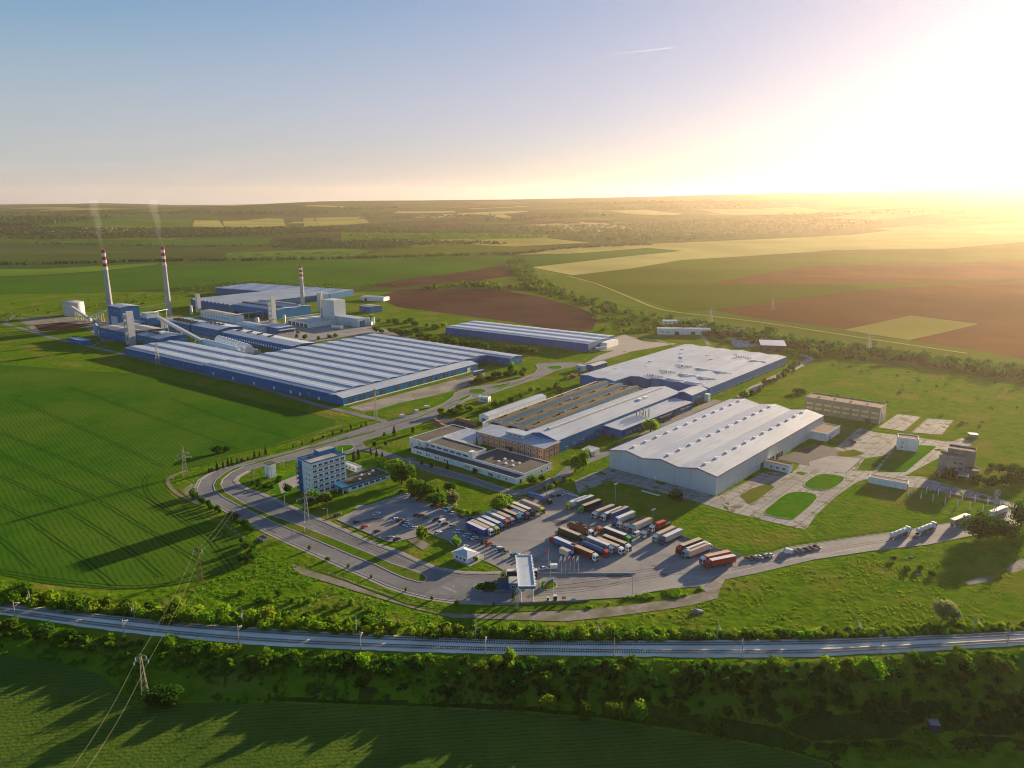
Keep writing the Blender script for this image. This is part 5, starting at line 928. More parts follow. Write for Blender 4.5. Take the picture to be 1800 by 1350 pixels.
b = MB(); b.box(-3.2, 2.9, -1.22, 1.22, 1.25, 3.85); CBOX = bevelled(b, 'container', ['tarp_red'], .04)
def wheels(t, xs, me, r, y): [ob(me, 'wheel', t, loc=(x, s*y, r)) for x in xs for s in (-1, 1)]
def truck(label, px, ang, cab, side=None, roof=None, kind='box', group='lorries in the lorry park', nose=True):
    """px: ground point under the nose of the cab (or of the trailer when there is no cab)"""
    X, Y, Z = P(*px); a = RAD(ang); front = {'small': 4.6}.get(kind, CX if cab else 5.35)
    t = thing({'tank': 'tanker_truck', 'flat': 'flatbed_truck', 'tip': 'tipper_truck', 'small': 'box_truck', 'tractor': 'tractor_unit', 'container': 'container_truck'}.get(kind, 'curtainside_truck' if cab else 'parked_trailer'),
              label, 'truck' if cab else 'trailer', (X - front*math.cos(a), Y - front*math.sin(a), Z + .07), a, group)
    off = (0, 0, 0) if kind != 'small' else (4.6 - CX, 0, 0)
    if cab:
        ob(CAB, 'cab', t, 'paint_' + cab, off); c_ = t.children[-1]
        for me, nm in ((SCREEN, 'windscreen'), (SIDEW, 'side_windows'), (BUMP, 'bumper')): ob(me, nm, c_)
        if kind != 'small': ob(TCH, 'tractor_chassis', t); wheels(t, (CX-1.45, CX-5.1), WH_T, .5, 1.05)
    if kind == 'small':
        ob(SBOX, 'cargo_box', t, 'tarp_' + side); ob(SROOF, 'cargo_roof', t, 'tarp_' + roof); ob(SCH, 'chassis', t); wheels(t, (3.2, -2.3), WH_T, .5, 1.0); return t
    if kind != 'tractor':
        ob(RCH, 'trailer_chassis', t); wheels(t, (-3.6, -4.9, -6.2), WH_T, .5, 1.02)
        if kind == 'box': ob(BOXM, 'cargo_box', t, 'tarp_' + side); ob(ROOFM, 'cargo_roof', t, 'tarp_' + roof); ob(DOORM, 'rear_doors', t, 'tarp_' + (side if side in ('white', 'pale') else 'midgrey'))
        elif kind == 'tank': ob(TANKM, 'tank_body', t, 'tarp_' + side)
        elif kind == 'flat': ob(FLATM, 'flatbed', t, 'tarp_' + side)
        elif kind == 'tip': ob(TIPM, 'tipper_body', t, 'tarp_' + side)
        elif kind == 'container': ob(FLATM, 'flatbed', t, 'tarp_dark'); ob(CBOX, 'container', t, 'tarp_' + side)
    return t
RA, RB, RC = -47, 222, -46
ga, gb_, gc, gd = 'lorries in the left row', 'lorries in the right row', 'lorries in the middle cluster', 'lorries queuing on the approach road'
truck('parked dark blue trailer with white roof at the near end of the left row', (853, 944), RA, None, 'blue', 'white', group=ga)
truck('white-cabbed lorry with tan roof right behind the dark blue trailer', (866, 943.5), RA, 'white', 'grey', 'tan', group=ga)
truck('lorry with pale lime cab and white roof in the left row', (876, 940), RA, 'lime', 'midgrey', 'white', group=ga)
truck('lorry with bright blue cab and white roof between lime and orange cabs', (885, 935), RA, 'blue', 'steelblue', 'white', group=ga)
truck('lorry with orange cab and white roof in the left row', (894, 927.5), RA, 'orange', 'midgrey', 'white', group=ga)
truck('lorry with pale lilac cab and tan roof beside the orange cab', (903, 924), RA, 'lilac', 'grey', 'tan', group=ga)
truck('lorry with teal cab and tan roof in the left row', (915, 919.5), RA, 'teal', 'dark', 'tan', group=ga)
truck('short white box lorry tucked between teal and purple cabs', (919, 914), RA, 'white', 'white', 'white', 'small', group=ga)
truck('lorry with purple cab and tan roof in the left row', (930, 914), RA, 'purple', 'dark', 'tan', group=ga)
truck('lorry with black cab and pale roof next to the yellow cab', (938, 909.5), RA, 'black', 'grey', 'white', group=ga)
truck('lorry with yellow cab and tan roof at the far end of the left row', (956, 905), RA, 'yellow', 'midgrey', 'tan', group=ga)
truck('blue tanker lorry with black cab alone at the top of the left row', (968, 888), -42, 'black', 'steelblue', None, 'tank', group=ga)
truck('white lorry with yellow lower cab, first of the right row', (996, 896.5), RB, 'yellow', 'white', 'white', group=gb_)
truck('parked trailer with white roof between the first cab and the green cab', (1012, 893), RB, None, 'grey', 'white', group=gb_)
truck('black-sided lorry with bright green cab and tan roof', (1018.5, 903), RB, 'green', 'black', 'tan', group=gb_)
truck('empty dark flatbed trailer behind the bright green cab', (1036, 901), RB, None, 'dark', None, 'flat', group=gb_)
truck('white-cabbed lorry with tan roof just after the empty dark flatbed', (1042, 913), RB, 'white', 'midgrey', 'tan', group=gb_)
truck('white-cabbed lorry with white roof and dark grille, sixth of the right row', (1057.5, 917.5), RB, 'white', 'dark', 'white', group=gb_)
truck('parked trailer with blue curtain and tan roof in the right row', (1073, 914), RB, None, 'steelblue', 'tan', group=gb_)
truck('lorry with light blue cab and white roof beside the blue curtain trailer', (1078, 925.5), RB, 'blue', 'pale', 'white', group=gb_)
truck('white-cabbed flatbed lorry with dark load bed in the right row', (1085.5, 930.5), RB, 'white', 'dark', None, 'flat', group=gb_)
truck('cream-cabbed tipper lorry with empty grey body in the right row', (1097, 934), RB, 'cream', 'midgrey', None, 'tip', group=gb_)
truck('lorry with grey cab and golden tan roof near the white vans', (1107.5, 938), RB, 'lightblue', 'pale', 'tan', group=gb_)
truck('white tractor unit without trailer beside the red container', (1128, 947.5), RB, 'white', kind='tractor', group=gb_)
truck('red container on a white-cabbed lorry at the rear fence', (1143, 937), RB, 'white', 'red', None, 'container', group=gb_)
truck('white-cabbed lorry with pale pinkish roof left of the navy cab', (1149, 954), RB, 'white', 'midgrey', 'tan', group=gb_)
truck('pale-sided lorry with navy blue cab and white roof', (1161, 959), RB, 'navy', 'pale', 'white', group=gb_)
truck('lorry with dark red cab and tan roof, left of the white reversed trio', (1190, 974.5), 216, 'red', 'dark', 'tan', group=gb_)
truck('lorry with pale blue cab and white roof beside the dark red cab', (1201, 981), 216, 'lightblue', 'midgrey', 'white', group=gb_)
truck('pale lorry parked the other way round with tail towards the viewer', (1249, 966), 36, 'white', 'pale', 'tan', group=gb_)
truck('white-cabbed lorry with red curtain and tan roof next to the all-red lorry', (1231, 993), 204, 'white', 'red', 'tan', group=gb_)
truck('all-red lorry with white roof at the right end of the lorry park', (1239, 1000), 202, 'red', 'red', 'white', group=gb_)
truck('long blue lorry with red cab facing left in the middle cluster', (968, 953.5), 133, 'red', 'steelblue', 'white', group=gc)
truck('empty dark flatbed trailer behind the long blue lorry', (1013, 953), RC, None, 'black', None, 'flat', group=gc)
truck('dark green lorry with tan roof in the middle cluster', (1027, 956.5), RC, 'black', 'green', 'tan', group=gc)
truck('rust-red and white tipper lorry in the middle cluster', (1042, 945), RC, 'white', 'rust', None, 'tip', group=gc)
truck('dark flatbed lorry with orange cab in the middle cluster', (1057, 939), RC, 'orange', 'dark', None, 'flat', group=gc)
truck('burgundy-sided lorry with white cab and tan roof, nearest the flagpoles', (1050, 988.5), RC, 'white', 'burgundy', 'tan', group=gc)
truck('short cream box lorry with dark blue cab beside the white flagpoles', (1008, 984), RC, 'navy', 'pale', 'tan', 'small', group=gc)
truck('blue tanker lorry with red and white cab right of the burgundy lorry', (1069, 981), RC, 'red', 'steelblue', None, 'tank', group=gc)
truck('white-roofed lorry between blue tanker and tan-roofed pair', (1079, 974.5), RC, 'white', 'midgrey', 'white', group=gc)
truck('tan-roofed white-cabbed lorry, nearer one of the pair', (1095.5, 976.5), RC, 'white', 'grey', 'tan', group=gc)
truck('tan-roofed white-cabbed lorry, farther one of the pair', (1108, 971.5), RC, 'white', 'dark', 'tan', group=gc)
truck('white-roofed lorry with green cab at the back of the middle cluster', (1108, 956.5), RC, 'green', 'dark', 'white', group=gc)
truck('white tanker lorry last in the queue on the approach road', (1598, 936), 33, 'white', 'white', None, 'tank', group=gd)
truck('white tanker lorry with dark cab base ahead of the last tanker in the queue', (1643, 928), 33, 'white', 'white', None, 'tank', group=gd)
truck('grey curtain-sided lorry with tan roof in front of the big roadside tree', (1702, 914), 33, 'white', 'grey', 'tan', group=gd)
truck('pale lorry half hidden behind the big roadside tree', (1768, 900), 33, 'white', 'pale', 'white', group=gd)
truck('yellow-cabbed lorry leaving the gate under the left edge of the canopy', (880, 1017), 183, 'yellow', 'dark', 'white', group='lorries at the gate')
truck('white trailer standing free of the end wall of the long storage hall', (1066, 615.5), 20, None, 'white', 'white', group='trailers at the storage hall'); truck('white trailer close against the end wall of the long blue storage hall', (1060, 611), 20, None, 'white', 'white', group='trailers at the storage hall')
truck('pale blue and white trailer parked at the end of the loading yard', (850, 656.5), 48, None, 'steelblue', 'white', group='trailers at the loading yard')
# --- cars
def carmesh(kind):
    b = MB()
    if kind == 'car':
        low = [(-2.1,.32),(2.1,.32),(2.15,.62),(1.95,.78),(.95,.92),(-1.75,.95),(-2.12,.86)]; b.extrude_y(low, -.86, .86)
        roof = ([(-1.15,-.66,1.4),(.15,-.66,1.4),(.15,.66,1.4),(-1.15,.66,1.4)], [(-1.05,-.6,1.46),(.05,-.6,1.46),(.05,.6,1.46),(-1.05,.6,1.46)]); g = ([(-1.72,-.8,.93),(1.0,-.8,.91),(1.0,.8,.91),(-1.72,.8,.93)], [(-1.17,-.66,1.41),(.17,-.66,1.41),(.17,.66,1.41),(-1.17,.66,1.41)])
    elif kind == 'van':
        low = [(-2.5,.35),(2.5,.35),(2.55,.85),(1.9,1.15),(1.15,2.0),(.9,2.25),(-2.5,2.25)]; b.extrude_y(low, -.95, .95); roof = None; g = ([(1.16,-.985,1.15),(1.95,-.985,1.15),(1.95,.985,1.15),(1.16,.985,1.15)], [(.95,-.975,1.98),(1.22,-.9,1.98),(1.22,.9,1.98),(.95,.975,1.98)])
    else:
        low = [(-2.2,.35),(2.15,.35),(2.2,.75),(1.1,1.0),(-2.2,1.05)]; b.extrude_y(low, -.92, .92); roof = ([(-2.05,-.76,1.66),(.3,-.76,1.66),(.3,.76,1.66),(-2.05,.76,1.66)], [(-1.95,-.7,1.74),(.2,-.7,1.74),(.2,.7,1.74),(-1.95,.7,1.74)]); g = ([(-2.15,-.86,1.04),(1.15,-.86,1.02),(1.15,.86,1.02),(-2.15,.86,1.04)], [(-2.07,-.76,1.67),(.32,-.76,1.67),(.32,.76,1.67),(-2.07,.76,1.67)])
    if roof: b.hexa(*roof)
    body = bevelled(b, 'body', ['paint_white'], .05); k = MB(); k.hexa(*g); gl = mk(k, 'windows', ['glass_dark']); l = MB(); x = {'car': 2.12, 'van': 2.53, 'suv': 2.17}[kind]; [l.box(x-.06, x+.03, s*.62-.18, s*.62+.18, .58, .72) for s in (-1, 1)]; lm = mk(l, 'headlights', ['skylight'])
    return body, gl, lm
CM = {k: carmesh(k) for k in ('car', 'van', 'suv')}
PROTO = {}
def car(label, px, col, ang=49, kind='car', group='cars in the staff car park'):
    X, Y, Z = P(*px); body, gl, lm = CM[kind]
    t = thing({'car': 'parked_car', 'van': 'delivery_van', 'suv': 'parked_suv'}[kind], label, 'van' if kind == 'van' else 'car', (X, Y, Z + .07), RAD(ang + rnd.uniform(-3, 3) + (180 if rnd.random() < .4 else 0)), group)
    ob(body, 'body', t, 'paint_' + col); ob(gl, 'windows', t); ob(lm, 'headlights', t); wheels(t, (1.35, -1.3) if kind == 'car' else (1.5, -1.45), WH_C, .32, .84)
    return t
for lab, px, col, *k in [
    ('dark car at the far left corner of the car park', (593, 907), 'dark'), ('dark blue-grey car above the small red car, left edge of the car park', (627, 918.5), 'dark'), ('small red car by itself at the left edge of the car park', (641, 927.5), 'red'),
    ('white car standing alone in the middle of the empty car park', (663, 904.5), 'white'), ('black car alone at the lower left edge of the car park', (662, 936), 'black'), ('dark car at the bottom corner of the car park, left of a black one', (685, 947), 'grey'), ('black car in the very bottom corner of the car park', (698, 949.5), 'black'),
    ('white car next to a dark one in the middle of the car park', (695, 914.5), 'white'), ('dark car right beside a white one in the middle of the car park', (702, 916), 'dark'), ('dark car at the left end of the short middle row', (708.5, 921), 'dark'), ('white car second in the short middle row', (714.5, 923), 'white'), ('white car third in the short middle row, next to a silver one', (720, 925.5), 'white'), ('silver car at the right end of the short middle row by the lime tree', (727, 929.5), 'silver'),
    ('dark car left of the bright red one in the upper middle row', (732.5, 907), 'dark'), ('bright red car between two dark ones in the upper middle row', (740, 908), 'red'), ('grey car right of the bright red one in the upper middle row', (747.5, 911), 'grey'),
    ('black pickup-sized car next to the white delivery van', (766, 916), 'black', 49, 'suv'), ('white delivery van in the middle of the car park', (775.5, 920.5), 'white', 49, 'van'), ('dark car just right of the white delivery van', (781.5, 923.5), 'dark'), ('white car with tan tint right of the white delivery van', (793, 927), 'cream'), ('white car alone at the lower lane near the lime tree', (770, 938), 'white'),
    ('dark car first in the top row by the hedge', (705.5, 866), 'dark'), ('white car in the top row by the hedge', (717, 871.5), 'white'), ('dark car beside the white one in the top row by the hedge', (724.5, 874), 'dark'), ('dull red car by the hedge below the top row', (736.5, 880), 'darkred'), ('dark car left of the red one along the right hedge', (762.5, 891), 'dark'), ('red car beside a dark one along the right hedge', (770, 893), 'red'),
    ('white car left of the white van along the right hedge', (780, 896), 'white'), ('white van parked along the right hedge', (788, 898), 'white', 49, 'van'), ('white car above a silver one along the right hedge', (796.5, 903.5), 'white'), ('silver car below a white one along the right hedge', (803, 905.5), 'silver'), ('dark car at the end of the right hedge', (814, 909.5), 'dark'), ('black car closest to the tail of the blue trailer', (825, 914.5), 'black'),
    ('white car left of a silver one above the round lime tree', (804, 935.5), 'white'), ('silver car right of a white one above the round lime tree', (811, 936.5), 'silver'), ('white car parked behind the white gatehouse', (818, 962.5), 'white'),
    ('white car at the head of the row below the blue trailer', (820.5, 942), 'white'), ('teal car between two white ones below the blue trailer', (827, 945), 'teal'), ('white car right of the teal one below the blue trailer', (834, 947.5), 'white'), ('dark car left of a black one in the row below the blue trailer', (842, 951), 'grey'), ('black car left of the red one in the row below the blue trailer', (851, 955), 'black'), ('bright red car in the row below the blue trailer', (860, 958.5), 'red', 49, 'suv'),
    ('blue-grey car right of the bright red one, near the gate', (869, 962), 'bluegrey'), ('white car between blue-grey and dark cars, near the gate', (876, 965.5), 'white'), ('dark blue car beside the green one, near the gate', (882, 968.5), 'navy', 49, 'suv'), ('pale green car at the end of the row near the gate', (888, 972.5), 'olive'),
    ('dark teal car by itself left of the gate canopy', (904, 977.5), 'teal', 49, 'suv'), ('white car tight against the gate canopy', (912, 979.5), 'white'), ('dark car peeping out behind the gate canopy', (921, 981.5), 'dark'),
    ('white car left of the white and blue van by the flagpoles', (953, 1001.5), 'white', 20), ('white and blue van beside the first flagpole', (970, 1000), 'white', 8, 'van'),
    ('dark car next to the black cab of the blue tanker', (962, 877), 'dark'), ('black car second from the blue tanker at the top fence', (969, 874.5), 'black'), ('dark car left of the white one at the top fence', (983, 872), 'dark'), ('white car at the top fence of the lorry park', (990, 870), 'white'),
    ('white box van between the grey cab and the white tractor unit', (1118, 942.5), 'white', 222, 'van')]: car(lab, px, col, *k)
for i, (px, col, kd, lab) in enumerate([((1316, 983.5), 'dark', 'car', 'dark car nearest the all-red lorry in the first roadside row'), ((1325, 982.5), 'black', 'car', 'black car second in the first roadside row'), ((1334, 981), 'white', 'car', 'white car between dark ones in the first roadside row'), ((1343, 979.5), 'dark', 'car', 'dark car fourth in the first roadside row'), ((1352.5, 977.5), 'white', 'car', 'white car ending the first roadside row'),
                                         ((1384, 971.5), 'white', 'van', 'white van heading the second roadside row'), ((1397.5, 970.5), 'dark', 'car', 'dark car right after the white van by the road'), ((1407, 968.5), 'grey', 'car', 'grey car third in the second roadside row'), ((1416.5, 967), 'dark', 'car', 'dark car fourth in the second roadside row'), ((1426.5, 965), 'darkred', 'car', 'dark red car in the second roadside row'), ((1436, 963), 'black', 'car', 'black car ending the second roadside row')]):
    car(lab, px, col, 138, kd, 'cars parked beside the approach road')
# vans by the junction
for lab, px in (('white van nearest the junction by the loading yard', (708, 733)), ('middle one of three white vans by the loading yard', (730.5, 725.5)), ('white van nearest the roundabout', (751, 717))):
    car(lab, px, 'white', 38, 'van', 'white vans beside the main road')
# --- people
def person(label, px, m, ang):
    X, Y, Z = P(*px); me = bpy.data.meshes.new('person'); V = [(0,0,.95),(0,0,1.2),(0,0,1.42),(0,0,1.52),(.02,0,1.68),(0,.1,.9),(.06,.11,.5),(-.02,.12,.06),(.12,.12,.04),(0,-.1,.9),(-.05,-.11,.5),(-.12,-.12,.08),(.0,-.12,.04),(0,.19,1.4),(.03,.26,1.13),(.14,.24,.9),(0,-.19,1.4),(-.02,-.26,1.13),(.08,-.25,.9)]
    E_ = [(0,1),(1,2),(2,3),(3,4),(0,5),(5,6),(6,7),(7,8),(0,9),(9,10),(10,11),(11,12),(2,13),(13,14),(14,15),(2,16),(16,17),(17,18)]
    me.from_pydata(V, E_, []); o = link(bpy.data.objects.new('person', me)); o.location = (X, Y, Z + .07); o.rotation_euler.z = ang
    md = o.modifiers.new('Skin', 'SKIN'); sk = me.skin_vertices[0].data
    for i, r in enumerate([.14,.13,.15,.06,.11,.085,.06,.045,.04,.085,.06,.045,.04,.06,.045,.035,.06,.045,.035]): sk[i].radius = (r, r)
    sk[0].use_root = True; o.modifiers.new('Sub', 'SUBSURF').levels = 1; me.materials.append(MATS[m]); tag(o, label, 'person', 'people standing in the lorry park')
person('person in dark clothes standing by the cars left of the gate canopy', (883, 988), 'cloth_dark', .4); person('person in reddish clothes standing by the cars left of the gate canopy', (888.5, 989), 'cloth_red', 2.5); person('person in dark clothes walking beside the white-cabbed lorries of the right row', (1049, 921), 'cloth_dark', 1.2)
# ================================================================ vegetation
def leafcloud(n, rx, rz, size, seed, lumps=7, flat=0.0, cone=False, hollow=.55):
    g = np.random.default_rng(seed)
    if cone:
        t = g.random(n) ** .7; a = g.random(n)*2*np.pi; r = (1 - t)*rx*(.45 + .55*g.random(n)) + .05; ctr = np.stack([r*np.cos(a), r*np.sin(a), t*2*rz - rz + rz], 1); nor = np.stack([np.cos(a), np.sin(a), .5 + 0*a], 1)
    else:
        lc = g.normal(size=(lumps, 3)); lc /= np.linalg.norm(lc, axis=1)[:, None]; lc *= (.25 + .4*g.random((lumps, 1))); lc[:, 2] = np.abs(lc[:, 2])*.9 - .15; lr = .34 + .26*g.random(lumps)
        k = g.integers(0, lumps, n); d = g.normal(size=(n, 3)); d /= np.linalg.norm(d, axis=1)[:, None]
        rr = (hollow + (1 - hollow)*g.random(n) ** .5)[:, None]; p = lc[k] + d*rr*lr[k][:, None]*(1 + .25*g.normal(size=(n, 1))*.4)
        ctr = p*np.array([rx, rx, rz]) + np.array([0, 0, rz*(.85 - flat)]); nor = d
    ctr[:, 2] = np.maximum(ctr[:, 2], size*.15)
    rv = g.normal(size=(n, 3)); nor = nor + .55*rv; nor /= np.linalg.norm(nor, axis=1)[:, None]
    u = np.cross(nor, g.normal(size=(n, 3))); u /= np.linalg.norm(u, axis=1)[:, None]; v = np.cross(nor, u)
    s = (size*(.55 + .9*g.random(n)))[:, None]; u = u*s; v = v*s*.75
    q = np.stack([ctr - u - v*.4, ctr + u*.2 - v, ctr + u + v*.3, ctr - u*.1 + v], 1).reshape(-1, 3)
    return q
def quadmesh(name, q, m):
    n = len(q)//4; me = bpy.data.meshes.new(name); me.vertices.add(len(q)); me.vertices.foreach_set('co', q.astype(np.float32).ravel())
    me.loops.add(n*4); me.loops.foreach_set('vertex_index', np.arange(n*4, dtype=np.int32)); me.polygons.add(n); me.polygons.foreach_set('loop_start', np.arange(0, n*4, 4, dtype=np.int32)); me.polygons.foreach_set('loop_total', np.full(n, 4, np.int32))
    me.materials.append(MATS[m] if isinstance(m, str) else m); me.update(); me.validate(); return me
LEAVES = dict(b='leaf_bright', m='leaf_mid', d='leaf_dark', l='leaf_lime', p='leaf_pale', c='leaf_conifer')
# unit crowns: radius 1, height about 2 (origin at ground level)
_cr = {}
def crown(kind, leafk, var):
    key = (kind, leafk, var)
    if key not in _cr:
        sd = 31*var + 7*ord(leafk) + {'bush': 0, 'tree': 500, 'big': 900, 'cone': 1300}[kind]
        if kind == 'bush': q = leafcloud(520, 1.0, .95, .125, sd, 5 + var, .28)
        elif kind == 'tree': q = leafcloud(900, 1.0, 1.0, .105, sd, 11, .0)
        elif kind == 'big': q = leafcloud(2200, 1.0, .95, .075, sd, 16, .0, hollow=.6)
        else: q = leafcloud(320, .9, 1.0, .14, sd, cone=True)
        _cr[key] = quadmesh('crown', q, LEAVES[leafk])
    return _cr[key]
def trunk_mesh(sd):
    g = random.Random(sd); b = MB(); b.tube((0,0,-.1), (.02,.01,.55), .075, .05, 7); b.tube((.02,.01,.55), (.05,-.03,1.25), .05, .02, 6)
    for k in range(6):
        a = k*1.05 + g.random(); z = .4 + .1*k; b.tube((.02,.01,z), (.55*math.cos(a), .55*math.sin(a), z + .35 + .2*g.random()), .026, .008, 5)
    return b.mesh('trunk', 'bark')
TRUNKS = [trunk_mesh(i) for i in range(4)]
ntree = 0
def tree(label, px, w, h, leafk='m', kind='tree', group=None, wpos=None, cat=None):
    """w, h: crown width and tree height in photo pixels (or metres when wpos is given)"""
    global ntree; ntree += 1
    if wpos is None:
        p = P(*px); zc = p.y*CP - (p.z - H)*SP; k = zc / F; w, h = w*k, h*k*1.03
    else: p = Vector((*wpos, hz(*wpos)))
    nm = {'bush': 'bush', 'cone': 'conifer'}.get(kind, 'broadleaf_tree'); rz = rnd.uniform(0, 6.28)
    if kind == 'bush':
        o = bpy.data.objects.new('bush', crown('bush', leafk, ntree % 5)); link(o); o.location = p; o.rotation_euler.z = rz; o.scale = (w/2*1.05, w/2*1.05*rnd.uniform(.9, 1.1), h/1.75); tag(o, label, cat or 'bush', group); return o
    t = thing(nm, label, cat or ('conifer' if kind == 'cone' else 'tree'), p, rz, group); t.scale = (w/2, w/2, h/2)
    o = link(bpy.data.objects.new('trunk', TRUNKS[ntree % 4]), t)
    o = link(bpy.data.objects.new('crown', crown(kind, leafk, ntree % 4)), t)
    if kind in ('tree', 'big'): o.location = (0, 0, -.10)
    return t
for a in [
    ('dark round tree in front of the fire stairs of the six-storey office', (549, 889), 38, 38, 'm', 'tree'), ('bright tree at the right of the pair before the six-storey office', (575, 888), 27, 34, 'b', 'tree'), ('dark bush at the pale yard left of the six-storey office', (505, 866), 20, 24, 'd', 'bush'),
    ('largest dark tree of the clump at the end of the low mossy wing', (706, 851), 52, 58, 'm', 'big'), ('tree at the back of the clump beside the works road', (694, 832), 36, 38, 'b', 'tree'), ('leftmost tree of the clump behind the low mossy wing', (671, 828), 30, 32, 'm', 'tree'), ('rounded tree right of the largest dark tree', (745, 872), 52, 38, 'm', 'big'), ('low tree between the rounded tree and the car park hedge', (766, 884), 36, 26, 'm', 'tree'),
    ('dark tree above the pale olive tree', (791, 866), 24, 28, 'd', 'tree'), ('pale olive feathery tree by the car park hedge', (799, 893), 32, 42, 'p', 'tree'), ('tree on the lawn in the middle of the car park clump', (726, 862), 30, 30, 'b', 'tree'),
    ('lime-green tree on the lawn between car park and main road', (741, 949), 26, 38, 'l', 'tree'), ('small round lime-green tree next to the gatehouse', (802, 961), 22, 24, 'l', 'tree'), ('bright green wide tree at the back of the left lorry row', (882, 898), 42, 42, 'b', 'big'),
    ('left stem of the twin tree beside the peach office', (1012, 829), 28, 44, 'b', 'tree'), ('right stem of the twin tree beside the peach office', (1026, 826), 26, 50, 'b', 'tree'), ('bright tree against the low blue annex', (1144, 759), 34, 32, 'b', 'tree'), ('dark bush on the shaded lawn in front of the grey warehouse', (1188, 881), 27, 26, 'd', 'tree'),
    ('poplar-like green tree at the corner of the largest hall', (899, 660), 17, 34, 'b', 'tree'), ('shrub just right of the poplar-like tree', (918, 662), 14, 14, 'm', 'bush'), ('big dark tree beside the approach road, left of a pair', (1722, 946), 72, 58, 'd', 'big'), ('big dark tree beside the approach road, right of a pair', (1752, 944), 56, 52, 'd', 'big'), ('dark tree cut by the right edge beside the approach road', (1794, 925), 44, 62, 'd', 'big'),
    ('large pale silvery bush standing alone in the meadow above the railway', (1659, 1087), 46, 48, 'p', 'big'), ('small pale bush attached to the large silvery bush', (1682, 1090), 26, 22, 'p', 'bush'), ('large bush at the foot of the pylon in the shaded bottom field', (283, 1238), 66, 48, 'd', 'big'), ('smaller bush against the right of the pylon-foot bush', (300, 1236), 30, 26, 'm', 'bush'),
    ('dark bush clump in the crop field beside the hairpin road', (382, 797), 26, 19, 'd', 'tree'), ('small dark bush right of the crop field clump', (400, 793), 16, 14, 'd', 'bush'), ('tree in front of the bare concrete office block', (1668, 843), 26, 28, 'd', 'tree'), ('tree at the far side of the glass stock hedge', (1355, 590), 28, 22, 'd', 'bush'),
    ('lone green tree beside the ruined frame', (1282, 602), 14, 14, 'b', 'bush'), ('bush at the corner of the road behind the grey warehouse', (1306, 697), 24, 18, 'b', 'bush'), ('broad bush behind the abandoned brown block', (1405, 691), 30, 12, 'd', 'bush'), ('bright bush alone at the end of the ploughed field corner', (1047, 553), 18, 15, 'b', 'bush'),
    ('slender tree at the right of the gate beside the lattice mast', (902, 1056), 10, 18, 'd', 'cone'), ('small tree by the kiosk terrace', (838, 985), 8, 12, 'b', 'bush'), ('dark shrub on the right gate island', (959, 1032), 16, 11, 'b', 'bush'), ('long clipped shrub on the left gate island', (858, 1034), 40, 10, 'd', 'bush'),
    ('conifer at the end wall of the peach office', (838, 790), 9, 22, 'd', 'cone'), ('dark tree at the right end of the white complex', (934, 850), 22, 20, 'm', 'tree'), ('tree right at the corner of the white complex wall', (952, 846), 16, 16, 'm', 'tree'), ('shrub below the middle of the white complex', (866, 838), 15, 15, 'm', 'bush'), ('dark shrub left of the middle of the white complex', (835, 831), 12, 11, 'd', 'bush')]: tree(*a)
for i, (x, y, s, k) in enumerate([(622, 812, 11, 'c'), (630, 806, 10, 'c'), (652, 801, 8, 'c'), (662, 805, 9, 'c'), (672, 807, 8, 'c'), (693, 766, 10, 'c'), (728, 763, 12, 'm'), (659, 785, 10, 'd'), (678, 784, 8, 'd'), (676, 768, 7, 'd'), (787, 826, 9, 'c'), (722, 792, 5, 'd'), (741, 817, 8, 'd'), (758, 823, 8, 'd'), (770, 872, 9, 'c')]):
    tree(['first', 'second', 'third', 'fourth', 'fifth', 'sixth', 'seventh', 'eighth', 'ninth', 'tenth', 'eleventh', 'twelfth', 'thirteenth', 'fourteenth', 'fifteenth'][i] + ' small dark conifer scattered on the works lawns', (x, y), s, s*1.7, k, 'cone' if k == 'c' else 'bush', 'young conifers on the works lawns')
NUM = ['first', 'second', 'third', 'fourth', 'fifth', 'sixth', 'seventh', 'eighth', 'ninth', 'tenth', 'eleventh', 'twelfth', 'thirteenth', 'fourteenth', 'fifteenth', 'sixteenth', 'seventeenth', 'eighteenth', 'nineteenth', 'twentieth', 'twenty-first', 'twenty-second', 'twenty-third', 'twenty-fourth']
def row(pts, n, s, k, lab, grp, jit=4, asp=1.2):
    w = catmull(pts, 8); 
    for i in range(n):
        f = (i + .5)/n*(len(w) - 1); j = int(f); x = w[j][0]*(1 - f + j) + w[min(j+1, len(w)-1)][0]*(f - j); y = w[j][1]*(1 - f + j) + w[min(j+1, len(w)-1)][1]*(f - j)
        ss = s*rnd.uniform(.7, 1.3); kk = rnd.choice(k); kind = 'cone' if kk == 'c' else 'tree' if s >= 14 else 'bush'; tree(NUM[i] + ' ' + lab, (x + rnd.uniform(-jit, jit), y + rnd.uniform(-jit*.4, jit*.4)), ss, ss*asp*rnd.uniform(.85, 1.2), kk, kind, grp)
row([(338, 868), (352, 882), (372, 893), (390, 902)], 12, 11, 'dm', 'dark shrub from the bend, in the row on the outer verge of the hairpin', 'shrubs on the outer verge of the hairpin', 3, 1.3)
row([(405, 908), (418, 920), (430, 926), (445, 935)], 8, 15, 'dm', 'bush down the bank below the hairpin shrubs', 'bushes on the bank below the hairpin', 5, 1.0)
row([(365, 833), (395, 822), (430, 811), (470, 799)], 12, 7, 'cd', 'little conifer climbing the upper verge before the hairpin', 'little conifers on the upper verge', 2, 1.6)
row([(510, 788), (560, 774), (610, 758), (650, 748)], 9, 6, 'cd', 'little conifer on the verge between crop field and main road', 'little conifers beside the crop field', 3, 1.5)
row([(536, 962), (580, 985), (640, 1010), (730, 1046), (800, 1062), (890, 1066)], 8, 7, 'dm', 'young roadside tree along the lower verge, counted from the left', 'young trees on the lower verge', 3, 1.5)
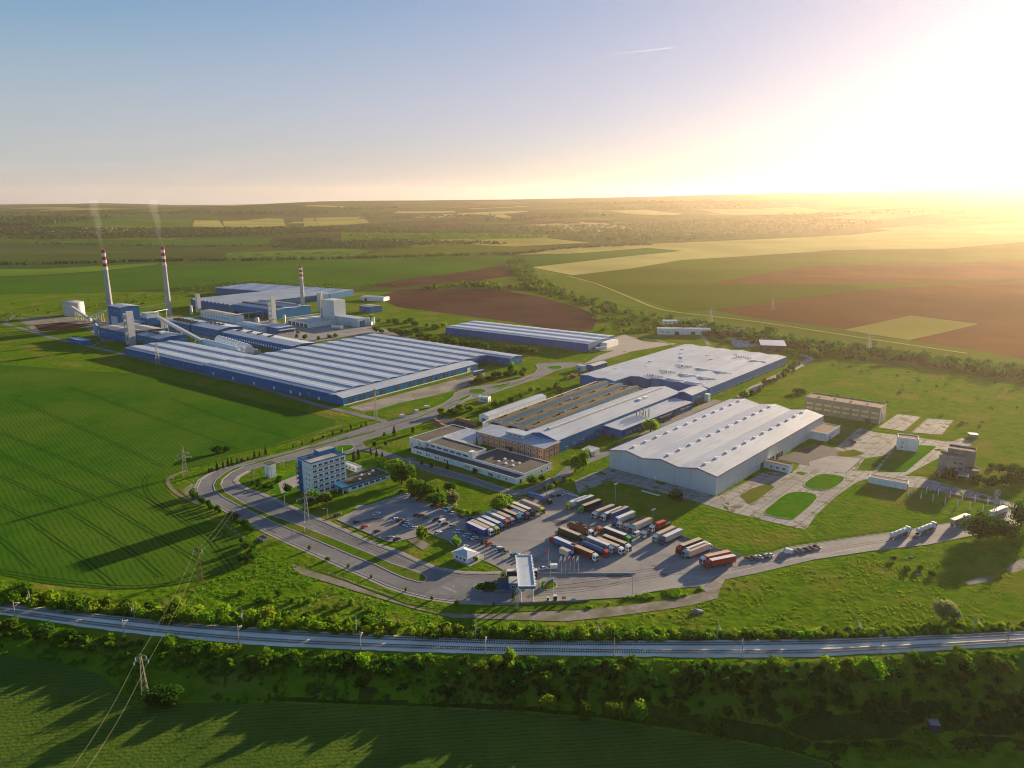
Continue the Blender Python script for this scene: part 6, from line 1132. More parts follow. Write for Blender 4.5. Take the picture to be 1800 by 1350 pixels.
row([(782, 732), (800, 726), (830, 720), (862, 722), (880, 714)], 12, 15, 'bm', 'bright shrub in the plot between main road and mossy roof', 'shrubs between main road and mossy roof', 8, .8)
row([(868, 712), (900, 706), (945, 690), (985, 682), (960, 700)], 12, 13, 'bm', 'shrub in the plot near the roundabout and timber stack', 'shrubs near the timber stack', 8, .8)
row([(832, 676), (850, 668), (872, 664), (895, 660), (925, 655)], 14, 12, 'md', 'shrub behind the roundabout below the largest hall extension', 'shrubs behind the roundabout', 6, 1.0)
row([(748, 606), (790, 607), (850, 613), (905, 617), (935, 622)], 22, 17, 'dm', 'dark tree in the belt between the largest hall and the storage hall', 'trees between largest hall and storage hall', 8, .9)
row([(668, 585), (700, 588), (735, 590), (755, 596)], 16, 15, 'dm', 'dark scrub tree beside the silo yard', 'scrub trees beside the silo yard', 9, .85)
row([(640, 560), (690, 566), (740, 572), (780, 578)], 16, 13, 'mb', 'light scrub bush on rough ground right of the silo', 'scrub bushes right of the silo', 9, .8)
row([(1385, 612), (1400, 640), (1370, 662), (1340, 682), (1320, 694)], 18, 12, 'dm', 'hedge bush along the road behind the grey warehouse', 'hedge bushes behind the grey warehouse', 5, .9)
row([(1405, 612), (1440, 628), (1470, 622), (1510, 620), (1545, 628)], 16, 20, 'dm', 'bush in front of the dark tree belt at upper right', 'bushes before the tree belt', 8, .8)
row([(1712, 846), (1740, 852), (1770, 850), (1800, 842)], 8, 24, 'd', 'dark tree in the thicket right of the bare concrete block', 'trees right of the bare concrete block', 6, 1.0)
row([(1742, 822), (1765, 832), (1790, 830), (1812, 836)], 6, 20, 'd', 'dark round shrub on the slope above the thicket at far right', 'shrubs above the far right thicket', 6, 1.0)
row([(950, 866), (962, 858), (975, 856), (990, 846), (1005, 848)], 10, 12, 'bm', 'bright bush at the top fence of the lorry park', 'bushes at the lorry park top fence', 4, .9)
row([(772, 880), (790, 893), (812, 902), (840, 906)], 12, 11, 'lb', 'lime hedge bush between car park and upper lawn', 'hedge bushes of the car park', 3, .9)
row([(428, 952), (436, 962), (444, 972), (440, 985), (420, 985)], 9, 17, 'dm', 'dark bush at the corner of the crop field above the railway bushes', 'bushes at the crop field corner', 6, .95)
row([(1560, 985), (1590, 1000), (1610, 1003), (1640, 1012)], 5, 15, 'dm', 'dark bush on the meadow slope below the approach road', 'bushes on the meadow slope', 8, .9)
row([(445, 850), (470, 858), (495, 842), (475, 860), (455, 845)], 9, 12, 'md', 'shrub on the grass inside the hairpin', 'shrubs inside the hairpin', 6, .9)
row([(590, 560), (565, 566), (520, 590), (560, 596), (600, 593)], 10, 9, 'dm', 'little tree on the green plot behind the largest hall', 'little trees behind the largest hall', 5, 1.1)
row([(392, 552), (420, 555), (440, 558), (460, 560)], 9, 7, 'dc', 'dark tree along the front of the long pale pink shed', 'trees along the pale pink shed', 3, 1.2)
# ---- thicket along the north side of the railway: individual bushes in ranks
MAST_N = [(55, 1069), (237, 1089), (428, 1104), (627, 1115), (836, 1123), (1050, 1127.5), (1260, 1127), (1504, 1122), (1710, 1116)]
seen = {}
def belt(px, rank, w, h, k):
    j = sum(1 for m in MAST_N if m[0] < px[0]); seen[(rank, j)] = seen.get((rank, j), 0) + 1; c = seen[(rank, j)]
    where = 'left of the first catenary mast' if j == 0 else ('right of the last catenary mast' if j == len(MAST_N) else 'right of the %s catenary mast' % NUM[j-1])
    tree('%s %s bush %s, %s rank of the railway thicket' % (NUM[c-1], {'b': 'bright green', 'm': 'mid-green', 'd': 'dark green', 'l': 'yellow-green'}[k], where, rank), px, w, h, k, 'bush' if h < 34 else 'tree', 'bushes of the railway thicket')
def ny(x): return float(np.interp(x, [p[0] for p in RAIL_N], [p[1] for p in RAIL_N]))
x = -20
while x < 1830:
    hgt = float(np.interp(x, [0, 60, 120, 350, 520, 700, 820, 960, 1080, 1200, 1400, 1600, 1800], [44, 40, 30, 36, 32, 26, 22, 28, 30, 22, 24, 18, 14]))
    hgt *= 1.18; belt((x, ny(x) - rnd.uniform(1.5, 4)), 'front', hgt*rnd.uniform(.75, 1.1), hgt*rnd.uniform(.55, .9), rnd.choice('bmlb')); x += hgt*rnd.uniform(.65, .95)
x = -10
while x < 1830:
    hgt = float(np.interp(x, [0, 60, 120, 350, 520, 700, 820, 960, 1080, 1200, 1400, 1600, 1800], [48, 42, 30, 40, 34, 26, 22, 30, 28, 20, 20, 16, 12]))
    up = float(np.interp(x, [0, 350, 600, 800, 1000, 1200, 1800], [14, 16, 16, 12, 12, 10, 10]))
    belt((x, ny(x) - up - rnd.uniform(-2, 4)), 'back', hgt*rnd.uniform(.7, 1.05), hgt*rnd.uniform(.6, 1.0), rnd.choice('bbml')); x += hgt*rnd.uniform(.85, 1.2)
for i in range(12):
    x = 430 + i*20 + rnd.uniform(-8, 8); y = 1055 + (x - 430)*.06 + rnd.uniform(-12, 8)
    belt((x, min(y, ny(x) - 24)), 'outer', rnd.uniform(10, 22), rnd.uniform(8, 17), rnd.choice('bml'))
# ---- embankment on the south side
for a in [('bright tree poking up at the railway edge, tallest beside the lower track', (897, 1172), 36, 44, 'l', 'tree'), ('bright tree left of the seventh catenary post on the embankment edge', (636, 1176), 32, 36, 'b', 'tree'),
          ('bush at the left edge below the railway', (14, 1107), 32, 30, 'm', 'bush'), ('dark round bush below the railway near the left edge', (78, 1124), 42, 40, 'd', 'tree'), ('small dark bush right of the dark round one', (128, 1122), 24, 20, 'd', 'bush'), ('bush with lit top under the overhead cables', (298, 1137), 24, 24, 'b', 'bush'), ('wide bush below the lower track under the cables', (340, 1150), 42, 32, 'm', 'tree'), ('bush beside the third southern catenary post', (404, 1152), 26, 24, 'b', 'bush'), ('wide dark bush right of the third southern catenary post', (460, 1172), 46, 34, 'm', 'tree'),
          ('first lone tree in the shaded slope row', (805, 1236), 24, 24, 'm', 'tree'), ('second lone tree in the shaded slope row', (916, 1244), 26, 30, 'm', 'tree'), ('third tree in the shaded slope row, with lit crown', (965, 1246), 32, 38, 'b', 'tree'), ('fourth tree in the shaded slope row', (1025, 1263), 38, 42, 'm', 'tree'), ('fifth tree in the shaded slope row', (1077, 1263), 33, 44, 'm', 'tree'), ('sixth tree in the shaded slope row, broadest', (1128, 1266), 38, 46, 'b', 'tree'), ('seventh bush in the shaded slope row', (1245, 1284), 46, 40, 'm', 'tree'),
          ('bush with yellow-lit top below the track at right', (1362, 1172), 30, 24, 'b', 'bush'), ('broad bush below the track near the eighth post', (1455, 1180), 42, 34, 'b', 'tree'), ('tallest conical bush below the track at right', (1528, 1192), 56, 52, 'b', 'big'), ('bush at the right end of the embankment edge', (1760, 1182), 48, 34, 'm', 'tree'), ('bush by the last southern post', (1690, 1162), 34, 24, 'b', 'bush'), ('small lit bush halfway down the right slope', (1085, 1180), 24, 16, 'l', 'bush'), ('small bush on the right slope near the dark hut', (1650, 1180), 28, 20, 'b', 'bush'), ('bush on the shaded slope in the centre', (1205, 1175), 20, 14, 'l', 'bush'), ('bush in the lower right shade', (1560, 1250), 50, 36, 'd', 'tree'), ('bush beside the small dark hut', (1620, 1260), 44, 30, 'd', 'tree')]: tree(*a)
seenS = {}
def sy(x): return float(np.interp(x, [p[0] for p in RAIL_S], [p[1] for p in RAIL_S]))
MAST_S = [(27, 1084), (218, 1115), (420, 1131), (634, 1143), (853, 1151), (1079, 1154), (1304, 1155), (1547, 1148), (1770, 1137)]
for rank, lo, hi, n_, s0, s1, ks in (('upper', 8, 22, 36, 16, 32, 'bbm'), ('middle', 28, 52, 12, 26, 40, 'mmd')):
    for i in range(n_):
        x = -20 + (i + rnd.random())/n_*1850
        if rank != 'upper' and x < 560: continue
        if x < 240 and rank == 'upper' and rnd.random() < .4: continue
        y = sy(x) + rnd.uniform(lo, hi) * (1 if x < 1500 else .9); s = rnd.uniform(s0, s1); k = rnd.choice(ks)
        j = sum(1 for m in MAST_S if m[0] < x); seenS[(rank, j)] = seenS.get((rank, j), 0) + 1
        tree('%s %s bush right of the %s southern catenary post, %s band of the embankment' % (NUM[seenS[(rank, j)]-1], {'b': 'bright', 'm': 'mid-green', 'd': 'dark'}[k], NUM[max(j-1, 0)] if j else 'missing', rank), (x, y), s, s*rnd.uniform(.6, .85), k, 'bush', 'bushes of the southern embankment')
# ---- woods and hedges that read as one mass
def stuffwood(name, pts, n, w0, w1, asp, m, quads=26, band=None, seed=3, sm=4):
    g = random.Random(seed); qs = []
    if band is None:
        poly = np.array([tuple(P(*p)[:2]) for p in pts]); lo = poly.min(0); hi = poly.max(0); spots = []
        while len(spots) < n:
            c = np.array([[g.uniform(lo[0], hi[0]), g.uniform(lo[1], hi[1])] for _ in range(400)]); ok = inpoly(poly, c[:, 0], c[:, 1]); spots += [tuple(v) for v in c[ok]]
        spots = spots[:n]
    else:
        w = [P(*p) for p in catmull(pts, sm)]; L_ = np.concatenate([[0], np.cumsum([(b_ - a_).length for a_, b_ in zip(w, w[1:])])]); spots = []
        for _ in range(n):
            f = g.random()*L_[-1]; i = int(np.searchsorted(L_, f)) - 1; i = max(i, 0); t = (f - L_[i])/max(L_[i+1] - L_[i], 1e-6); p = w[i].lerp(w[i+1], t); spots.append((p.x + g.gauss(0, band), p.y + g.gauss(0, band)))
    for i, (X, Y) in enumerate(spots):
        ww = g.uniform(w0, w1); q = leafcloud(quads, ww/2, ww/2*asp*g.uniform(.8, 1.2), ww*.21, seed*1000 + i, 4, .2, hollow=.8); q = q + np.array([X, Y, hz(X, Y)]); qs.append(q)
    o = link(bpy.data.objects.new(name, quadmesh(name, np.concatenate(qs), m))); o['kind'] = 'stuff'
stuffwood('tree_belt', [(905, 458), (940, 500), (985, 518), (1060, 540), (1110, 556), (1180, 568), (1260, 585), (1330, 598), (1400, 610)], 380, 6, 12, .85, 'leaf_mid', 26, band=14, seed=5)
stuffwood('tree_belt', [(1215, 574), (1260, 583), (1330, 596), (1400, 608), (1480, 616), (1560, 628), (1650, 640), (1740, 652), (1840, 664), (2050, 690), (2300, 715)], 680, 7, 13, .85, 'leaf_dark', 30, band=13, seed=6)
stuffwood('scrub', [(905, 470), (935, 490), (960, 510), (930, 505), (880, 508), (840, 500), (800, 505), (740, 508)], 160, 7, 14, .9, 'leaf_mid', 26, band=14, seed=7)
stuffwood('hedge', [(-100, 466), (60, 465), (180, 462), (300, 459), (450, 458), (600, 455), (720, 452), (900, 447)], 330, 8, 16, .9, 'leaf_dark', 18, band=8, seed=8)
stuffwood('hedge', [(895, 449), (985, 438), (1060, 434), (1140, 430)], 120, 10, 18, .8, 'leaf_far', 14, band=8, seed=9)
stuffwood('hedge', [(65, 428), (200, 431), (330, 434), (480, 432), (560, 436)], 140, 9, 18, .6, 'leaf_far', 14, band=18, seed=10)
stuffwood('far_wood', [(-120, 421), (-120, 402), (60, 400), (200, 402), (340, 401), (520, 400), (640, 398), (600, 407), (520, 412), (400, 416), (280, 419), (100, 420)], 2600, 14, 30, .55, 'leaf_far', 7, seed=11)
stuffwood('far_wood', [(600, 408), (600, 398), (760, 400), (980, 398), (1200, 390), (1320, 384), (1300, 396), (1100, 408), (960, 413), (800, 410)], 1500, 14, 30, .55, 'leaf_far', 7, seed=12)
stuffwood('far_wood', [(480, 436), (485, 424), (560, 418), (600, 424), (760, 424), (860, 426), (900, 430), (760, 430), (660, 438)], 900, 10, 22, .6, 'leaf_far', 8, seed=13)
stuffwood('far_wood', [(1020, 424), (1060, 412), (1200, 396), (1330, 388), (1460, 386), (1560, 390), (1480, 402), (1300, 416), (1200, 424)], 1500, 13, 28, .55, 'leaf_far', 7, seed=14)
stuffwood('far_wood', [(600, 423), (620, 411), (840, 413), (955, 415), (955, 418), (840, 420)], 700, 10, 18, .9, 'leaf_mid', 8, seed=15)
stuffwood('far_wood', [(-150, 392), (-150, 386), (200, 384), (65, 399)], 500, 24, 46, .7, 'leaf_far', 6, seed=16)
for k, (a_, b_) in enumerate((((640, 384), (860, 380)), ((860, 389), (1060, 378)), ((1100, 367), (1400, 362)), ((200, 376), (560, 374)), ((-100, 378), (180, 374)), ((600, 368), (900, 364)), ((1380, 380), (1700, 372)), ((1000, 360), (1300, 352)))):
    stuffwood('far_hedge', [a_, ((a_[0] + b_[0])/2, (a_[1] + b_[1])/2 - 1), b_], 160, 18, 40, .5, 'leaf_far', 6, band=60, seed=20 + k)
stuffwood('scrub', [(-60, 560), (60, 545), (160, 540), (300, 520), (400, 500), (520, 505), (640, 500)], 220, 3, 8, .8, 'leaf_mid', 12, band=45, seed=31)
stuffwood('scrub', [(1440, 640), (1560, 665), (1680, 690), (1790, 700), (1780, 740), (1600, 690)], 70, 2, 5, .5, 'leaf_mid', 24, band=30, seed=32)
stuffwood('scrub', [(1050, 560), (1120, 572), (1180, 580), (1120, 584), (1060, 578)], 60, 4, 9, .8, 'leaf_mid', 20, band=10, seed=33)
stuffwood('undergrowth', [(560, 1158), (700, 1166), (950, 1172), (1350, 1176), (1550, 1170), (1830, 1156), (2250, 1118), (2250, 1290), (1500, 1270), (1250, 1255), (1050, 1238), (800, 1222), (600, 1205)], 560, 2.0, 5.0, .8, 'leaf_dark', 60, seed=51)  # dark leaf colour chosen to deepen the slope's shade
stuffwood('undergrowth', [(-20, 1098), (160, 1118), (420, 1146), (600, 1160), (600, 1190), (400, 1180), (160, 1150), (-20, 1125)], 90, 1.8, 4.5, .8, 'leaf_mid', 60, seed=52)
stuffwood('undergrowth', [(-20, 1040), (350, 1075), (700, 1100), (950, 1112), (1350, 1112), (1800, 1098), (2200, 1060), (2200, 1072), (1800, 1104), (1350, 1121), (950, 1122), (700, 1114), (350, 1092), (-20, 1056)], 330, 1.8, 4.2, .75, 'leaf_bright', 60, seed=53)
# ---- tussocks that catch the low sun on the rough meadow
def tussocks(name, poly, n, s0, s1, seed, m='leaf_grass'):
    g = np.random.default_rng(seed); pl = np.array([tuple(P(*p)[:2]) for p in poly]); lo = pl.min(0); hi = pl.max(0); c = lo + (hi - lo)*g.random((n*4, 2)); ok = inpoly(pl, c[:, 0], c[:, 1])
    for f in FLAT: ok &= ~inpoly(f, c[:, 0], c[:, 1])
    dens = vnoise(c[:, 0]/7, c[:, 1]/7, seed)*.6 + vnoise(c[:, 0]/2.5, c[:, 1]/2.5, seed + 1)*.4; ok &= dens > .46; c = c[ok][:n]; k = 7; N_ = len(c)*k
    cc = np.repeat(c, k, 0) + g.normal(0, .35, (N_, 2)); s = (s0 + (s1 - s0)*g.random(N_))[:, None]; a = g.random(N_)*np.pi; u = np.stack([np.cos(a), np.sin(a), 0*a], 1)*s*.5; up = np.stack([g.normal(0, .35, N_), g.normal(0, .35, N_), np.ones(N_)], 1)*s
    z = hfun(cc[:, 0], cc[:, 1]); base = np.stack([cc[:, 0], cc[:, 1], z], 1); q = np.stack([base - u, base + u, base + u*.35 + up, base - u*.35 + up*.9], 1).reshape(-1, 3)
    o = link(bpy.data.objects.new(name, quadmesh(name, q, m))); o['kind'] = 'stuff'
tussocks('tall_grass', [(1265, 1045), (1290, 1022), (1350, 1010), (1440, 990), (1540, 972), (1640, 960), (1700, 950), (1830, 930), (1830, 1105), (1550, 1118), (1350, 1122), (1050, 1122), (960, 1100), (1060, 1090), (1128, 1080), (1211, 1068)], 1800, .25, .6, 41)
tussocks('tall_grass', [(400, 1015), (440, 960), (520, 1003), (620, 1042), (720, 1074), (800, 1090), (900, 1096), (980, 1098), (900, 1118), (700, 1112), (500, 1100), (330, 1085), (330, 1030)], 1500, .25, .6, 42)
tussocks('tall_grass', [(-20, 1100), (130, 1110), (240, 1124), (420, 1140), (700, 1150), (1000, 1158), (1350, 1164), (1800, 1142), (1830, 1330), (1480, 1340), (1230, 1288), (1060, 1262), (640, 1238), (240, 1236), (200, 1190), (-20, 1150)], 4000, .35, .8, 43)
tussocks('tall_grass', [(1420, 650), (1830, 690), (1830, 900), (1720, 860), (1700, 790), (1690, 740), (1560, 720), (1420, 690)], 900, .2, .5, 44)
tussocks('tall_grass', [(1115, 1049), (1140, 1043), (1232, 1033), (1236, 1040), (1183, 1052), (1100, 1063), (1020, 1071), (1040, 1058)], 900, .4, .9, 45)
# ================================================================ masts, pylons, lamps, flags, walls
def hpx(base, top_y):
    p = P(*base); z = p.z
    while proj(p.x, p.y, z)[1] > top_y and z < 300: z += .1
    return z - p.z
def pylon(label, base, top_y, wb, wt, arms, ang, m='pylon_paint', group='power line pylons', name='lattice_pylon', r=.11):
    h = hpx(base, top_y); p = P(*base); t = thing(name, label, 'pylon', p, ang, group); b = MB()
    W = lambda z: wb/2 + (wt/2 - wb/2)*min(1, z/(h*.92))
    for sx in (-1, 1):
        for sy_ in (-1, 1): b.tube((sx*W(0), sy_*W(0), -.4), (sx*W(h), sy_*W(h), h), r*1.25, r*.9, 4)
    z = 0; n = max(5, int(h/2.6)); zs = [h*(1 - (1 - i/n)**1.0) for i in range(n+1)]
    for z0, z1 in zip(zs, zs[1:]):
        a, c = W(z0), W(z1)
        for s in (-1, 1):
            b.tube((-a, s*a, z0), (c, s*c, z1), r*.7, n=3); b.tube((a, s*a, z0), (-c, s*c, z1), r*.7, n=3); b.tube((s*a, -a, z0), (s*c, c, z1), r*.7, n=3); b.tube((s*a, a, z0), (s*c, -c, z1), r*.7, n=3)
    b.build('lattice_tower', m, t)
    for f, L_, sides in arms:
        q = MB(); zz = h*f
        for s in sides:
            for y in (-.35, .35): q.tube((0, y, zz), (s*L_, 0, zz - .1), r*.9, n=4); q.tube((0, y, zz + 1.1), (s*L_, 0, zz), r*.7, n=4)
        q.build('crossarm', m, t); q = MB(); [q.tube((s*L_, 0, zz - .1), (s*L_, 0, zz - 1.2), .14, n=6) for s in sides]; q.build('insulator', 'paint_lightblue', t)
    t['h'] = h; del t['h']
    return t, p, h
pylon('pale lattice pylon at the tip of the crop field left of the hairpin', (326, 836), 782, 3.4, .5, [(.72, 3.2, (-1, 1)), (.58, 4.6, (-1, 1))], .5)
tA, pA, hA = pylon('rust-brown lattice pylon standing behind the railway bushes', (353, 1026), 964, 2.0, .5, [(.97, 1.6, (-1, 1)), (.9, 2.0, (-1, 1))], .3, 'rust', r=.08)
tB, pB, hB = pylon('lattice pylon by the big bush in the shaded bottom field', (256, 1226), 1153, 2.3, .5, [(.985, 1.7, (-1, 1)), (.88, 2.3, (-1, 1))], .3, r=.045)
pylon('thin grey lattice pylon in the median below the six-storey office', (541, 935), 861, 3.2, .6, [(.95, 3.4, (1,)), (.80, 4.4, (-1, 1)), (.64, 5.0, (-1,))], .4, 'galv')
pylon('slim white lattice mast in front of the gate canopy', (910, 1072), 1036, 1.0, .8, [(.98, .8, (-1, 1))], 0, 'pylon_paint', r=.09)
pylon('pale lattice pylon in front of the long wall of the largest hall', (278, 640), 604, 4.0, .8, [(.96, 2.6, (-1, 1))], .2)
pylon('white lattice pylon at the corner by the loading yard', (661, 737), 684, 2.4, .6, [(.97, 2.4, (-1, 1)), (.88, 3.0, (-1, 1))], .6)
pylon('distant lattice pylon in front of the tree belt at upper right', (1526, 619), 587, 5.5, 1.0, [(.96, 4, (-1, 1)), (.84, 6, (-1, 1))], .2, 'galv', r=.12)
pylon('distant lattice pylon beside the substation', (1248, 573), 541, 6, 1.0, [(.96, 5, (-1, 1)), (.82, 7, (-1, 1))], .2, 'galv', r=.12)
pylon('faint distant lattice pylon on the brown ploughed field', (1358, 545), 524, 6, 1.2, [(.95, 5, (-1, 1))], .3, 'galv', r=.09)
pylon('leaning-looking light pylon beside the approach road at far right', (1746, 912), 862, 1.6, .8, [(.97, 2.2, (-1, 1)), (.87, 2.0, (-1, 1))], .3, 'galv')
def pole(label, base, top_y, m='mast_conc', r=.16, arm=None, stay=False, group='power line poles'):
    h = hpx(base, top_y); p = P(*base); t = thing('power_pole', label, 'pole', p, .4, group); MB().tube((0,0,-.3), (0,0,h), r, r*.7, 8).build('shaft', m, t); q = MB(); q.box(-1.3, 1.3, -.08, .08, h - .7, h - .5); q.build('crossarm', m, t)
    q = MB(); [q.tube((x, 0, h - .5), (x, 0, h - .05), .09, n=6) for x in (-1.2, 0, 1.2)]; q.build('insulator', 'paint_lightblue', t)
    if stay: q = MB(); q.tube((0,0,h - .6), (-5.5,-2,0), .04, n=4); q.build('stay_wire', 'cable', t)
    return p, h
pole('pale stayed pole on the grass inside the hairpin', (447, 850), 823, stay=True); pole('concrete pole between hairpin and transformer tower', (499, 822), 801); pC, hC = pole('green-grey pole at the outer verge where the cables meet the bend', (409, 919), 897, 'mast_green')
pole('pale pole next to the transformer tower', (478, 848), 822)
def cable(label, a, b, sag, group='overhead power cables'):
    a = Vector(a); b = Vector(b); pts = []
    for i in range(17):
        t = i/16; q = a.lerp(b, t); q.z -= sag*4*t*(1 - t); pts.append(q)
    m = MB()
    for i, q in enumerate(pts):
        d = (pts[min(i+1, 16)] - pts[max(i-1, 0)]).normalized(); e = d.cross(Vector((0,0,1))).normalized(); f = d.cross(e)
        m.v += [tuple(q + (e*math.cos(k*1.5708) + f*math.sin(k*1.5708))*.022) for k in range(4)]
    m.f = [(4*i+k, 4*i+(k+1)%4, 4*i+4+(k+1)%4, 4*i+4+k) for i in range(16) for k in range(4)] + [(3,2,1,0), (64,65,66,67)]; m.m = [0]*len(m.f)
    tag(m.build('power_cable', 'cable'), label, 'cable', group)
pOff = P(140, 1440)
for i, (dx_, zz) in enumerate(((-2.2, -.6), (2.2, -.6))):
    nm = ('left', 'right', 'middle')[i]
    cable(nm + ' cable from the shaded-field pylon up to the rust-brown pylon', pB + Vector((dx_, 0, hB*.88 + zz)), pA + Vector((dx_*.7, 0, hA*.93 + zz)), 2.2)
    cable(nm + ' cable leaving the shaded-field pylon towards the bottom edge', pB + Vector((dx_, 0, hB*.88 + zz)), pOff + Vector((dx_, 0, 14)), 2.0)
    cable(nm + ' cable from the rust-brown pylon to the pole at the bend', pA + Vector((dx_*.7, 0, hA*.93 + zz)), pC + Vector((dx_*.5, 0, hC - .1)), 1.2)
# catenary masts
def mast(label, base, top_y, toward, m, group):
    h = hpx(base, top_y); p = P(*base); t = thing('catenary_mast', label, 'railway mast', (p.x, p.y, p.z - .3), 0, group); b = MB(); b.tube((0,0,0), (0,0,h + .3), .19, .13, 8); b.box(-.35, .35, -.35, .35, 0, .7); b.build('post', m, t)
    q = MB(); y = toward; q.tube((0,0,h - .6), (.5, y, h - 1.9), .07, n=5); q.tube((0,0,h - 2.4), (.5, y, h - 1.9), .06, n=5); q.tube((.5, y*.7, h - 1.4), (.6, y*1.05, h - 2.5), .05, n=5); q.build('bracket', 'galv', t)
    q = MB(); q.tube((.12, y*.12, h - .75), (.2, y*.25, h - .95), .13, n=7); q.tube((.1, y*.1, h - 2.35), (.18, y*.25, h - 2.27), .13, n=7); q.build('insulator', 'rust', t)
for i, m_ in enumerate(MAST_N): mast(NUM[i] + ' catenary mast from the left on the bush side of the railway', m_, m_[1] - (31 if i < 2 else 34 if i < 6 else 36), -3.0, 'mast_green', 'catenary masts north of the tracks')
for i, m_ in enumerate(MAST_S): mast(NUM[i] + ' catenary mast from the left on the embankment side of the railway', m_, m_[1] - (27 if i < 2 else 33), 3.0, 'mast_conc' if i < 4 else 'galv', 'catenary masts south of the tracks')
# street lamps and flood lights
def lamp(label, base, top_y, ang=.8, m='galv', flood=False):
    h = hpx(base, top_y); p = P(*base); t = thing('flood_light' if flood else 'street_lamp', label, 'lamp', p, ang, 'flood light masts' if flood else 'street lamps'); MB().tube((0,0,0), (0,0,h), .14, .08, 8).build('post', m, t)
    if flood:
        MB().box(-1.3, 1.3, -.1, .1, h - .1, h + .1).build('crossbar', m, t)
        for x in (-1.1, -.4, .4, 1.1): MB().hexa([(x-.28,-.35,h+.1),(x+.28,-.35,h+.1),(x+.28,.05,h+.1),(x-.28,.05,h+.1)], [(x-.28,-.15,h+.7),(x+.28,-.15,h+.7),(x+.28,.15,h+.7),(x-.28,.15,h+.7)]).build('lamp_head', 'steel_light', t)
    else: b = MB(); b.tube((0,0,h), (1.7,0,h + .35), .07, .05, 6); b.build('arm', m, t); MB().box(1.6, 2.4, -.17, .17, h + .26, h + .42).build('lamp_head', 'steel_light', t)
for lab, b_, ty in (('lamp in the median at the hairpin apex', (389, 849), 828), ('lamp post on the inner kerb below the stayed pole', (501, 893), 868), ('lamp post in the median below the hairpin', (513, 944), 921), ('round-headed lamp at the left corner of the car park', (577, 921), 894), ('lamp post in the median left of the car park', (597, 990), 966), ('lamp post on the inner kerb below the car park', (658, 962), 936),
                     ('lamp post on the lower lane of the car park', (802, 930), 904), ('tall lamp post between gatehouse and red car', (852, 988), 946), ('lamp post at the top fence of the lorry park', (960.5, 872), 850), ('lamp post on the corner of the front edge of the plaza', (1111, 1047), 1010), ('lamp post by the front kerb near the traffic island', (797, 1050), 1028), ('lamp post at the green island of the main road', (592, 789), 771), ('lamp post at the roundabout', (868, 693), 676), ('small white lamp in the works road mouth', (637, 779), 766)): lamp(lab, b_, ty, rnd.uniform(0, 6))
for lab, b_, ty in (('green flood light mast behind the white-roofed lorries', (1081, 889), 852), ('green flood light mast beside the red container', (1147, 925), 897)): lamp(lab, b_, ty, .7, 'mast_green', True)
# flags
def flag(label, base, top_y, cols, w, hgt, ang, group, droop=.4):
    h = hpx(base, top_y); p = P(*base); t = thing('flagpole', label, 'flagpole', p, ang, group); MB().tube((0,0,0), (0,0,h), .09, .05, 8).build('pole', 'frame_white', t); MB().tube((0,0,h), (0,0,h + .16), .09, .03, 8).build('finial', 'steel_light', t)
    n = len(cols); b = MB(); nx = 8
    for k in range(n):
        vs = []; fs = []
        for i in range(nx + 1):
            f = i/nx; x = .06 + w*f; dz = -droop*w*f*f; yy = .18*math.sin(f*7)*f
            for kk in (k, k + 1): vs.append((x, yy + .05*kk, h - .15 + dz - hgt*kk/n))
        fs = [(2*i, 2*i + 1, 2*i + 3, 2*i + 2) for i in range(nx)]; b.add(vs, fs, k)
    b.build('flag', cols, t)
for i in range(5): flag('white-flag pole, ' + ('leftmost of the five by the plaza wall', 'second from the left of the five by the plaza wall', 'middle one of the five by the plaza wall', 'second from the right of the five by the plaza wall', 'rightmost of the five by the plaza wall')[i], (987.2 + 7.3*i, 1006.8), 976.5, ['flag_white', 'flag_white'] if i not in (2, 3) else ['flag_white', 'flag_red'], 1.1, 1.9, 3.4, 'flagpoles with small white flags', 1.5)
flag('tall flagpole flying a plain red flag behind the white and blue van', (963.7, 1000), 964, ['flag_red'], 1.9, 1.3, 3.5, 'large flagpoles', 1.5); flag('tall flagpole flying a white, green and red striped flag at the gate', (972.5, 1058.5), 1014, ['flag_white', 'flag_green', 'flag_red'], 4.3, 2.6, 3.25, 'large flagpoles', .75); flag('white bare flagpole with furled flag between the van and the striped flag', (967.5, 1018), 986, ['flag_white'], .35, 1.5, 3, 'large flagpoles', 2)
# white posts on the right-hand lawn
POSTS = [(885,952),(908,932),(935,907),(983,977),(1027,932),(1077,997),(1120,947),(1173,1022),(1214,967),(1272,1042),(1310,987),(1370,1062),(1410,1007),(1472,1082),(1510,1032),(1607,1052)]
b = MB(); b.box(-.22, .22, -.22, .22, -.2, 4.1); b.box(-.3, .3, -.3, .3, -.2, .25); pm = b.mesh('concrete_post', 'frame_white'); b = MB(); b.hexa([(-.22,-.22,4.12),(.22,-.22,4.12),(.22,.22,4.12),(-.22,.22,4.12)], [(-.1,-.1,4.35),(.1,-.1,4.35),(.1,.1,4.35),(-.1,.1,4.35)]); pcap = b.mesh('cap', 'frame_white')
for i, (x, y) in enumerate(POSTS):
    p = P(1400 + x/4.5, 660 + y/4.5); t = thing('concrete_post', NUM[i] + ' white post from the left on the lawn right of the white garage', 'post', p, -.6, 'white posts on the lawn'); link(bpy.data.objects.new('shaft', pm), t); link(bpy.data.objects.new('cap', pcap), t)
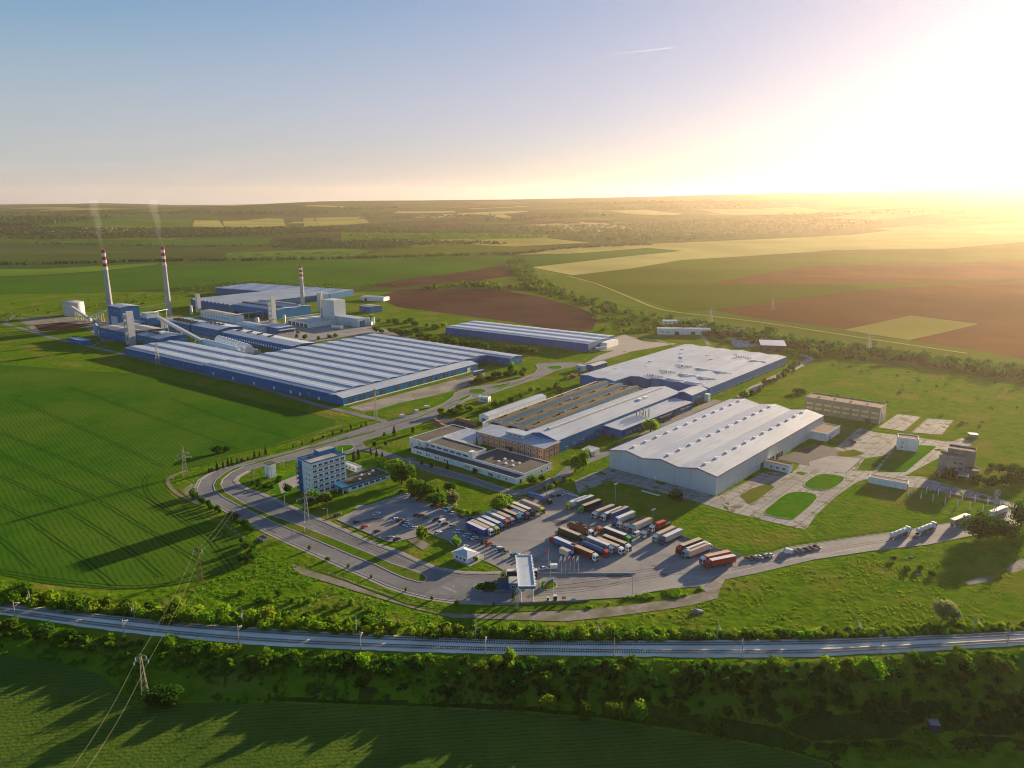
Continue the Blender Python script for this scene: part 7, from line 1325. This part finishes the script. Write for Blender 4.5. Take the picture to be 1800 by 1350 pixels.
# walls, barriers, signs, small things
def wall(name, label, pts, h, w, m, cat='wall'):
    wv = [P(*p) for p in pts]; t = thing(name, label, cat, (0, 0, 0)); b = MB(); q = MB()
    for a, c in zip(wv, wv[1:]):
        d = (c - a); L_ = d.length; d.normalize(); n_ = Vector((-d.y, d.x, 0))*(w/2); z0 = min(a.z, c.z) - .1
        b.hexa([(v.x, v.y, z0) for v in (a - n_, c - n_, c + n_, a + n_)], [(v.x, v.y, z0 + h + .1) for v in (a - n_, c - n_, c + n_, a + n_)])
        for k in range(max(2, int(L_/6))): v = a.lerp(c, k/max(1, int(L_/6) - 0)); q.box(v.x - w*.8, v.x + w*.8, v.y - w*.8, v.y + w*.8, z0, z0 + h + .25)
    b.build('panel', m, t); o = q.build('posts', m, t)
wall('low_wall', 'low pale wall behind the flagpoles along the front of the plaza', [(946, 1008.5), (1000, 1009.5), (1060, 1009.5), (1117, 1009)], .7, .3, 'kerb')
wall('boundary_wall', 'low concrete wall behind the right row of lorries', [(1054, 886.5), (1114, 912.5), (1152, 930.5), (1197, 943.5), (1252, 963.5), (1302, 978.5)], .9, .2, 'bare_concrete'); wall('boundary_wall', 'low concrete wall along the lower edge of the old works road at right', [(1625, 860), (1677, 871), (1765, 888)], .8, .25, 'bare_concrete')
wall('kerb_wall', 'dark front retaining kerb along the edge of the entrance road', [(850, 1061), (912, 1061.5), (970, 1059.5), (1037, 1056)], .7, .3, 'bare_concrete')
for lab, px_, m in (('small blue sign board on the verge in front of the plaza', (1008, 1059), 'paint_lightblue'), ('small brown sign board left of the blue one on the verge', (991, 1055.5), 'bare_concrete')):
    t = thing('sign_board', lab, 'sign', P(*px_), 0); MB().box(-.9, .9, -.06, .06, .6, 1.9).build('board', m, t); MB().box(-.7, -.6, -.05, .05, 0, .6).build('leg', 'galv', t); MB().box(.6, .7, -.05, .05, 0, .6).build('leg', 'galv', t)
for lab, px_, s in (('grey and white barrier cabinet beside the striped flag', (976, 1056), 1.0), ('dark barrier pillar in front of the right canopy column', (963, 1055.5), .6)):
    t = thing('barrier_cabinet', lab, 'barrier', P(*px_), 0); MB().box(-.8*s, .8*s, -.6*s, .6*s, 0, 2.6*s).build('cabinet', 'frame_white', t); MB().box(-.7*s, .7*s, -.66*s, -.61*s, .3, 2.2*s).build('door', 'door_dark', t); MB().box(-7, -.8*s, -.06, .06, 1.0, 1.15).build('barrier_arm', 'paint_yellow', t)
def crate_row(lab, pts, n, grp):
    w = [P(*p) for p in pts]
    for i in range(n):
        f = i/(n - 1)*(len(w) - 1); j = min(int(f), len(w) - 2); p = w[j].lerp(w[j+1], f - j); t = thing('timber_pallet_stack', NUM[i] + ' ' + lab, 'pallet stack', p, -.75 + rnd.uniform(-.1, .1), grp); hh = rnd.uniform(1.8, 2.7); b = MB(); k = 0
        while k*.42 < hh: b.box(-1.1, 1.1, -1.0, 1.0, k*.42, k*.42 + .3); k += 1
        b.build('crates', 'timber', t); MB().box(-1.0, 1.0, -.95, .95, k*.42, k*.42 + .08).build('top_boards', 'timber', t)
crate_row('timber stack from the left in the row at the pallet yard edge', [(804, 739), (820, 743.5), (836, 748)], 10, 'timber stacks at the pallet yard edge'); crate_row('timber stack from the left in the short row behind the white wing', [(766, 743), (774, 748), (783, 753)], 6, 'timber stacks behind the white wing'); crate_row('timber stack from the left in the heap near the plant cabin', [(998, 667), (1004, 662), (1012, 664), (1018, 658)], 9, 'timber stacks near the plant cabin')
t = thing('service_hut', 'small dark hut with pale roof on the shaded slope at lower right', 'hut', P(1640, 1283), -.2); MB().box(-1.4, 1.4, -1.4, 1.4, -.6, 2.9).build('wall', 'door_dark', t); MB().box(-1.7, 1.7, -1.7, 1.7, 2.92, 3.15).build('roof', 'bare_concrete', t)
def boulder(lab, px_, s, sd):
    bm = bmesh.new(); bmesh.ops.create_icosphere(bm, subdivisions=2, radius=1); g = random.Random(sd)
    for v in bm.verts: v.co *= g.uniform(.72, 1.15); v.co.z *= .6
    me = bpy.data.meshes.new('boulder'); bm.to_mesh(me); bm.free(); me.materials.append(MATS['bare_concrete']); o = link(bpy.data.objects.new('boulder', me)); o.location = P(*px_); o.scale = (s, s*.7, s); tag(o, lab, 'boulder')
boulder('pale boulder heap in the grass below the concrete ramp', (1226, 1077), 2.6, 3); boulder('small pale boulder on the meadow slope at right', (1614, 1010), 1.3, 4); boulder('small pale boulder left on the meadow slope below the queue of tankers', (1603, 980), 1.2, 5); t = thing('concrete_beam', 'long white beam lying on the lawn before the grey warehouse', 'beam', P(1144, 868), RAD(-41)); MB().box(-6, 6, -.4, .4, 0, .6).build('beam', 'frame_white', t)
t = thing('concrete_beam', 'white beam lying at the top corner of the lorry park', 'beam', P(1007, 871), RAD(-38)); MB().box(-4, 4, -.35, .35, 0, .6).build('beam', 'frame_white', t)
t = thing('rubble_skip', 'rusty skip beside the annex of the grey warehouse', 'skip', P(1500, 778), -.6); MB().hexa([(-1.6,-1,.2),(1.6,-1,.2),(1.6,1,.2),(-1.6,1,.2)], [(-2.2,-1.2,2),(2.2,-1.2,2),(2.2,1.2,2),(-2.2,1.2,2)]).build('body', 'rust', t); MB().box(-2.3, 2.3, -1.3, -1.2, 1.8, 2.05).build('rim', 'rust', t)
# ================================================================ terrain sheet
NY, NU = 1000, 520
Yr = np.concatenate([np.linspace(40, 170, 20)[:-1], 170*np.exp(np.linspace(0, math.log(17000/170), NY))])
U = np.linspace(-1.35, 1.35, NU)
YY, UU = np.meshgrid(Yr, U, indexing='ij'); XX = UU*(YY + 60)
ZZ = hfun(XX, YY)
near = 1 - sstep(560, 820, YY)
flat = np.zeros(XX.shape, bool)
for f in FLAT:
    m_ = inpoly(f, XX, YY); flat |= m_
fl = flat.copy()
for a in (-1, 1):
    fl |= np.roll(flat, a, 0) | np.roll(flat, a, 1)
fl2 = fl.copy()
for a in (-1, 1): fl2 |= np.roll(fl, a, 0) | np.roll(fl, a, 1)
bump = .42*vnoise(XX/3.1, YY/3.1, 1) + .28*vnoise(XX/1.6, YY/1.6, 2) + .9*np.clip(vnoise(XX/9, YY/9, 3) - .55, 0, 1)
bump = np.where(fl2, -.06, bump*.3*near)
lawnmask = np.zeros(XX.shape, bool)
ZZ = ZZ + np.where(YY < 900, bump, 0)
ny_, nu_ = XX.shape
me = bpy.data.meshes.new('ground'); me.vertices.add(ny_*nu_); me.vertices.foreach_set('co', np.stack([XX, YY, ZZ], -1).astype(np.float32).ravel())
ii = (np.arange(ny_ - 1)[:, None]*nu_ + np.arange(nu_ - 1)[None]).ravel(); fc = np.stack([ii, ii + 1, ii + nu_ + 1, ii + nu_], 1).astype(np.int32); nf = len(fc)
me.loops.add(nf*4); me.loops.foreach_set('vertex_index', fc.ravel()); me.polygons.add(nf); me.polygons.foreach_set('loop_start', np.arange(0, nf*4, 4, dtype=np.int32)); me.polygons.foreach_set('loop_total', np.full(nf, 4, np.int32))
me.materials.append(MATS['meadow']); me.materials.append(MATS['far_ground'])
me.polygons.foreach_set('material_index', (YY[:-1, :-1].ravel() > 1420).astype(np.int32)); me.polygons.foreach_set('use_smooth', [True]*nf); me.update(); me.validate()
struct(link(bpy.data.objects.new('ground', me)))
# high contrails drifting over the works
def contrail(label, a, c, D, r):
    pts = []
    for t in np.linspace(0, 1, 13):
        x = a[0] + (c[0] - a[0])*t; y = a[1] + (c[1] - a[1])*t; u = (x - 900)/F; v = (675 - y)/F
        d = Vector((u, CP + v*SP, -SP + v*CP)); pts.append(Vector((0, 0, H)) + d*(D/d.y))
    m = MB()
    for i in range(12): m.tube(pts[i], pts[i+1], r*(.25 + i/12), r*(.25 + (i + 1)/12), 6, cap=False)
    tag(m.build('contrail', 'contrail'), label, 'contrail')
cmat = bpy.data.materials.new('contrail'); cmat.use_nodes = True; MATS['contrail'] = cmat; n_ = cmat.node_tree.nodes; n_.remove(n_['Principled BSDF'])
t1 = n_.new('ShaderNodeBsdfTransparent'); t2 = n_.new('ShaderNodeBsdfTranslucent'); t2.inputs[0].default_value = (1, .97, .94, 1); t3 = n_.new('ShaderNodeMixShader'); t3.inputs[0].default_value = .05
for i_, q_ in ((1, t1), (2, t2)): cmat.node_tree.links.new(q_.outputs[0], t3.inputs[i_])
cmat.node_tree.links.new(t3.outputs[0], n_['Material Output'].inputs['Surface'])
contrail('short pale contrail streak high above the horizon right of the middle', (1060, 97), (1180, 84), 19000, 11)
contrail('thin faint contrail streak in the glow at the upper right', (1640, 139), (1535, 145), 21000, 9)
# ================================================================ camera
cam = bpy.data.cameras.new('camera'); co = bpy.data.objects.new('camera', cam); C.objects.link(co); scene.camera = co
cam.sensor_width = 36; cam.lens = 36*F/1800; cam.clip_start = .5; cam.clip_end = 60000
co.location = (0, 0, H); co.rotation_euler = (math.pi/2 - PITCH, 0, 0)
# ================================================================ daylight
AZ, EL = RAD(48.5), RAD(9.5)
S = Vector((math.cos(AZ)*math.cos(EL), math.sin(AZ)*math.cos(EL), math.sin(EL)))
sun = bpy.data.lights.new('sun', 'SUN'); sun.energy = 5; sun.angle = RAD(.55); sun.color = (1, .76, .47)
so = bpy.data.objects.new('sun', sun); C.objects.link(so); so.rotation_euler = (-S).to_track_quat('-Z', 'Y').to_euler()
w = bpy.data.worlds.new('World'); scene.world = w; w.use_nodes = True; N = w.node_tree.nodes; Lk = w.node_tree.links
bg = N['Background']; sky = N.new('ShaderNodeTexSky'); sky.sky_type = 'NISHITA'; sky.sun_disc = False; sky.sun_elevation = EL; sky.sun_rotation = math.pi/2 - AZ
sky.altitude = 200; sky.air_density = 1.0; sky.dust_density = .6; sky.ozone_density = 2.0
tint = N.new('ShaderNodeMix'); tint.data_type = 'RGBA'; tint.blend_type = 'MULTIPLY'; tint.inputs['Factor'].default_value = 1; tint.inputs['B'].default_value = (.90, .97, 1.12, 1)
dp = N.new('ShaderNodeVectorMath'); dp.operation = 'DOT_PRODUCT'; tc = N.new('ShaderNodeTexCoord'); Lk.new(tc.outputs['Generated'], dp.inputs[0]); dp.inputs[1].default_value = S
dm = N.new('ShaderNodeMapRange'); dm.interpolation_type = 'SMOOTHSTEP'; Lk.new(dp.outputs['Value'], dm.inputs['Value']); dm.inputs['From Min'].default_value = .2; dm.inputs['From Max'].default_value = .98
tm = N.new('ShaderNodeMix'); tm.data_type = 'RGBA'; Lk.new(dm.outputs[0], tm.inputs['Factor']); tm.inputs['A'].default_value = (.63, 1.13, 1.56, 1); tm.inputs['B'].default_value = (1.0, .95, 1.32, 1); Lk.new(tm.outputs['Result'], tint.inputs['B'])
Lk.new(sky.outputs[0], tint.inputs['A'])
# pale summer haze low over the horizon: a veil that thins out with height
sx = N.new('ShaderNodeSeparateXYZ'); Lk.new(tc.outputs['Generated'], sx.inputs[0])
mr = N.new('ShaderNodeMapRange'); mr.interpolation_type = 'SMOOTHSTEP'; Lk.new(sx.outputs['Z'], mr.inputs['Value']); mr.inputs['From Min'].default_value = -.02; mr.inputs['From Max'].default_value = .26; mr.inputs['To Min'].default_value = .75; mr.inputs['To Max'].default_value = 0
veil = N.new('ShaderNodeMix'); veil.data_type = 'RGBA'; Lk.new(mr.outputs[0], veil.inputs['Factor']); Lk.new(tint.outputs['Result'], veil.inputs['A']); veil.inputs['B'].default_value = (5.5, 5.4, 5.3, 1)
ad = N.new('ShaderNodeMix'); ad.data_type = 'RGBA'; ad.blend_type = 'LIGHTEN'; ad.inputs['Factor'].default_value = 1; Lk.new(veil.outputs['Result'], ad.inputs['A']); Lk.new(tint.outputs['Result'], ad.inputs['B'])
# thin low cloud along the horizon
mp = N.new('ShaderNodeMapping'); Lk.new(tc.outputs['Generated'], mp.inputs['Vector']); mp.inputs['Scale'].default_value = (7, 7, 55); cn = N.new('ShaderNodeTexNoise'); cn.inputs['Scale'].default_value = 1.3; cn.inputs['Detail'].default_value = 7; Lk.new(mp.outputs[0], cn.inputs['Vector'])
cr = N.new('ShaderNodeMapRange'); Lk.new(cn.outputs['Fac'], cr.inputs['Value']); cr.inputs['From Min'].default_value = .47; cr.inputs['From Max'].default_value = .70; cr.inputs['To Max'].default_value = .55
cz = N.new('ShaderNodeMapRange'); cz.interpolation_type = 'SMOOTHSTEP'; Lk.new(sx.outputs['Z'], cz.inputs['Value']); cz.inputs['From Min'].default_value = .075; cz.inputs['From Max'].default_value = .02
cm = N.new('ShaderNodeMath'); cm.operation = 'MULTIPLY'; Lk.new(cr.outputs[0], cm.inputs[0]); Lk.new(cz.outputs[0], cm.inputs[1])
cl = N.new('ShaderNodeMix'); cl.data_type = 'RGBA'; Lk.new(cm.outputs[0], cl.inputs['Factor']); Lk.new(ad.outputs['Result'], cl.inputs['A']); cl.inputs['B'].default_value = (6.6, 6.1, 5.7, 1)
# soft shoulder: the aureole round the sun rolls off instead of clipping hard
def vm(op, a, b):
    n = N.new('ShaderNodeVectorMath'); n.operation = op
    for i, q in enumerate((a, b)):
        if isinstance(q, tuple): n.inputs[i].default_value = q
        else: Lk.new(q, n.inputs[i])
    return n.outputs[0]
den = vm('ADD', vm('MULTIPLY', cl.outputs['Result'], (1/7.2, 1/7.4, 1/7.6)), (1, 1, 1))
Lk.new(vm('MULTIPLY', vm('DIVIDE', cl.outputs['Result'], den), (1.34, 1.31, 1.36)), bg.inputs['Color']); bg.inputs['Strength'].default_value = .043
# ================================================================ haze
hm = bpy.data.materials.new('haze'); hm.use_nodes = True; N = hm.node_tree.nodes; N.remove(N['Principled BSDF']); v = N.new('ShaderNodeVolumePrincipled')
v.inputs['Color'].default_value = (1.0, .84, .70, 1); v.inputs['Density'].default_value = 2.9e-5; v.inputs['Anisotropy'].default_value = .64
hm.node_tree.links.new(v.outputs[0], N['Material Output'].inputs['Volume'])
top = max(420.0, float(ZZ.max()) + 20)
b = MB(); b.box(-26000, 26000, -400, 17600, -60, top); o = b.build('haze', hm); o['kind'] = 'stuff'
# ================================================================ render settings
scene.view_settings.view_transform = 'Standard'; scene.view_settings.look = 'None'; scene.view_settings.exposure = 1.65; scene.view_settings.gamma = 1
scene.render.engine = 'CYCLES'; cy = scene.cycles; cy.use_denoising = True; cy.pixel_filter_type = 'BLACKMAN_HARRIS'; cy.filter_width = 1.05; cy.max_bounces = 6; cy.diffuse_bounces = 2; cy.glossy_bounces = 2; cy.transmission_bounces = 2; cy.volume_bounces = 1; cy.transparent_max_bounces = 4; cy.caustics_reflective = False; cy.caustics_refractive = False
for l_, n_ in LABELS.items():
    if len(n_) > 1: print('DUPLABEL', l_, n_)
